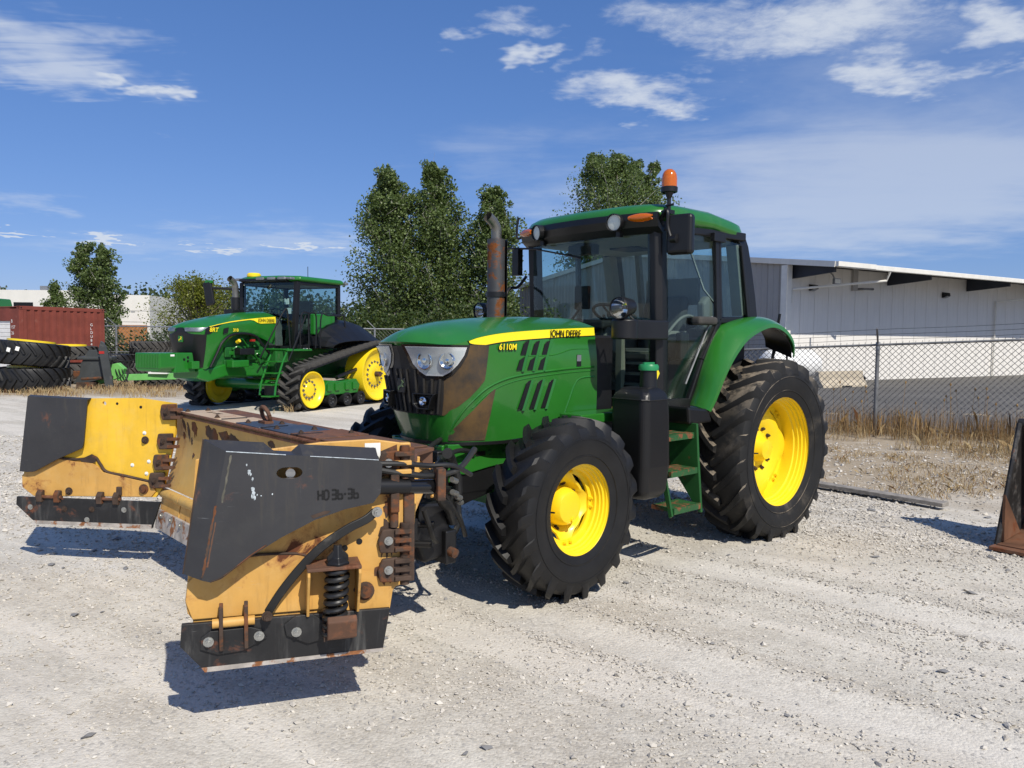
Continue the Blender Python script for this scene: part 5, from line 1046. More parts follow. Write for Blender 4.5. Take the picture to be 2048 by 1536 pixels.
# rust along the worn fold of the near guard and its lower rim
random.seed(12)
def streak(pts, w, y, mat_, par):
    L_ = [(x+w*random.uniform(.4, 1.2), z) for x, z in pts]; R_ = [(x-w*random.uniform(.3, 1.1), z) for x, z in pts]
    MB().prism(L_+R_[::-1], 'y', y, y+.0008).build('rust_streak', mat_, par)
fold = lambda t: (.655+.10*t, 1.246-.53*t)
streak([fold(t) for t in np.linspace(.42, .98, 26)], .006, .1002, 'rusty', G1)
streak([(fold(t)[0]-.012, fold(t)[1]) for t in np.linspace(.55, .9, 16)], .004, .1002, 'rust_top', G1)
streak([(fold(t)[0]-.022, fold(t)[1]) for t in np.linspace(.03, .4, 18)], .005, .1002, 'fold_wear', G1)
for a_, b_ in ((0, 1),):
    ed = [(.72, .708), (.679, .722), (.60, .778), (.56, .808), (.50, .845)]; q_ = smooth_path([(x, z, 0) for x, z in ed], 4); MB().tube([(p_[0], .100, p_[1]) for p_ in q_], .003, 6).build('edge_wear', 'rusty', G1)
MB().tube([(.655, .101, 1.246), (.45, .101, 1.226), (.42, .101, 1.223)], .0022, 6).build('edge_wear', 'scrape', G1); MB().tube([(.32, .101, 1.213), (.18, .101, 1.20), (.03, .101, 1.185)], .0018, 6).build('edge_wear', 'scrape', G1)
MB().tube([(.745, .045, 1.292), (.83, .045, .735)], .003, 6).build('edge_wear', 'rusty', G1)
# ---------------------------------------------------------------- the tracked tractor behind
K = thing('tracked_tractor', 'green rubber-tracked tractor with front weight block, parked behind the snow plow', 'tractor', (-5.59, 19.81, 0), R(245))
KH = np.array([  # hood skin, nose centre to rear
 [(3.46, 0, .98), (3.44, .20, .98), (3.38, .36, .98), (3.28, .42, 1.0), (3.0, .44, 1.25), (2.6, .46, 1.68), (1.9, .48, 1.70), (1.30, .50, 1.50)],
 [(3.56, 0, 1.40), (3.53, .26, 1.40), (3.44, .44, 1.40), (3.30, .48, 1.42), (3.0, .50, 1.52), (2.6, .50, 1.74), (1.9, .51, 1.76), (1.30, .52, 1.70)],
 [(3.62, 0, 1.78), (3.60, .30, 1.78), (3.48, .49, 1.78), (3.30, .52, 1.80), (3.0, .53, 1.86), (2.6, .53, 1.92), (1.9, .54, 1.99), (1.30, .54, 2.02)],
 [(3.60, 0, 1.88), (3.57, .30, 1.88), (3.45, .48, 1.885), (3.28, .51, 1.91), (3.0, .52, 1.97), (2.6, .52, 2.04), (1.9, .53, 2.12), (1.30, .53, 2.17)]])
KC = np.array([(3.58, 0, 1.90), (3.48, 0, 1.96), (3.35, 0, 2.01), (3.2, 0, 2.05), (2.95, 0, 2.10), (2.55, 0, 2.17), (1.9, 0, 2.25), (1.25, 0, 2.29)])
def kcol(k):
    c = np.array([cat_interp(KH[i], abs(k)) for i in range(4)]); s = -1 if k < 0 else 1
    pts = [cat_interp(c, v) for v in np.linspace(0, 3, 12)]; Pp = pts[-1]; Q = cat_interp(KC, abs(k))
    for i in range(1, 7):
        t = i/6; pts.append(np.array([Pp[0]+(Q[0]-Pp[0])*t, Pp[1]*(1-t), Pp[2]+(Q[2]-Pp[2])*math.sin(t*math.pi/2)]))
    return [(p[0], s*p[1], p[2]) for p in pts]
kk = np.concatenate([np.linspace(-7, 7, 71)])
KHO = MB().sheet([kcol(k) for k in kk[::-1]], .01).build('hood', 'green_new', K, sharp=50)
def kp(k, v, off=.008, s=1):
    f = lambda q: cat_interp(np.array([cat_interp(KH[i], max(q, 0)) for i in range(4)]), v)
    p = f(abs(k)); d = f(abs(k)+.03)-f(abs(k)-.03); n = V3((d[1], -d[0], 0)); n /= np.linalg.norm(n)+1e-9
    if abs(k) < .05: n = V3((1, 0, 0))
    p = p+n*off; return (p[0], (-1 if (k < 0 or s < 0) else 1)*p[1], p[2])
def kpatch(rows, off=.01, nc=10, s=1):
    g = [[kp(a+(b-a)*j/nc, v, off, s) for j in range(nc+1)] for v, a, b in rows]
    if s < 0: g = g[::-1]
    return MB().sheet(g, .006)
kpatch([(0.15, -2.2, 2.2), (1, -2.5, 2.5), (1.8, -2.6, 2.6), (2.3, -.5, .5), (2.9, -.3, .3)], .012, 24).build('grille', 'black', K)
for sd in (1, -1):
    kpatch([(1.8, 2.3, 3.1), (2.3, 2.4, 3.6), (2.85, 2.4, 4.4)], .011, 8, sd).build('nose_panel', 'black', K)
    h = kpatch([(2.05, .55, 1.9), (2.4, .5, 2.4), (2.85, .45, 2.75)], .016, 8, sd).build('headlight', 'galv', K); kpatch([(2.1, .6, 1.8), (2.4, .55, 2.3), (2.8, .5, 2.6)], .03, 8, sd).build('lens', 'lens', h)
    g = [[kp(k, 2.98-w*q/4, .013, sd) for q in range(5)] for k in np.linspace(2.9, 6.98, 26) for w in [.25 if k < 5.75 else .25+.75*min(1, max(0, k-5.75)/.3)]]
    MB().sheet(g if sd > 0 else g[::-1], .004).build('hood_stripe', 'decal_yellow', KHO)
MB().prism([(-.065, 1.56), (.065, 1.56), (.07, 1.64), (.06, 1.70), (-.06, 1.70), (-.07, 1.64)], 'x', 3.60, 3.62).build('emblem', 'green_new', K, bevel=.004)
MB().prism([(x*1.5, 1.63+z*1.5) for x, z in DEER], 'x', 3.621, 3.626).build('deer_mark', 'decal_yellow', K)
def ktxt(s, x, z, size, mat, y, **k): return text('lettering', s, size, mat, KHO, frame((x, y, z), (-1, 0, 0), (0, 0, 1)), .001, **k)
ktxt('JOHN DEERE', 1.90, 2.035, .115, 'decal_black', .568, sx=.82); ktxt('8RT', 3.33, 1.79, .13, 'decal_yellow', .545, shear=.15, sx=1.1, bold=.003); ktxt('310', 2.66, 1.80, .10, 'decal_yellow', .548, sx=1.1, bold=.002)
MB().prism([(2.92, 1.86), (2.78, 1.89), (2.80, 1.78), (2.94, 1.74)], 'y', .53, .545).build('hood_vent', 'decal_black', KHO)
# arch trim and engine bay
MB().tube(smooth_path([(3.25, .47, 1.02), (3.1, .50, 1.30), (2.95, .52, 1.56), (2.7, .53, 1.72), (2.3, .53, 1.76), (1.95, .53, 1.70), (1.75, .53, 1.52), (1.45, .53, 1.25)]), .03, 8).build('arch_trim', 'black', K)
en = MB().box(1.3, 3.2, -.34, .34, .75, 1.75); en.build('engine_block', 'green_dirty', K, bevel=.03)
random.seed(8)
for i in range(16):
    x, z = random.uniform(1.6, 2.75), random.uniform(1.0, 1.62); w, h = random.uniform(.05, .16), random.uniform(.04, .12)
    MB().box(x-w, x+w, .34, .34+random.uniform(.03, .1), z-h, z+h).build('engine_part', random.choice(['green_dirty', 'green_new', 'green_dirty']), K, bevel=.015)
for i in range(5):
    x, z = random.uniform(1.8, 2.7), random.uniform(1.2, 1.6)
    MB().tube(smooth_path([(x, .4, z), (x-.1, .46, z+.06), (x-.25, .44, z-.05), (x-.35, .42, z-.15)]), .018, 8).build('engine_pipe', 'green_new', K)
MB().box(2.05, 2.5, .42, .60, 1.28, 1.42).build('tool_box', 'black', K, bevel=.01); MB().box(2.25, 2.75, .42, .62, 1.0, 1.16).build('battery_box', 'green_new', K, bevel=.02)
MB().cyl((2.45, .45, 1.56), (2.45, .53, 1.6), .04).build('oil_cap', 'yellow_new', K); MB().box(1.95, 2.05, .44, .52, 1.58, 1.63).build('fuse_box', 'red', K)
MB().prism([(3.5, .98), (3.5, .78), (3.2, .70), (2.7, .80), (1.3, .75), (1.3, 1.05), (2.6, 1.1), (3.1, 1.0)], 'y', -.38, .38).build('front_frame', 'green_new', K, bevel=.03)
# weight block
wbk = MB().prism([(-.34, 1.0), (-.36, 1.04), (-.36, 1.34), (.36, 1.34), (.36, 1.04), (.30, .96), (-.30, .96)], 'x', 4.05, 4.46)
WB = wbk.build('weight_block', 'green_new', K, bevel=.02); MB().prism([(4.05, 1.34), (3.62, 1.34), (3.55, .92), (4.1, .92)], 'y', -.36, .36).build('weight_carrier', 'green_new', K, bevel=.02)
for y in np.linspace(-.32, .32, 15): MB().box(4.46, 4.472, y-.016, y+.016, 1.03, 1.32).build('weight_plate', 'green_new', WB, bevel=.004)
for y in (-.39, .39): MB().box(3.55, 3.75, y-.09, y+.09, 1.0, 1.16).build('weight_bracket', 'green_new', WB, bevel=.01)
MB().box(4.1, 4.2, .362, .366, 1.27, 1.31).build('label', 'paper', WB); bolts(WB, 'bolt', 'decal_black', [((x, .361, z), (0, 1, 0)) for x, z in ((3.75, 1.24), (3.75, 1.16), (3.85, 1.2), (3.72, 1.08))], .02, .012)
# exhaust
MB().cyl((1.62, -.40, 2.1), (1.62, -.40, 2.62), .10, n=18).build('exhaust_stack', 'black', K); MB().tube(smooth_path([(1.62, -.40, 2.55), (1.62, -.40, 2.80), (1.64, -.40, 2.92), (1.70, -.40, 3.0), (1.80, -.40, 3.06)]), .075, 16, cap=False).build('exhaust_tip', 'exhaust_tip', K)
MB().box(1.45, 1.85, -.55, -.28, 2.05, 2.33).build('exhaust_shroud', 'black', K, bevel=.02)
# cab
kc = bpy.data.objects.new('cab', None); S.collection.objects.link(kc); kc.parent = K
cf = MB()
for sd in (1, -1):
    cf.bar((.98, sd*.82, 1.42), (.90, sd*.86, 3.02), .11, .12, (1, 0, 0)); cf.bar((-.66, sd*.86, 2.25), (-.66, sd*.86, 3.02), .09, .10, (1, 0, 0))
    cf.bar((.95, sd*.86, 2.99), (-.7, sd*.86, 2.99), .08, .08); cf.bar((.95, sd*.86, 1.46), (.25, sd*.88, 1.46), .06, .08); cf.bar((.25, sd*.88, 1.46), (-.1, sd*.88, 2.22), .05, .05); cf.bar((-.1, sd*.88, 2.25), (-.7, sd*.88, 2.25), .06, .08)
cf.bar((.9, -.86, 2.99), (.9, .86, 2.99), .08, .08); cf.bar((-.68, -.86, 2.99), (-.68, .86, 2.99), .08, .08); cf.bar((-.68, -.86, 2.27), (-.68, .86, 2.27), .08, .08)
cf.build('cab_frame', 'black', kc, bevel=.01)
MB().sheet([[(np.interp(z, [1.5, 3.0], [1.03, .94])+.10*math.cos(y/.8*math.pi/2), y, z) for y in np.linspace(-.8, .8, 9)] for z in (3.0, 2.5, 2.0, 1.5)], .006).build('windscreen', 'glass_tint', kc)
for sd in (1, -1): MB().prism([(.93, 1.5), (.27, 1.5), (-.08, 2.27), (-.62, 2.27), (-.62, 2.97), (.88, 2.97)], 'y', sd*.855, sd*.862).build('side_glass', 'glass_tint', kc)
MB().box(-.70, -.694, -.82, .82, 2.3, 2.97).build('rear_window', 'glass_tint', kc)
def kr(s, z, f=0): return [(x, y, z) for x, y in ((1.06*s+f, -.72*s), (1.16*s+f, -.5*s), (1.16*s+f, .5*s), (1.06*s+f, .72*s), (.9*s, .96*s), (-.75*s, .96*s), (-.92*s, .80*s), (-.92*s, -.80*s), (-.75*s, -.96*s), (.9*s, -.96*s))]
KR = MB().loft([kr(.96, 3.03), kr(1.0, 3.06), kr(1.0, 3.12), kr(.95, 3.16), kr(.7, 3.18)], smooth=False).build('roof', 'green_new', kc, bevel=.02)
MB().prism([(1.16, 3.10), (1.18, 3.04), (.9, 3.0), (.85, 3.03)], 'y', -.72, .72).build('roof_visor', 'black', kc)
for y in (-.80, .78): MB().box(.98, 1.14, y-.09, y+.09, 3.06, 3.12).build('roof_lamp', 'galv', KR, bevel=.02)
for y in (-.05, .30, .62): MB().box(1.14, 1.20, y-.12, y+.12, 3.055, 3.125).build('roof_lamp', 'galv', KR, bevel=.02)
MB().box(-.98, -.86, .72, .96, 3.05, 3.12).build('roof_lamp', 'galv', KR, bevel=.02)
MB().lathe([(0, .17), (.05, .17), (.09, .14), (.10, .001)], (.95, -.45, 3.16), (0, 0, 1), 20).build('satellite_dome', 'yellow_new', KR)
MB().lathe([(0, .09), (.04, .07), (.06, .001)], (-.1, .35, 3.17), (0, 0, 1), 14).build('antenna_base', 'black', KR); MB().cyl((-.1, .35, 3.2), (-.1, .35, 3.48), .008).build('antenna', 'black', KR)
MB().box(-.6, .9, -.75, .75, 1.40, 1.46).build('cab_floor', 'cab_dark', kc); MB().box(-.72, -.6, -.8, .8, 1.45, 2.28).build('rear_wall', 'cab_dark', kc); MB().box(-.6, .8, -.8, .8, 2.98, 3.02).build('headliner', 'beige', kc)
MB().box(-.35, .2, -.28, .28, 1.85, 2.02).build('operator_seat', 'seat_cloth', kc, bevel=.05); MB().box(-.42, -.28, -.27, .27, 1.95, 2.62).build('backrest', 'seat_cloth', kc, bevel=.05); MB().prism([(.85, 1.46), (.6, 1.46), (.62, 2.1), (.85, 2.15)], 'y', -.15, .15).build('console', 'cab_trim', kc, bevel=.03)
c = V3((.55, 0, 2.28)); dd = V3((-.5, 0, .86)); u_ = V3((0, 1, 0)); v_ = np.cross(dd, u_); MB().tube([c+.21*(u_*math.cos(a)+v_*math.sin(a)) for a in np.linspace(0, 2*math.pi, 25)], .017, 6).build('steering_wheel', 'cab_dark', kc)
MB().box(.1, .3, .62, .72, 1.95, 2.15).build('display', 'cab_trim', kc)
for z, y in ((2.55, .55), (2.32, .62)): MB().box(.90, .93, y-.06, y+.06, z-.07, z+.07).build('sticker', 'paper', kc)
MB().tube([(.97, .2, 2.98), (1.02, .35, 2.8), (.99, .62, 2.6)], .012, 6).build('wiper', 'black', kc)
# mirrors
for sd in (-1,):
    MB().tube([(.9, sd*.86, 2.86), (1.15, sd*1.3, 2.88), (1.25, sd*1.55, 2.88)], .03, 8).build('mirror_arm', 'black', kc)
    MB().box(-.04, .04, -.13, .13, -.30, .30, Matrix.Translation((1.27, sd*1.62, 2.75)) @ Matrix.Rotation(.2, 4, 'X')).build('mirror', 'black', kc, bevel=.03); MB().box(1.23, 1.31, sd*1.62-.11, sd*1.62+.11, 3.0, 3.08).build('mirror_cap', 'green_new', kc, bevel=.02)
# tracks
def hull_path(step=.05):
    """belt line round idler, rollers and drive wheel; counter-clockwise from the side"""
    ci, ri, cd, rd = V3((1.40, .47)), .47, V3((-1.20, .74)), .74
    d = ci-cd; L = np.linalg.norm(d); base = math.atan2(d[1], d[0]); off = math.acos((rd-ri)/L)
    a0 = base+off                     # upper tangent
    pts = []
    for a in np.linspace(a0, -math.pi/2+2*math.pi, 40): pts.append(cd+rd*V3((math.cos(a), math.sin(a))))
    for a in np.linspace(-math.pi/2, a0, 30): pts.append(ci+ri*V3((math.cos(a), math.sin(a))))
    pts.append(pts[0]); pts = np.array(pts); s = np.concatenate([[0], np.cumsum(np.linalg.norm(np.diff(pts, axis=0), axis=1))]); n = int(s[-1]/step)
    t = np.linspace(0, s[-1], n+1)[:-1]; return np.stack([np.interp(t, s, pts[:, 0]), np.interp(t, s, pts[:, 1])], 1), s[-1]
bp, BL = hull_path()
def at_s(sv):
    n = len(bp); i = sv/BL*n; a = bp[int(i) % n]; b = bp[(int(i)+1) % n]; f = i-int(i); p = a+(b-a)*f; d = bp[(int(i)+2) % n]-bp[(int(i)-1) % n]; d = d/np.linalg.norm(d); return p, d
lug_me = None
for sd in (1, -1):
    tr = bpy.data.objects.new('track', None); S.collection.objects.link(tr); tr.parent = K; yc = sd*1.45; tr.location = (0, yc, 0)
    rows = []
    for i in list(range(len(bp)))+[0]:
        p = bp[i]; q = bp[(i+1) % len(bp)]; o = bp[i-1]; d = q-o; d /= np.linalg.norm(d); n = V3((d[1], -d[0]))
        rows.append([(p[0], -.30, p[1]), (p[0]+n[0]*.035, -.30, p[1]+n[1]*.035), (p[0]+n[0]*.035, .30, p[1]+n[1]*.035), (p[0], .30, p[1]), (p[0], -.30, p[1])])
    MB().sheet(rows[::-1]).build('belt', 'rubber', tr)
    nl = 48
    for i in range(nl):
        for hs in (1, -1):
            p, d = at_s(((i+(.5 if hs > 0 else 0))/nl)*BL); n = V3((d[1], -d[0]))
            if lug_me is None:
                b = MB(); q = []
                for t, w in ((0, .035), (1, .05)):
                    y = -.02+t*.31; x = .17*t
                    q.append([(x-w*1.2, y, -.005), (x-w*.8, y, .09), (x+w*.8, y, .09), (x+w*1.2, y, -.005)])
                b.loft(q, smooth=False); lo = b.build('tread_lug', 'rubber_grey', tr); lug_me = lo.data
            else: lo = link('tread_lug', lug_me, None, tr)
            X = Vector((d[0], 0, d[1])); Z = Vector((n[0], 0, n[1])); Y = Z.cross(X)
            if Y.y*hs < 0: Y = -Y
            m = Matrix((X, Y, Z)).transposed().to_4x4(); m.translation = Vector((p[0]+n[0]*.034, 0, p[1]+n[1]*.034)); lo.matrix_local = m
    for nm, x, z, r in (('idler_wheel', 1.40, .47, .43), ('drive_wheel', -1.20, .74, .69)):
        w = MB().lathe([(-.27, r*.6), (-.27, r), (.27, r), (.285, r*.99), (.285, r*.94), (.24, r*.90), (.17, r*.72), (.15, r*.55), (.17, r*.42), (.20, r*.36), (.21, r*.2), (.21, .001)] if sd > 0 else [(.27, r*.6), (.27, r), (-.27, r), (-.285, r*.94), (-.2, r*.6), (-.2, .001)], (x, 0, z), (0, 1, 0), 48).build(nm, 'yellow_new', tr, sharp=40)
        nb = 12 if r < .5 else 16
        if sd > 0: bolts(w, 'wheel_nut', 'galv_dull', [((x+math.cos(a)*r*.47, .165, z+math.sin(a)*r*.47), (0, 1, 0)) for a in np.arange(nb)*2*math.pi/nb], .022, .03)
        if sd < 0: MB().lathe([(.27, r*.97), (.285, r*.94), (.22, r*.7), (.2, r*.4), (.2, .001)], (x, 0, z), (0, 1, 0), 40).build('inner_face', 'yellow_new', tr)
    for x in (.66, .08, -.48):
        MB().lathe([(-.27, .10), (-.27, .165), (.27, .165), (.275, .12), (.24, .11), (.22, .05), (.22, .001)], (x, 0, .172), (0, 1, 0), 28).build('mid_roller', 'rubber_new', tr)
        bolts(tr, 'roller_nut', 'galv', [((x+math.cos(a)*.07, .225, .172+math.sin(a)*.07), (0, 1, 0)) for a in np.arange(5)*2*math.pi/5], .012, .012)
    ug = MB().prism([(.95, .30), (.95, .50), (.75, .66), (.2, .62), (-.35, .66), (-.5, .5), (-.4, .30)], 'y', -.05, .22); ug.build('undercarriage', 'green_new', tr, bevel=.02)
    MB().cyl((.3, .1, .70), (-.9, .05, .95), .05).build('tension_ram', 'black', tr)
    for x in (.75, .45, .05, -.25): MB().box(x-.08, x+.08, .22, .26, .40, .58).build('undercarriage_rib', 'green_new', tr, bevel=.015)
    # dark plastic fender over the drive wheel
    g = []
    for a in np.linspace(R(4), R(172), 11):
        row = []
        for q, hgt in ((-.55, .72), (-.32, .66), (-.05, .42), (.16, .20)):
            row.append((-.62+1.14*math.cos(a)*(1-.06*max(0, q)), sd*q, 1.40+hgt*math.sin(a)**.8))
        g.append(row)
    MB().sheet(g[::-1] if sd > 0 else g, .02, smooth=False).build('fender', 'black_plastic', tr)
    MB().prism([(.5, 1.40), (.2, 1.80), (-.2, 2.05), (-1.0, 2.05), (-1.5, 1.7), (-1.75, 1.40)], 'y', sd*-.60, sd*-.50).build('fender_side', 'black_plastic', tr, bevel=.02)
MB().box(-1.6, 1.3, -.55, .55, .7, 1.40).build('transmission', 'green_dirty', K, bevel=.03); MB().cyl((-1.2, -1.6, .74), (-1.2, 1.6, .74), .16).build('rear_axle', 'green_new', K); MB().cyl((1.4, -1.2, .55), (1.4, 1.2, .55), .12).build('front_axle', 'green_new', K); MB().cyl((-1.2, 1.5, .74), (-1.2, 1.80, .74), .07).build('axle_stub', 'rusty', K)
MB().box(-.3, .5, .90, 1.05, 1.75, 2.26).build('side_panel', 'green_new', K, bevel=.03)
# steps and rails
for i, (x, z) in enumerate(((1.75, 1.42), (1.95, 1.14), (2.05, .88), (2.15, .62), (2.2, .36))):
    MB().box(x-.22, x+.08, .72 if i == 0 else .86+.03*i, 1.25 if i else 1.25, z-.03, z).build('step', 'green_new', K, bevel=.006)
for y in (.80, 1.24):
    MB().tube([(1.66, y, 1.42), (1.85, y, 1.12), (2.08, y, .62), (2.12, y, .36)], .025, 8).build('step_rail', 'green_new', K)
MB().box(1.98, 2.02, .84, 1.22, .36, .62).build('step_back', 'black', K); MB().box(.9, 1.75, .80, 1.30, 1.36, 1.41).build('platform', 'green_new', K, bevel=.01)
for pts in ([(1.30, 1.28, 1.42), (1.28, 1.30, 2.2), (1.0, 1.30, 2.26), (.75, 1.30, 2.2), (.75, 1.28, 1.42)], [(1.95, .66, 1.2), (1.75, .80, 1.7), (1.45, .90, 2.25), (1.35, .95, 2.28), (1.3, .98, 1.42)], [(1.70, 1.28, 1.15), (1.4, 1.30, 1.7), (1.15, 1.32, 2.2)], [(.60, 1.3, 1.42), (.58, 1.32, 2.2), (.3, 1.32, 2.22), (-.4, 1.25, 2.25)], [(1.02, 1.3, 1.4), (1.02, 1.3, 2.25)]):
    MB().tube(smooth_path(pts, 5), .018, 8).build('handrail', 'black', K)
MB().tube([(-.4, 1.25, 2.25), (-.45, 1.3, 1.6)], .02, 8).build('handrail', 'black', K); MB().cyl((-.1, 1.35, 1.62), (-.1, 1.35, 1.72), .05).build('def_cap', 'tag_blue', K)
MB().box(.80, .86, 1.0, 1.15, 1.36, 1.42).build('label', 'paper', K)
# ---------------------------------------------------------------- white warehouse on the right
BD = V3((.854, .52)); BN = V3((.52, -.854)); BC = V3((11.05, 31.35))
BG = thing('warehouse', 'long low white metal warehouse with grey gable end and deep eave', 'building', (BC[0], BC[1], 0), math.atan2(BD[1], BD[0]))
# local frame: x along the long wall, y into the building
LW, DW, EV, RG = 36., 20.4, 4.85, 6.05
def ribbed(x0, x1, z0, z1, pitch, dep, y=0.):
    n = max(1, round((x1-x0)/pitch)); p = []
    for i in range(n):
        a = x0+(x1-x0)*i/n; w = (x1-x0)/n
        p += [(a, 0), (a+w*.70, 0), (a+w*.78, dep), (a+w*.92, dep)]
    p.append((x1, 0)); return [[(x, y-d, z) for x, d in p] for z in (z0, z1)]
npan = 40; pw = LW/npan
pm = None
for i in range(npan):
    if pm is None: po = MB().sheet(ribbed(.008, pw-.008, 0, EV-.05, .30, .004), .01, smooth=False).build('wall_panel', 'wall_white', BG); pm = po.data
    else: po = link('wall_panel', pm, None, BG)
    po.location = (i*pw, 0, 0)
gp = None; ngp = 22; gw = DW/ngp
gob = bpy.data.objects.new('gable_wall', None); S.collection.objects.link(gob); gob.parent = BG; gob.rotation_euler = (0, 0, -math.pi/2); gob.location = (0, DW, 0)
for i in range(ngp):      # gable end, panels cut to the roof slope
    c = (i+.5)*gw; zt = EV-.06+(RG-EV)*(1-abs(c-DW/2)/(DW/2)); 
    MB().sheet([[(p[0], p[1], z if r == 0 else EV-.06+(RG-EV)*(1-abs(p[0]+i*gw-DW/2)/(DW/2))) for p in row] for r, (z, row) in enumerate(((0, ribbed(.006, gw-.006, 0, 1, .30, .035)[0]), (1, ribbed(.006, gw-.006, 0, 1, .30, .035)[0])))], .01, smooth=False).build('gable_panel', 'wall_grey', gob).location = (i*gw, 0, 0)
core = MB().prism([(.05, 0), (DW-.05, 0), (DW-.05, EV-.1), (DW/2, RG-.1), (.05, EV-.1)], 'x', .05, LW-.05); core.build('wall_core', 'wall_white', BG)
OH = 2.35; sl_ = (RG-EV)/(DW/2)
rf = MB().prism([(-OH, EV-OH*sl_), (DW/2, RG), (DW+.3, EV-.3*sl_), (DW+.3, EV-.3*sl_+.12), (DW/2, RG+.12), (-OH, EV-OH*sl_+.12)], 'x', -.12, LW+.3)
rf.build('roof', 'wall_white', BG)
MB().box(.0, LW+.32, -OH-.12, -OH+.02, EV-OH*sl_-.06, EV-OH*sl_+.13).build('gutter', 'trim_white', BG, bevel=.02); MB().box(-.14, 2.2, -OH-.14, -OH+.04, EV-OH*sl_-.03, EV-OH*sl_+.15).build('gutter_end', 'trim_white', BG)
MB().bar((-.15, -OH, EV-OH*sl_+.05), (-.15, DW/2, RG+.05), .05, .22).build('barge_board', 'trim_white', BG); MB().bar((-.15, DW/2, RG+.05), (-.15, DW, EV+.05), .05, .22).build('barge_board', 'trim_white', BG)
MB().box(-.16, .16, -.16, .12, 0, EV-.1).build('corner_column', 'trim_white', BG)
for i, x in enumerate((.35, 6.8, 13.3, 19.5, 26., 32.)):
    zt = EV-.06; MB().prism([(-.03, EV-.02), (-OH+.35, EV-.02-(OH-.35)*sl_), (-OH+.35, EV-.24-(OH-.35)*sl_), (-.03, EV-.62)], 'x', x-.06, x+.06).build('eave_beam', 'beam_navy', BG); 
# downpipes
for x in (.25, 15.9):
    MB().tube([(x+3.0 if x < 1 else x+2.6, -OH-.05, EV-OH*sl_-.05), (x+3.0 if x < 1 else x+2.6, -OH+.1, EV-OH*sl_-.42), (x, -.10, EV-1.05), (x, -.10, .06 if x > 1 else EV-1.6)], .05, 8).build('downpipe', 'trim_white', BG)
for x, z in ((1.55, 3.9), (11.3, 3.95), (20.6, 3.95), (29.5, 3.95)):
    o = MB().prism([(-.02, z-.10), (-.02, z+.16), (-.22, z+.12), (-.26, z-.02)], 'x', x-.16, x+.16).build('wall_light', 'decal_black', BG); MB().prism([(-.03, z-.11), (-.25, z-.035), (-.26, z-.05), (-.04, z-.125)], 'x', x-.13, x+.13).build('light_lens', 'galv', o)
o = MB().box(1.9, 2.3, -.85, -.75, 4.05, 4.28).build('flood_light', 'galv', BG); MB().box(1.93, 2.27, -.86, -.852, 4.08, 4.25).build('light_lens', 'paper', o); MB().tube([(2.1, -.7, 4.28), (2.1, -.6, 4.45), (2.1, -.4, 4.62)], .03, 6).build('flood_bracket', 'galv', o)
MB().tube([(4.6, -.02, 3.98), (4.6, -.3, 3.98), (5.1, -.45, 3.98)], .05, 8).build('wall_pipe', 'galv_dull', BG); MB().box(-.4+4.6, -.1+4.6, -.12, -.02, 3.9, 5.0).build('wall_duct', 'wall_grey', BG)
MB().box(22.4, 26, -2.2, -.1, 0, 1.1).build('dock_box', 'wall_grey', BG)
# ---------------------------------------------------------------- barrier and tank in that yard
br = thing('concrete_barrier', 'tan concrete road barrier standing on the asphalt behind the fence', 'barrier', (12.3, 28.9, 0), math.atan2(1.5, 2.35))
MB().prism([(-.30, 0), (-.28, .09), (-.12, .30), (-.08, .60), (.08, .60), (.12, .30), (.28, .09), (.30, 0)], 'x', -1.35, 1.35).build('block', 'concrete', br, bevel=.02); MB().box(-.25, .35, -.305, -.25, .0, .06).build('lift_slot', 'decal_black', br); MB().tube([(1.36, 0, .35), (1.55, 0, .33), (1.6, .0, .25)], .05, 8).build('connector', 'black', br)
tkn = thing('propane_tank', 'white cylindrical tank lying beyond the concrete barrier', 'tank', (10.9, 30.2, 0), math.atan2(1.5, 2.35))
MB().lathe([(-1.5, .001), (-1.47, .25), (-1.35, .48), (-1.1, .60), (1.1, .60), (1.35, .48), (1.47, .25), (1.5, .001)], (0, 0, .78), (1, 0, 0), 36).build('vessel', 'white_paint', tkn); MB().lathe([(0, .2), (.2, .2), (.28, .12), (.3, .001)], (0, 0, 1.36), (0, 0, 1), 18).build('valve_dome', 'white_paint', tkn)
for x in (-.8, .8): MB().box(x-.1, x+.1, -.4, .4, 0, .25).build('saddle', 'concrete', tkn)
MB().cyl((1.2, 0, 1.3), (1.2, 0, 1.85), .03).build('vent_pipe', 'galv', tkn)

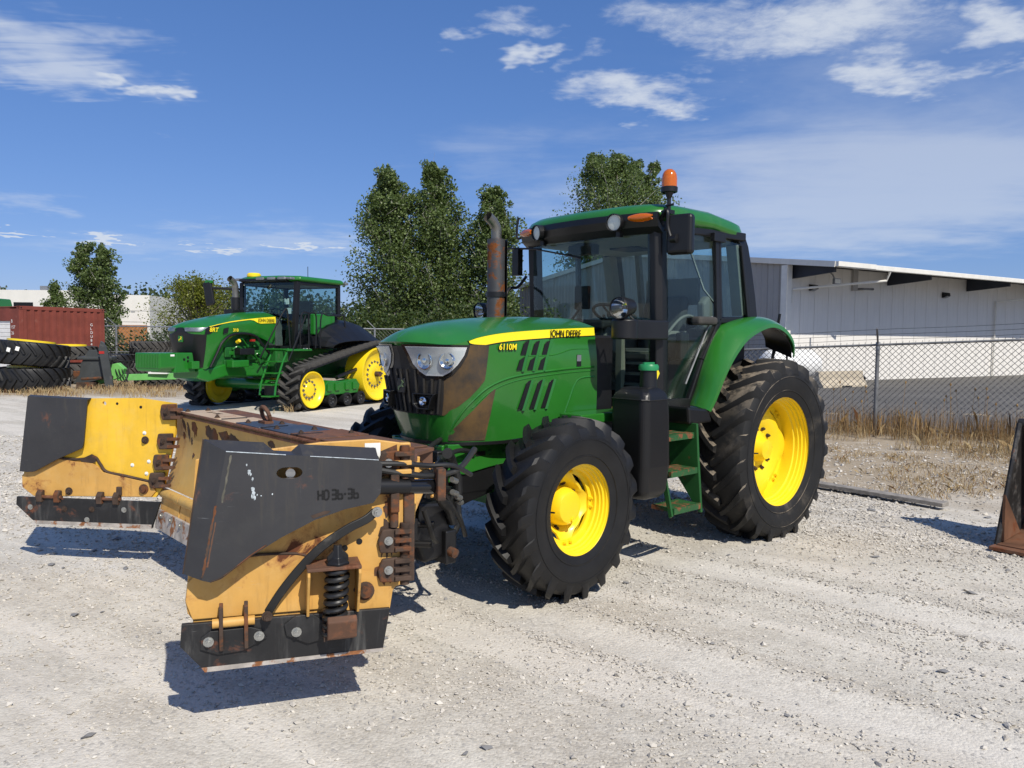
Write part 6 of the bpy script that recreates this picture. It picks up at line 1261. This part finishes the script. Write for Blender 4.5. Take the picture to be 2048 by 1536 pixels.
# ---------------------------------------------------------------- chain-link fences
def chain(p0, d, L, z0, z1, sz, rise, r, name_parent):
    """woven wires: each zigzags from bottom to top"""
    nx = int(L/sz)+1; H = z1-z0; ns = int(H/(sz*.5)); V, F = [], []
    base = np.array([(math.cos(a), math.sin(a)) for a in (0, 2.094, 4.189)])*r
    for i in range(nx):
        for ph in (0, 1):
            k = np.arange(ns+1); s = i*sz+ph*sz*.5+((k+ph) % 2)*sz*.5; z = z0+k*H/ns; off = np.where((k+ph) % 2 == 0, .004, -.004)
            s = np.clip(s, 0, L); z = z+rise*s
            P_ = np.stack([p0[0]+d[0]*s-d[1]*off, p0[1]+d[1]*s+d[0]*off, z], 1); b = len(V)*3
            b = sum(len(q) for q in V); ring = []
            v = np.concatenate([P_[:, None, :]+np.stack([d[0]*base[:, 0], d[1]*base[:, 0]*1.0, base[:, 1]*.7], 1)[None]], 1).reshape(-1, 3); v = v+np.tile(np.array([(-d[1]*q, d[0]*q, 0) for q in base[:, 1]]), (ns+1, 1))
            V.append(v); kk_ = np.arange(ns)[:, None]*3; j = np.arange(3)[None]; f = np.stack([b+kk_+j, b+kk_+(j+1) % 3, b+kk_+3+(j+1) % 3, b+kk_+3+j], -1).reshape(-1, 4); F.append(f)
    o = mesh_np('chain_mesh', np.concatenate(V), np.concatenate(F), 'wire', name_parent); o['kind'] = 'stuff'; return o
FR = thing('chain_link_fence', 'chain-link fence with barbed wire in front of the white warehouse', 'fence', (0, 0, 0))
fs0 = FP+FD*-6.0; RISE = .052
fz = lambda s: 1.66+RISE*(s-6.0)
chain(fs0, FD, 9.9, .03, fz(0)-.02, .105, RISE, .0062, FR)
MB().tube([(*(fs0+FD*s), fz(s)) for s in (0, 3, 6, 8, 9.9)], .022, 10).build('top_rail', 'galv_dull', FR)
for s in (0, 3.0, 6.0, 9.0):
    p = fs0+FD*s; o = MB().cyl((*p, 0), (*p, fz(s)+.02), .035, n=12).build('post', 'galv_dull', FR); q = p+FN*.26; MB().bar((*p, fz(s)+.0), (*q, fz(s)+.30), .03, .035).build('barb_arm', 'galv_dull', o)
    MB().lathe([(-.03, .04), (.03, .04)], (*p, fz(s)-.06), (0, 0, 1), 12).build('band', 'galv', o); MB().lathe([(0, .042), (.04, .038), (.05, .001)], (*p, fz(s)+.01), (0, 0, 1), 12).build('cap', 'galv', o)
for k in range(3):
    t = .33+.3*k; pts = [(*(fs0+FD*s+FN*.26*t), fz(s)+.30*t-.012*math.sin(s/3*math.pi)**2) for s in np.linspace(0, 9.9, 34)]
    MB().tube(pts, .0035, 4).build('barbed_wire', 'wire', FR)
tw = MB()
for s in np.arange(.0, 9.9, .105): tw.bar((*(fs0+FD*(s)), fz(s)), (*(fs0+FD*(s+.008)), fz(s)+.055), .006, .006)
two = tw.build('mesh_twists', 'wire', FR); two['kind'] = 'stuff'
# far fence on the left
LF0 = V3((-26, 33.0)); LFD = V3((30, 1.0)); LFL = np.linalg.norm(LFD); LFD /= LFL
FL = thing('chain_link_fence', 'galvanised chain-link fence behind the stacked tyres and tracked tractor', 'fence', (0, 0, 0))
chain(LF0, LFD, LFL, .03, 2.02, .16, 0, .006, FL)
MB().tube([(*(LF0), 2.05), (*(LF0+LFD*LFL), 2.05)], .028, 8).build('top_rail', 'galv', FL); MB().tube([(*(LF0), .95), (*(LF0+LFD*LFL), .95)], .02, 8).build('mid_rail', 'galv', FL)
for s in (1.5, 5.2, 8.9, 12.6, 16.3, 20.0, 23.7, 27.4):
    p = LF0+LFD*s; o = MB().cyl((*p, 0), (*p, 2.1), .045, n=10).build('post', 'galv', FL); MB().bar((*p, 2.08), (p[0]-.32, p[1]-.1, 2.42), .03, .03).build('barb_arm', 'galv', o)
# ---------------------------------------------------------------- shipping container
CT = thing('shipping_container', 'rust red corrugated shipping container with a white roller door', 'container', (-18.15, 28.4, 0), math.atan2(2.9, 1.55))
CL_, CWd, CHt = 3.35, 2.44, 2.72     # local x along the side seen, y to the left (short face), z up
def corr(x0, x1, z0, z1, n, dep):
    p = []; w = (x1-x0)/n
    for i in range(n): p += [(x0+w*i, 0), (x0+w*(i+.42), 0), (x0+w*(i+.55), dep), (x0+w*(i+.87), dep)]
    p.append((x1, 0)); return [[(x, d, z) for x, d in p] for z in (z0, z1)]
MB().sheet(corr(.16, CL_-.16, .15, CHt-.14, 11, .05), .01, smooth=False).build('side_wall', 'container_red', CT)
for x in (0, CL_-.16): MB().box(x, x+.16, 0, .16, 0, CHt).build('corner_post', 'container_red', CT, bevel=.01)
MB().box(0, .16, CWd-.16, CWd, 0, CHt).build('corner_post', 'container_red', CT, bevel=.01)
MB().box(0, CL_, .0, .10, CHt-.14, CHt).build('top_rail', 'container_red', CT, bevel=.01); MB().box(0, CL_, .0, .12, 0, .16).build('bottom_rail', 'container_red', CT); MB().box(0, CL_, .02, CWd, CHt-.05, CHt-.02).build('roof', 'container_red', CT)
MB().box(.02, .12, .16, .62, .1, CHt-.1).build('front_panel', 'container_red', CT); MB().box(.02, .12, .62, CWd-.16, CHt-.55, CHt-.05).build('front_header', 'container_red', CT)
for i in range(14): MB().box(.06, .09+.02*(i % 2 == 0), .62, CWd-.2, .1+i*.148, .1+i*.148+.14).build('door_slat', 'white_paint', CT, bevel=.01)
MB().box(.2, CL_-.05, CWd-.1, CWd, .1, CHt-.1).build('back_wall', 'container_red', CT); MB().box(CL_-.08, CL_, .1, CWd-.1, .1, CHt-.1).build('end_wall', 'container_red', CT)
for x, z in ((.02, CHt-.13), (CL_-.14, CHt-.13)): o = MB().box(x, x+.12, -.012, .0, z, z+.12).build('corner_casting', 'container_red', CT); MB().box(x+.035, x+.085, -.014, -.011, z+.035, z+.085).build('casting_hole', 'decal_black', o)
for i, ch in enumerate('GLDU845'): text('lettering', ch, .15, 'white_paint', CT, frame((CL_-.62, -.006, 2.02-i*.155), (1, 0, 0), (0, 0, 1)), .001)
for i, s_ in enumerate(('B', '157', '26', '', '', 'E3')): text('lettering', s_, .17, 'white_paint', CT, frame((.015, .55, 2.1-i*.22), (0, -1, 0), (0, 0, 1)), .001) if s_ else None
# ---------------------------------------------------------------- far white buildings, pole, far green machine
fb = thing('far_building', 'flat-roofed white industrial building with dark openings far behind the container', 'building', (-62, 88, 0), 0)
MB().box(-8, 13, 0, 10, 0, 6.6).build('wall', 'wall_white', fb)
for x in (-6.3, -2.5, 1.4, 5.2): MB().box(x, x+2.2, -.05, .0, 2.6, 5.2).build('window', 'decal_black', fb)
for x in (-4, 0, 1, 7): MB().box(x, x+.8, 2, 3, 6.6, 7.2).build('roof_unit', 'galv', fb)
fb2 = thing('far_building', 'plain white warehouse block beside the yellow-green tree', 'building', (-39.5, 77, 0), .1)
MB().box(-6.5, 3.2, 0, 12, 0, 5.6).build('wall', 'wall_white', fb2); MB().box(-3.2, -.6, -.25, 0, 0, 5.9).build('wall_bay', 'wall_white', fb2); MB().box(.4, 3.4, -1.5, -1.3, 0, 2.6).build('timber_screen', 'wood_orange', fb2)
MB().box(-3.4, -3.3, -.3, -.25, 0, 3.6).build('downpipe', 'galv', fb2)
for x, z in ((-1.8, 3.9), (1.4, 3.9)): MB().box(x, x+.4, -.03, 0, z, z+.06).build('wall_vent', 'galv', fb2)
up_ = thing('utility_pole', 'thin timber utility pole with wires above the far trees', 'pole', (-26.4, 68, 0))
MB().tube([(0, 0, 0), (-.15, 0, 6.5)], [.14, .10], 10).build('mast', 'pole_wood', up_); MB().bar((-1.0, 0, 4.1), (.9, 0, 4.1), .1, .12).build('crossarm', 'pole_wood', up_)
for z, dz in ((4.2, .5), (3.2, .4)): MB().tube([(-80+i*10, 2, z+1.5*((i-8)/8)**2*dz-.4) for i in range(17)], .018, 4).build('power_line', 'decal_black', up_)
gm = thing('green_machine', 'green machine top showing above the red container at the picture edge', 'machine', (-22.8, 33.5, 0))
MB().prism([(-1.6, 2.6), (-1.6, 3.4), (-.9, 3.45), (-.5, 3.25), (.55, 3.2), (.7, 2.6)], 'y', -.8, .8).build('hopper', 'green_new', gm, bevel=.05); MB().box(-1.2, .3, -.6, .6, 0, 2.6).build('body', 'green_new', gm); MB().tube([(-.4, -.7, 3.3), (.1, -.7, 3.5)], .05, 6).build('spout', 'green_pale', gm)
# ---------------------------------------------------------------- stacked tyres and implements on the left
def flat_tyre(name, label, x, y, z, Rt, rim, w, nl, mat_, tilt=(0, 0), rimmat=None, rz=0., lh=.055):
    o = thing(name, label, 'tyre' if not rimmat else 'wheel', (x, y, z), rz, 'tyres laid flat in stacks')
    m = tyre_mesh(Rt, rim, w, nl, lh, .075, .26, 60).build('tyre', mat_, o); m.rotation_euler = (math.pi/2+tilt[0], tilt[1], 0)
    if rimmat: 
        r = MB().lathe([(-w*.5, rim), (-w*.5, rim-.05), (w*.5+.06, rim-.05), (w*.5+.06, rim+.01), (w*.45, rim+.02)], (0, 0, 0), (0, 0, 1), 40); r.lathe([(-.1, rim-.04), (-.08, .1), (-.06, .001)], (0, 0, 0), (0, 0, 1), 30); ro = r.build('rim', rimmat, o); ro.rotation_euler = (tilt[0], tilt[1], 0)
    return o
flat_tyre('wheel', 'big black lugged tyre at the bottom of the front stack', -14.42, 23.1, .36, 1.02, .62, .70, 22, 'rubber_new', rimmat='yellow_new')
flat_tyre('wheel', 'big tilted lugged tyre with paper stickers, topmost of the front stack', -14.45, 23.1, 1.10, 1.05, .62, .70, 22, 'rubber_new', (-.03, .10), 'yellow_new', .4)
lbo = bpy.data.objects['wheel.001']
for a, z in ((-1.95, .02), (-1.72, .05)): MB().box(-.05, .05, -.003, .003, -.06, .06, Matrix.Translation((1.045*math.cos(a), 1.045*math.sin(a), z+.12)) @ Matrix.Rotation(a+math.pi/2, 4, 'Z') @ Matrix.Rotation(.3, 4, 'Y')).build('paper_sticker', 'paper', lbo)
flat_tyre('wheel', 'yellow-rimmed grey tyre, topmost of the second stack behind the grey fork carriage', -15.55, 26.9, 1.05, .98, .60, .46, 20, 'rubber_grey', rimmat='yellow_new')
flat_tyre('tyre', 'grey lugged tyre under the yellow-rimmed wheel', -15.5, 26.9, .38, 1.0, .60, .60, 20, 'rubber_grey')
flat_tyre('tyre', 'black tyre with white sticker between the grey stack and the green weight block', -15.6, 30.2, .66, .78, .45, .55, 20, 'rubber_new')
flat_tyre('tyre', 'dark tyre lowest beneath the stickered black tyre', -15.5, 30.2, .2, .80, .45, .40, 20, 'rubber_grey')
MB().box(-.03, .03, -.003, .003, -.05, .05, Matrix.Translation((-.35, -.70, .12))).build('paper_sticker', 'paper', bpy.data.objects['tyre.001'] if 'tyre.001' in bpy.data.objects and bpy.data.objects['tyre.001'].type == 'EMPTY' else bpy.data.objects['tyre'])
flat_tyre('tyre', 'worn tyre lying on top above the tracked tractor weight block', -14.7, 31.3, 1.18, .78, .45, .50, 20, 'rubber_grey')
flat_tyre('tyre', 'worn tyre right beneath the one above the weight block', -14.7, 31.3, .66, .80, .45, .52, 20, 'rubber_grey'); flat_tyre('tyre', 'lowest worn tyre of the stack behind the weight block', -14.6, 31.3, .2, .80, .45, .40, 20, 'rubber_grey')
flat_tyre('tyre', 'flat lugged tyre lying on the ground under the pale green arm', -11.9, 26.0, .17, .80, .45, .32, 20, 'rubber_grey')
im = thing('pallet_fork_carriage', 'dark grey fork carriage frame leaning beside the front tyre stack', 'fork carriage', (-13.0, 24.2, 0), .2)
MB().prism([(-.75, .15), (-.55, .45), (-.50, .8), (-.28, 1.2), (-.05, 1.22), (.0, .95), (.2, .7), (.1, .3), (-.3, .2)], 'y', -.04, .04).build('side_plate', 'implement_grey', im, bevel=.01)
MB().prism([(.28, 0), (.10, 1.25), (.17, 1.5), (.26, 1.45), (.36, 1.2), (.50, .1), (.45, 0)], 'y', -.35, -.27).build('upright', 'implement_grey', im, bevel=.01); MB().box(-.6, .4, -.1, .5, .9, 1.0).build('cross_tube', 'implement_grey', im, bevel=.02)
MB().box(.12, .27, -.36, -.351, 1.1, 1.18).build('reflector', 'red', im); MB().cyl((-.5, .0, .3), (.4, .0, .35), .06).build('pivot_tube', 'rusty', im); MB().box(-.6, -.1, -.2, .3, .02, .2).build('base_plate', 'rusty', im); MB().box(-.8, -.4, .1, .4, .3, .55).build('hook', 'rusty', im, bevel=.03)
ga = thing('spare_boom', 'pale green loader boom lying on the ground below the weight block', 'boom', (-11.9, 24.6, 0), .05)
MB().prism([(-1.55, .15), (-1.4, .05), (-.55, .35), (-.45, .62), (-.65, .80), (-.95, .72)], 'y', -.12, .12).build('arm_plate', 'green_pale', ga, bevel=.01); MB().bar((-.7, 0, .33), (1.1, .1, .38), .18, .20).build('arm_beam', 'green_pale', ga, bevel=.01); MB().box(.3, .9, -.12, .1, .46, .52).build('label', 'paper', ga)
for i in range(3): MB().tube(smooth_path([(-.7+.1*i, -.15, .6), (-.6+.1*i, -.2, .4), (-.45+.08*i, -.2, .2), (-.35, -.15, .35), (-.3, -.1, .55+.1*i)]), .015, 6).build('hose', 'hose', ga)
MB().tube([(c_*.45-.55, .2, 1.12+s_*.28) for a in np.linspace(0, 2*math.pi, 20) for c_, s_ in [(math.cos(a), math.sin(a))]], .018, 6).build('hose', 'hose', ga)
MB().box(-1.4, 1.0, -.25, .3, .0, .07).build('pallet_bar', 'rusty', ga)
# ---------------------------------------------------------------- bucket at the right edge, plank
bk = thing('loader_bucket', 'rusty loader bucket standing at the right picture edge', 'bucket', (4.10, 6.42, 0), R(-52))
# local: x along the width to the right, y away from the viewer, z up
sd_ = [(0, 0), (.05, .03), (.42, .55), (.40, .90), (.30, 1.02), (.24, 1.02), (.10, .5)]
for x in (0, 2.1): 
    MB().prism([(-.02, .0), (.55, .02), (.70, .35), (.66, .80), (.45, 1.02), (.36, 1.03)], 'x', x, x+.03).build('side_plate', 'bucket_black', bk, bevel=.006)
MB().tube([(.015, -.02, .0), (.015, .17, .5), (.015, .36, 1.03)], .022, 8).build('side_edge', 'bucket_black', bk)
g = [[(x, y, z) for x in np.linspace(.03, 2.1, 6)] for y, z in smooth_path([(-.05, .02, 0), (.30, .03, 0), (.52, .10, 0), (.64, .35, 0), (.62, .75, 0), (.45, 1.02, 0)], 4) for y, z in [(y, z)]] if False else [[(x, p[0], p[1]) for x in np.linspace(.03, 2.1, 6)] for p in smooth_path([(-.05, .02, 0), (.30, .03, 0), (.52, .10, 0), (.64, .35, 0), (.62, .75, 0), (.45, 1.02, 0)], 4)]
MB().sheet(g[::-1], .02).build('shell', 'bucket_rust', bk)
MB().box(.0, 2.13, -.14, .02, .0, .03).build('cutting_lip', 'bucket_rust', bk, bevel=.004); MB().prism([(.04, .05), (.40, .08), (.03, .45)], 'x', .03, .05).build('corner_gusset', 'bucket_rust', bk)
MB().cyl((.0, .40, 1.03), (2.1, .40, 1.03), .04).build('top_tube', 'bucket_black', bk)
for x in (.5, 1.4): MB().prism([(.6, .2), (.95, .3), (.95, .75), (.6, .9)], 'x', x, x+.04).build('mount_ear', 'bucket_black', bk)
pk = MB().bar((3.60, 9.12, .03), (4.53, 7.93, .035), .15, .045).build('plank', 'wood_grey', bevel=.006); tag(pk, 'weathered grey timber plank lying on the gravel behind the rear wheel', 'plank')
# ---------------------------------------------------------------- trees
def leaf_mat(name, a, b, c3=None, tr=.38):
    m, t = new_mat(name); N = NT(t); g = N.n('ShaderNodeNewGeometry')
    col = N.mix(g.outputs['Random Per Island'], a, b)
    if c3: col = N.mix(N.ramp(N.noise(N.world(), .9, 3), .52, .68), col, c3)
    p = N.n('ShaderNodeBsdfPrincipled'); N.l(col, p.inputs['Base Color']); p.inputs['Roughness'].default_value = .42; p.inputs['Specular IOR Level'].default_value = .5
    tl = N.n('ShaderNodeBsdfTranslucent'); N.l(N.mix(.5, col, (.12, .16, .02)), tl.inputs[0]); mx = N.n('ShaderNodeMixShader'); mx.inputs[0].default_value = tr
    N.l(p.outputs[0], mx.inputs[1]); N.l(tl.outputs[0], mx.inputs[2]); o = N.n('ShaderNodeOutputMaterial'); N.l(mx.outputs[0], o.inputs[0])
leaf_mat('leaf_poplar', (.055, .094, .020), (.195, .262, .085)); leaf_mat('leaf_far', (.030, .050, .018), (.065, .09, .032), tr=.2)
leaf_mat('leaf_lime', (.10, .13, .012), (.22, .24, .025)); leaf_mat('leaf_hedge', (.03, .06, .012), (.09, .12, .03)); leaf_mat('leaf_weed', (.06, .09, .02), (.13, .15, .05))
pmat('bark', (.17, .15, .12), .9, var=.3, vs=8); pmat('bark_pale', (.34, .33, .29), .85, var=.3, vs=5)
def leaves(centres, n, sig, size, rs, name, mat_, parent, flat=.0):
    """n leaf blades scattered round the given clump centres"""
    C_ = np.asarray(centres); idx = rs.randint(0, len(C_), n); q_ = rs.randn(n, 3); q_ *= np.minimum(1, 1.75/np.linalg.norm(q_, axis=1, keepdims=True)); p = C_[idx, :3]+q_*(C_[idx, 3:4]*sig)
    d = rs.randn(n, 3); d[:, 2] = d[:, 2]*.8-.2; d /= np.linalg.norm(d, axis=1, keepdims=True); e = rs.randn(n, 3); e -= d*(e*d).sum(1, keepdims=True); e /= np.linalg.norm(e, axis=1, keepdims=True)
    s = (size*rs.uniform(.6, 1.35, n))[:, None]; w = s*.42
    fold = np.cross(d, e)*s*.12
    v = np.stack([p-d*s*.5, p+e*w+fold, p+d*s*.5, p-e*w+fold], 1)
    return mesh_np(name, v.reshape(-1, 3), np.arange(n*4).reshape(-1, 4), mat_, parent)
def tree(name, label, x, y, H, prof, seed, nb=46, nl=9000, size=.17, mat_='leaf_poplar', bark='bark_pale', stems=1, up=.9, sig=.70, trunk_r=.16, z0=0., group=None, sub=3):
    """prof: list of (height fraction, crown radius); limbs rise from the trunk and carry leaf clumps"""
    rs = np.random.RandomState(seed); t = thing(name, label, 'tree', (x, y, z0), 0, group)
    hs, rr = zip(*prof); tr = MB(); limbs = MB(); cl = []
    stem_paths = []
    for s in range(stems):
        a = rs.uniform(0, 6.28); sp = .35*(stems > 1)*rr[len(rr)//2]
        pts = [(0, 0, 0)]+[(sp*f*math.cos(a)+rs.randn()*.10, sp*f*math.sin(a)+rs.randn()*.10, H*f) for f in (.2, .4, .6, .8, .97)]
        stem_paths.append(pts); tr.tube(smooth_path(pts, 3), list(np.linspace(trunk_r, .02, 16)), 8)
    for b in range(nb):
        f = hs[0]+(1-hs[0])*(rs.rand()**.9); pts = stem_paths[b % stems]; q = cat_interp(pts, f*5/1.0 if f < 1 else 5)
        az = rs.uniform(0, 6.28); L = np.interp(f+.06, hs, rr)*rs.uniform(.75, 1.15)
        end = q+V3((math.cos(az)*L, math.sin(az)*L, L*up*rs.uniform(.5, 1.2)+.2)); mid = (q+end)/2+V3((0, 0, -.12*L)); end[2] = min(end[2], H*1.02)
        limbs.tube([q, mid, end], [.05*trunk_r/.16+.016*L, .034, .010], 5)
        for k in range(sub):
            u = rs.uniform(.35, 1.0); c = q+(mid-q)*min(1, 2*u)+(end-mid)*max(0, 2*u-1); cl.append((*(c+rs.randn(3)*.18), rs.uniform(.22, .50)*max(.6, L/1.2)))
            tw = c+rs.randn(3)*.35; limbs.tube([c, tw], [.010, .003], 4)
    tr.build('trunk', bark, t); limbs.build('limbs', bark, t)
    leaves(cl, nl, sig, size, rs, 'crown', mat_, t); return t
POP = [(.06, 1.1), (.15, 1.9), (.35, 1.95), (.55, 1.75), (.75, 1.35), (.9, .9), (1.0, .4)]
GRP = 'poplars behind the fence'
tree('poplar_tree', 'tall poplar tree leftmost of the group above the main tractor hood', -6.7, 45., 11.0, [(a, b*1.12) for a, b in POP], 1, 120, 32000, .145, stems=2, group=GRP, sub=4)
tree('poplar_tree', 'tallest dense poplar tree in the middle of the group', -4.0, 45.5, 11.5, [(a, b*1.05) for a, b in POP], 2, 120, 32000, .145, stems=2, group=GRP, sub=4)
tree('poplar_tree', 'narrow poplar tree directly behind the exhaust stack', -1.3, 45., 10.0, [(a, b*.92) for a, b in POP], 3, 96, 25000, .145, group=GRP, sub=4)
tree('poplar_tree', 'broad poplar tree rising behind the tractor cab roof', 7.1, 60., 15.7, [(.2, 2.5), (.45, 3.7), (.65, 3.5), (.8, 2.6), (.92, 1.5), (1, .5)], 4, 130, 30000, .17, stems=3, group=GRP, trunk_r=.22, sub=4)
tree('poplar_tree', 'second poplar crown showing behind the beacon', 10.2, 62., 15.5, [(.2, 2.0), (.45, 2.6), (.7, 2.2), (.88, 1.4), (1, .5)], 14, 96, 20000, .17, stems=2, group=GRP, trunk_r=.22, sub=4)
G2 = 'trees behind the container'
tree('cottonwood_tree', 'taller of the two trees behind the red container', -33.4, 60., 8.5, [(.1, .8), (.35, 1.35), (.6, 1.35), (.8, .95), (1, .4)], 5, 70, 12000, .16, stems=2, group=G2, mat_='leaf_poplar')
tree('cottonwood_tree', 'tree with narrow pointed crown right of the taller one behind the container', -31.6, 60., 8.1, [(.05, .7), (.35, 1.2), (.6, 1.15), (.8, .8), (1, .3)], 6, 64, 11000, .16, group=G2)
tree('cottonwood_tree', 'small dark tree left of the pair behind the container', -35.6, 60., 5.3, [(.1, .8), (.4, .95), (.75, .6), (1, .2)], 7, 36, 6000, .16, group=G2)
tree('lime_tree', 'yellow-green bushy tree left of the tracked tractor cab', -21.3, 52., 4.9, [(.05, 1.6), (.3, 2.6), (.6, 2.3), (.85, 1.4), (1, .6)], 8, 60, 13000, .12, mat_='leaf_lime', bark='bark', stems=2, sig=.8)
# far wood along the horizon reads as one mass
rs = np.random.RandomState(31); cl = []
for i in range(420):
    x = rs.uniform(-95, 25); y = rs.uniform(96, 120); h = 5.2+3.2*vnoise(np.array([x+200]), np.array([3.]), .09, 7)[0]+rs.uniform(-.5, .5)
    if -60 < x < -20: h *= .92
    for k in range(5): cl.append((x+rs.randn()*1.2, y, h*rs.uniform(.25, 1.0), 1.5))
fw = leaves(cl, 52000, .62, .50, rs, 'far_wood', 'leaf_far', None); tag(fw, 'dark line of distant trees along the horizon', 'far wood', kind='stuff')
# creeper and shrubs behind the left fence
cl = [(x, 34.6+rs.uniform(-.3, 1.6), rs.uniform(.1, 1.75)*(.75+.5*vnoise(np.array([x+99]), np.array([1.]), .5, 9)[0]), .55) for x in np.linspace(-27, 4, 260) for _ in range(3)]
hg = leaves(cl, 30000, .6, .13, rs, 'hedge', 'leaf_hedge', None); tag(hg, 'green shrubs growing along the back fence', 'shrubs', kind='stuff')
cl = [(x, 40.+rs.uniform(-1.3, 1.6), rs.uniform(.3, 3.0), .8) for x in np.linspace(-10, 2, 60) for _ in range(3)]
hg = leaves(cl, 14000, .6, .16, rs, 'undergrowth', 'leaf_hedge', None); tag(hg, 'undergrowth at the foot of the poplars', 'undergrowth', kind='stuff')
# ---------------------------------------------------------------- dry grass and weeds
def grass_mat(name, a, b, c3):
    m, t = new_mat(name); N = NT(t); g = N.n('ShaderNodeNewGeometry'); r = g.outputs['Random Per Island']
    N.out(N.mix(N.ramp(r, .86, .9), N.mix(r, a, b), c3), .8, spec=.2)
grass_mat('dry_grass', (.27, .185, .09), (.46, .36, .20), (.16, .075, .03)); grass_mat('dry_weed', (.17, .10, .04), (.38, .25, .11), (.10, .045, .02))
def blades(P_, h, w, rs, name, mat_, label, lean=.35):
    n = len(P_); a = rs.uniform(0, 6.28, n); l = np.abs(rs.randn(n))*lean; hh = h*rs.uniform(.45, 1.2, n); dx, dy = np.cos(a)*l*hh, np.sin(a)*l*hh; b = rs.uniform(0, 6.28, n); wx, wy = np.cos(b)*w, np.sin(b)*w
    z0 = np.zeros(n); B = np.stack([P_[:, 0], P_[:, 1], z0], 1); M1 = B+np.stack([dx*.35, dy*.35, hh*.6], 1); T1 = B+np.stack([dx, dy, hh*rs.uniform(.8, 1.0, n)], 1); W_ = np.stack([wx, wy, z0], 1)
    v = np.stack([B-W_, B+W_, M1+W_*.8, T1, M1-W_*.8], 1); f = (np.array([[0, 1, 2, 3, 4]])+np.arange(n)[:, None]*5)
    o = mesh_np(name, v.reshape(-1, 3), f, mat_); tag(o, label, 'grass', kind='stuff'); return o
rs = np.random.RandomState(41)
def strip(n, s0, s1, f0, f1, patch=.0):
    s = rs.uniform(s0, s1, n*3); f = f0+(f1-f0)*rs.rand(n*3); p = FP[None]+FD[None]*s[:, None]+FN[None]*f[:, None]
    k = vnoise(p[:, 0]+50, p[:, 1]+50, 1.4, 17)*.6+vnoise(p[:, 0]+50, p[:, 1]+50, 4, 18)*.4 > patch; return p[k][:n]
blades(strip(6000, -6.5, 5., -1.0, 1.1, .42), .56, .0026, rs, 'tall_weeds', 'dry_weed', 'tall brown weeds along the chain-link fence', .25)
blades(strip(8500, -6.5, 5., -.9, 2.2, .40), .26, .0026, rs, 'dry_grass', 'dry_grass', 'straw-coloured dry grass at the foot of the chain-link fence', .6)
blades(strip(14000, -6., 4.6, .8, 6.2, .46), .07, .0032, rs, 'short_dry_grass', 'dry_grass', 'short dry grass between the plank and the chain-link fence', .9)
def area(n, x0, x1, y0, y1, patch):
    p = np.stack([rs.uniform(x0, x1, n*4), rs.uniform(y0, y1, n*4)], 1); k = vnoise(p[:, 0]+50, p[:, 1]+50, .8, 27)*.6+vnoise(p[:, 0]+50, p[:, 1]+50, 3, 28)*.4 > patch; return p[k][:n]
blades(area(9000, -17, -1.5, 20.6, 27.5, .50), .20, .006, rs, 'yard_grass', 'dry_grass', 'sparse dry grass round the tyre stacks and tracked tractor', .6)
blades(area(1400, -6.2, -1.8, 15.9, 20.5, .60), .22, .006, rs, 'track_grass', 'dry_grass', 'dry tufts growing against the rubber tracks', .6)
# seed heads on a few tall stalks
sh = MB()
for p in strip(60, -4.5, 4., -.6, .6, .3):
    h = rs.uniform(.6, 1.0); q = (p[0]+rs.randn()*.06, p[1]+rs.randn()*.06, h); sh.tube([(*p, 0), q], .003, 4); sh.lathe([(-.03, .004), (0, .018), (.03, .004)], q, (0, 0, 1), 5)
tag(sh.build('seed_stalks', 'dry_weed'), 'stalks with dark seed heads among the fence weeds', 'weeds', kind='stuff')
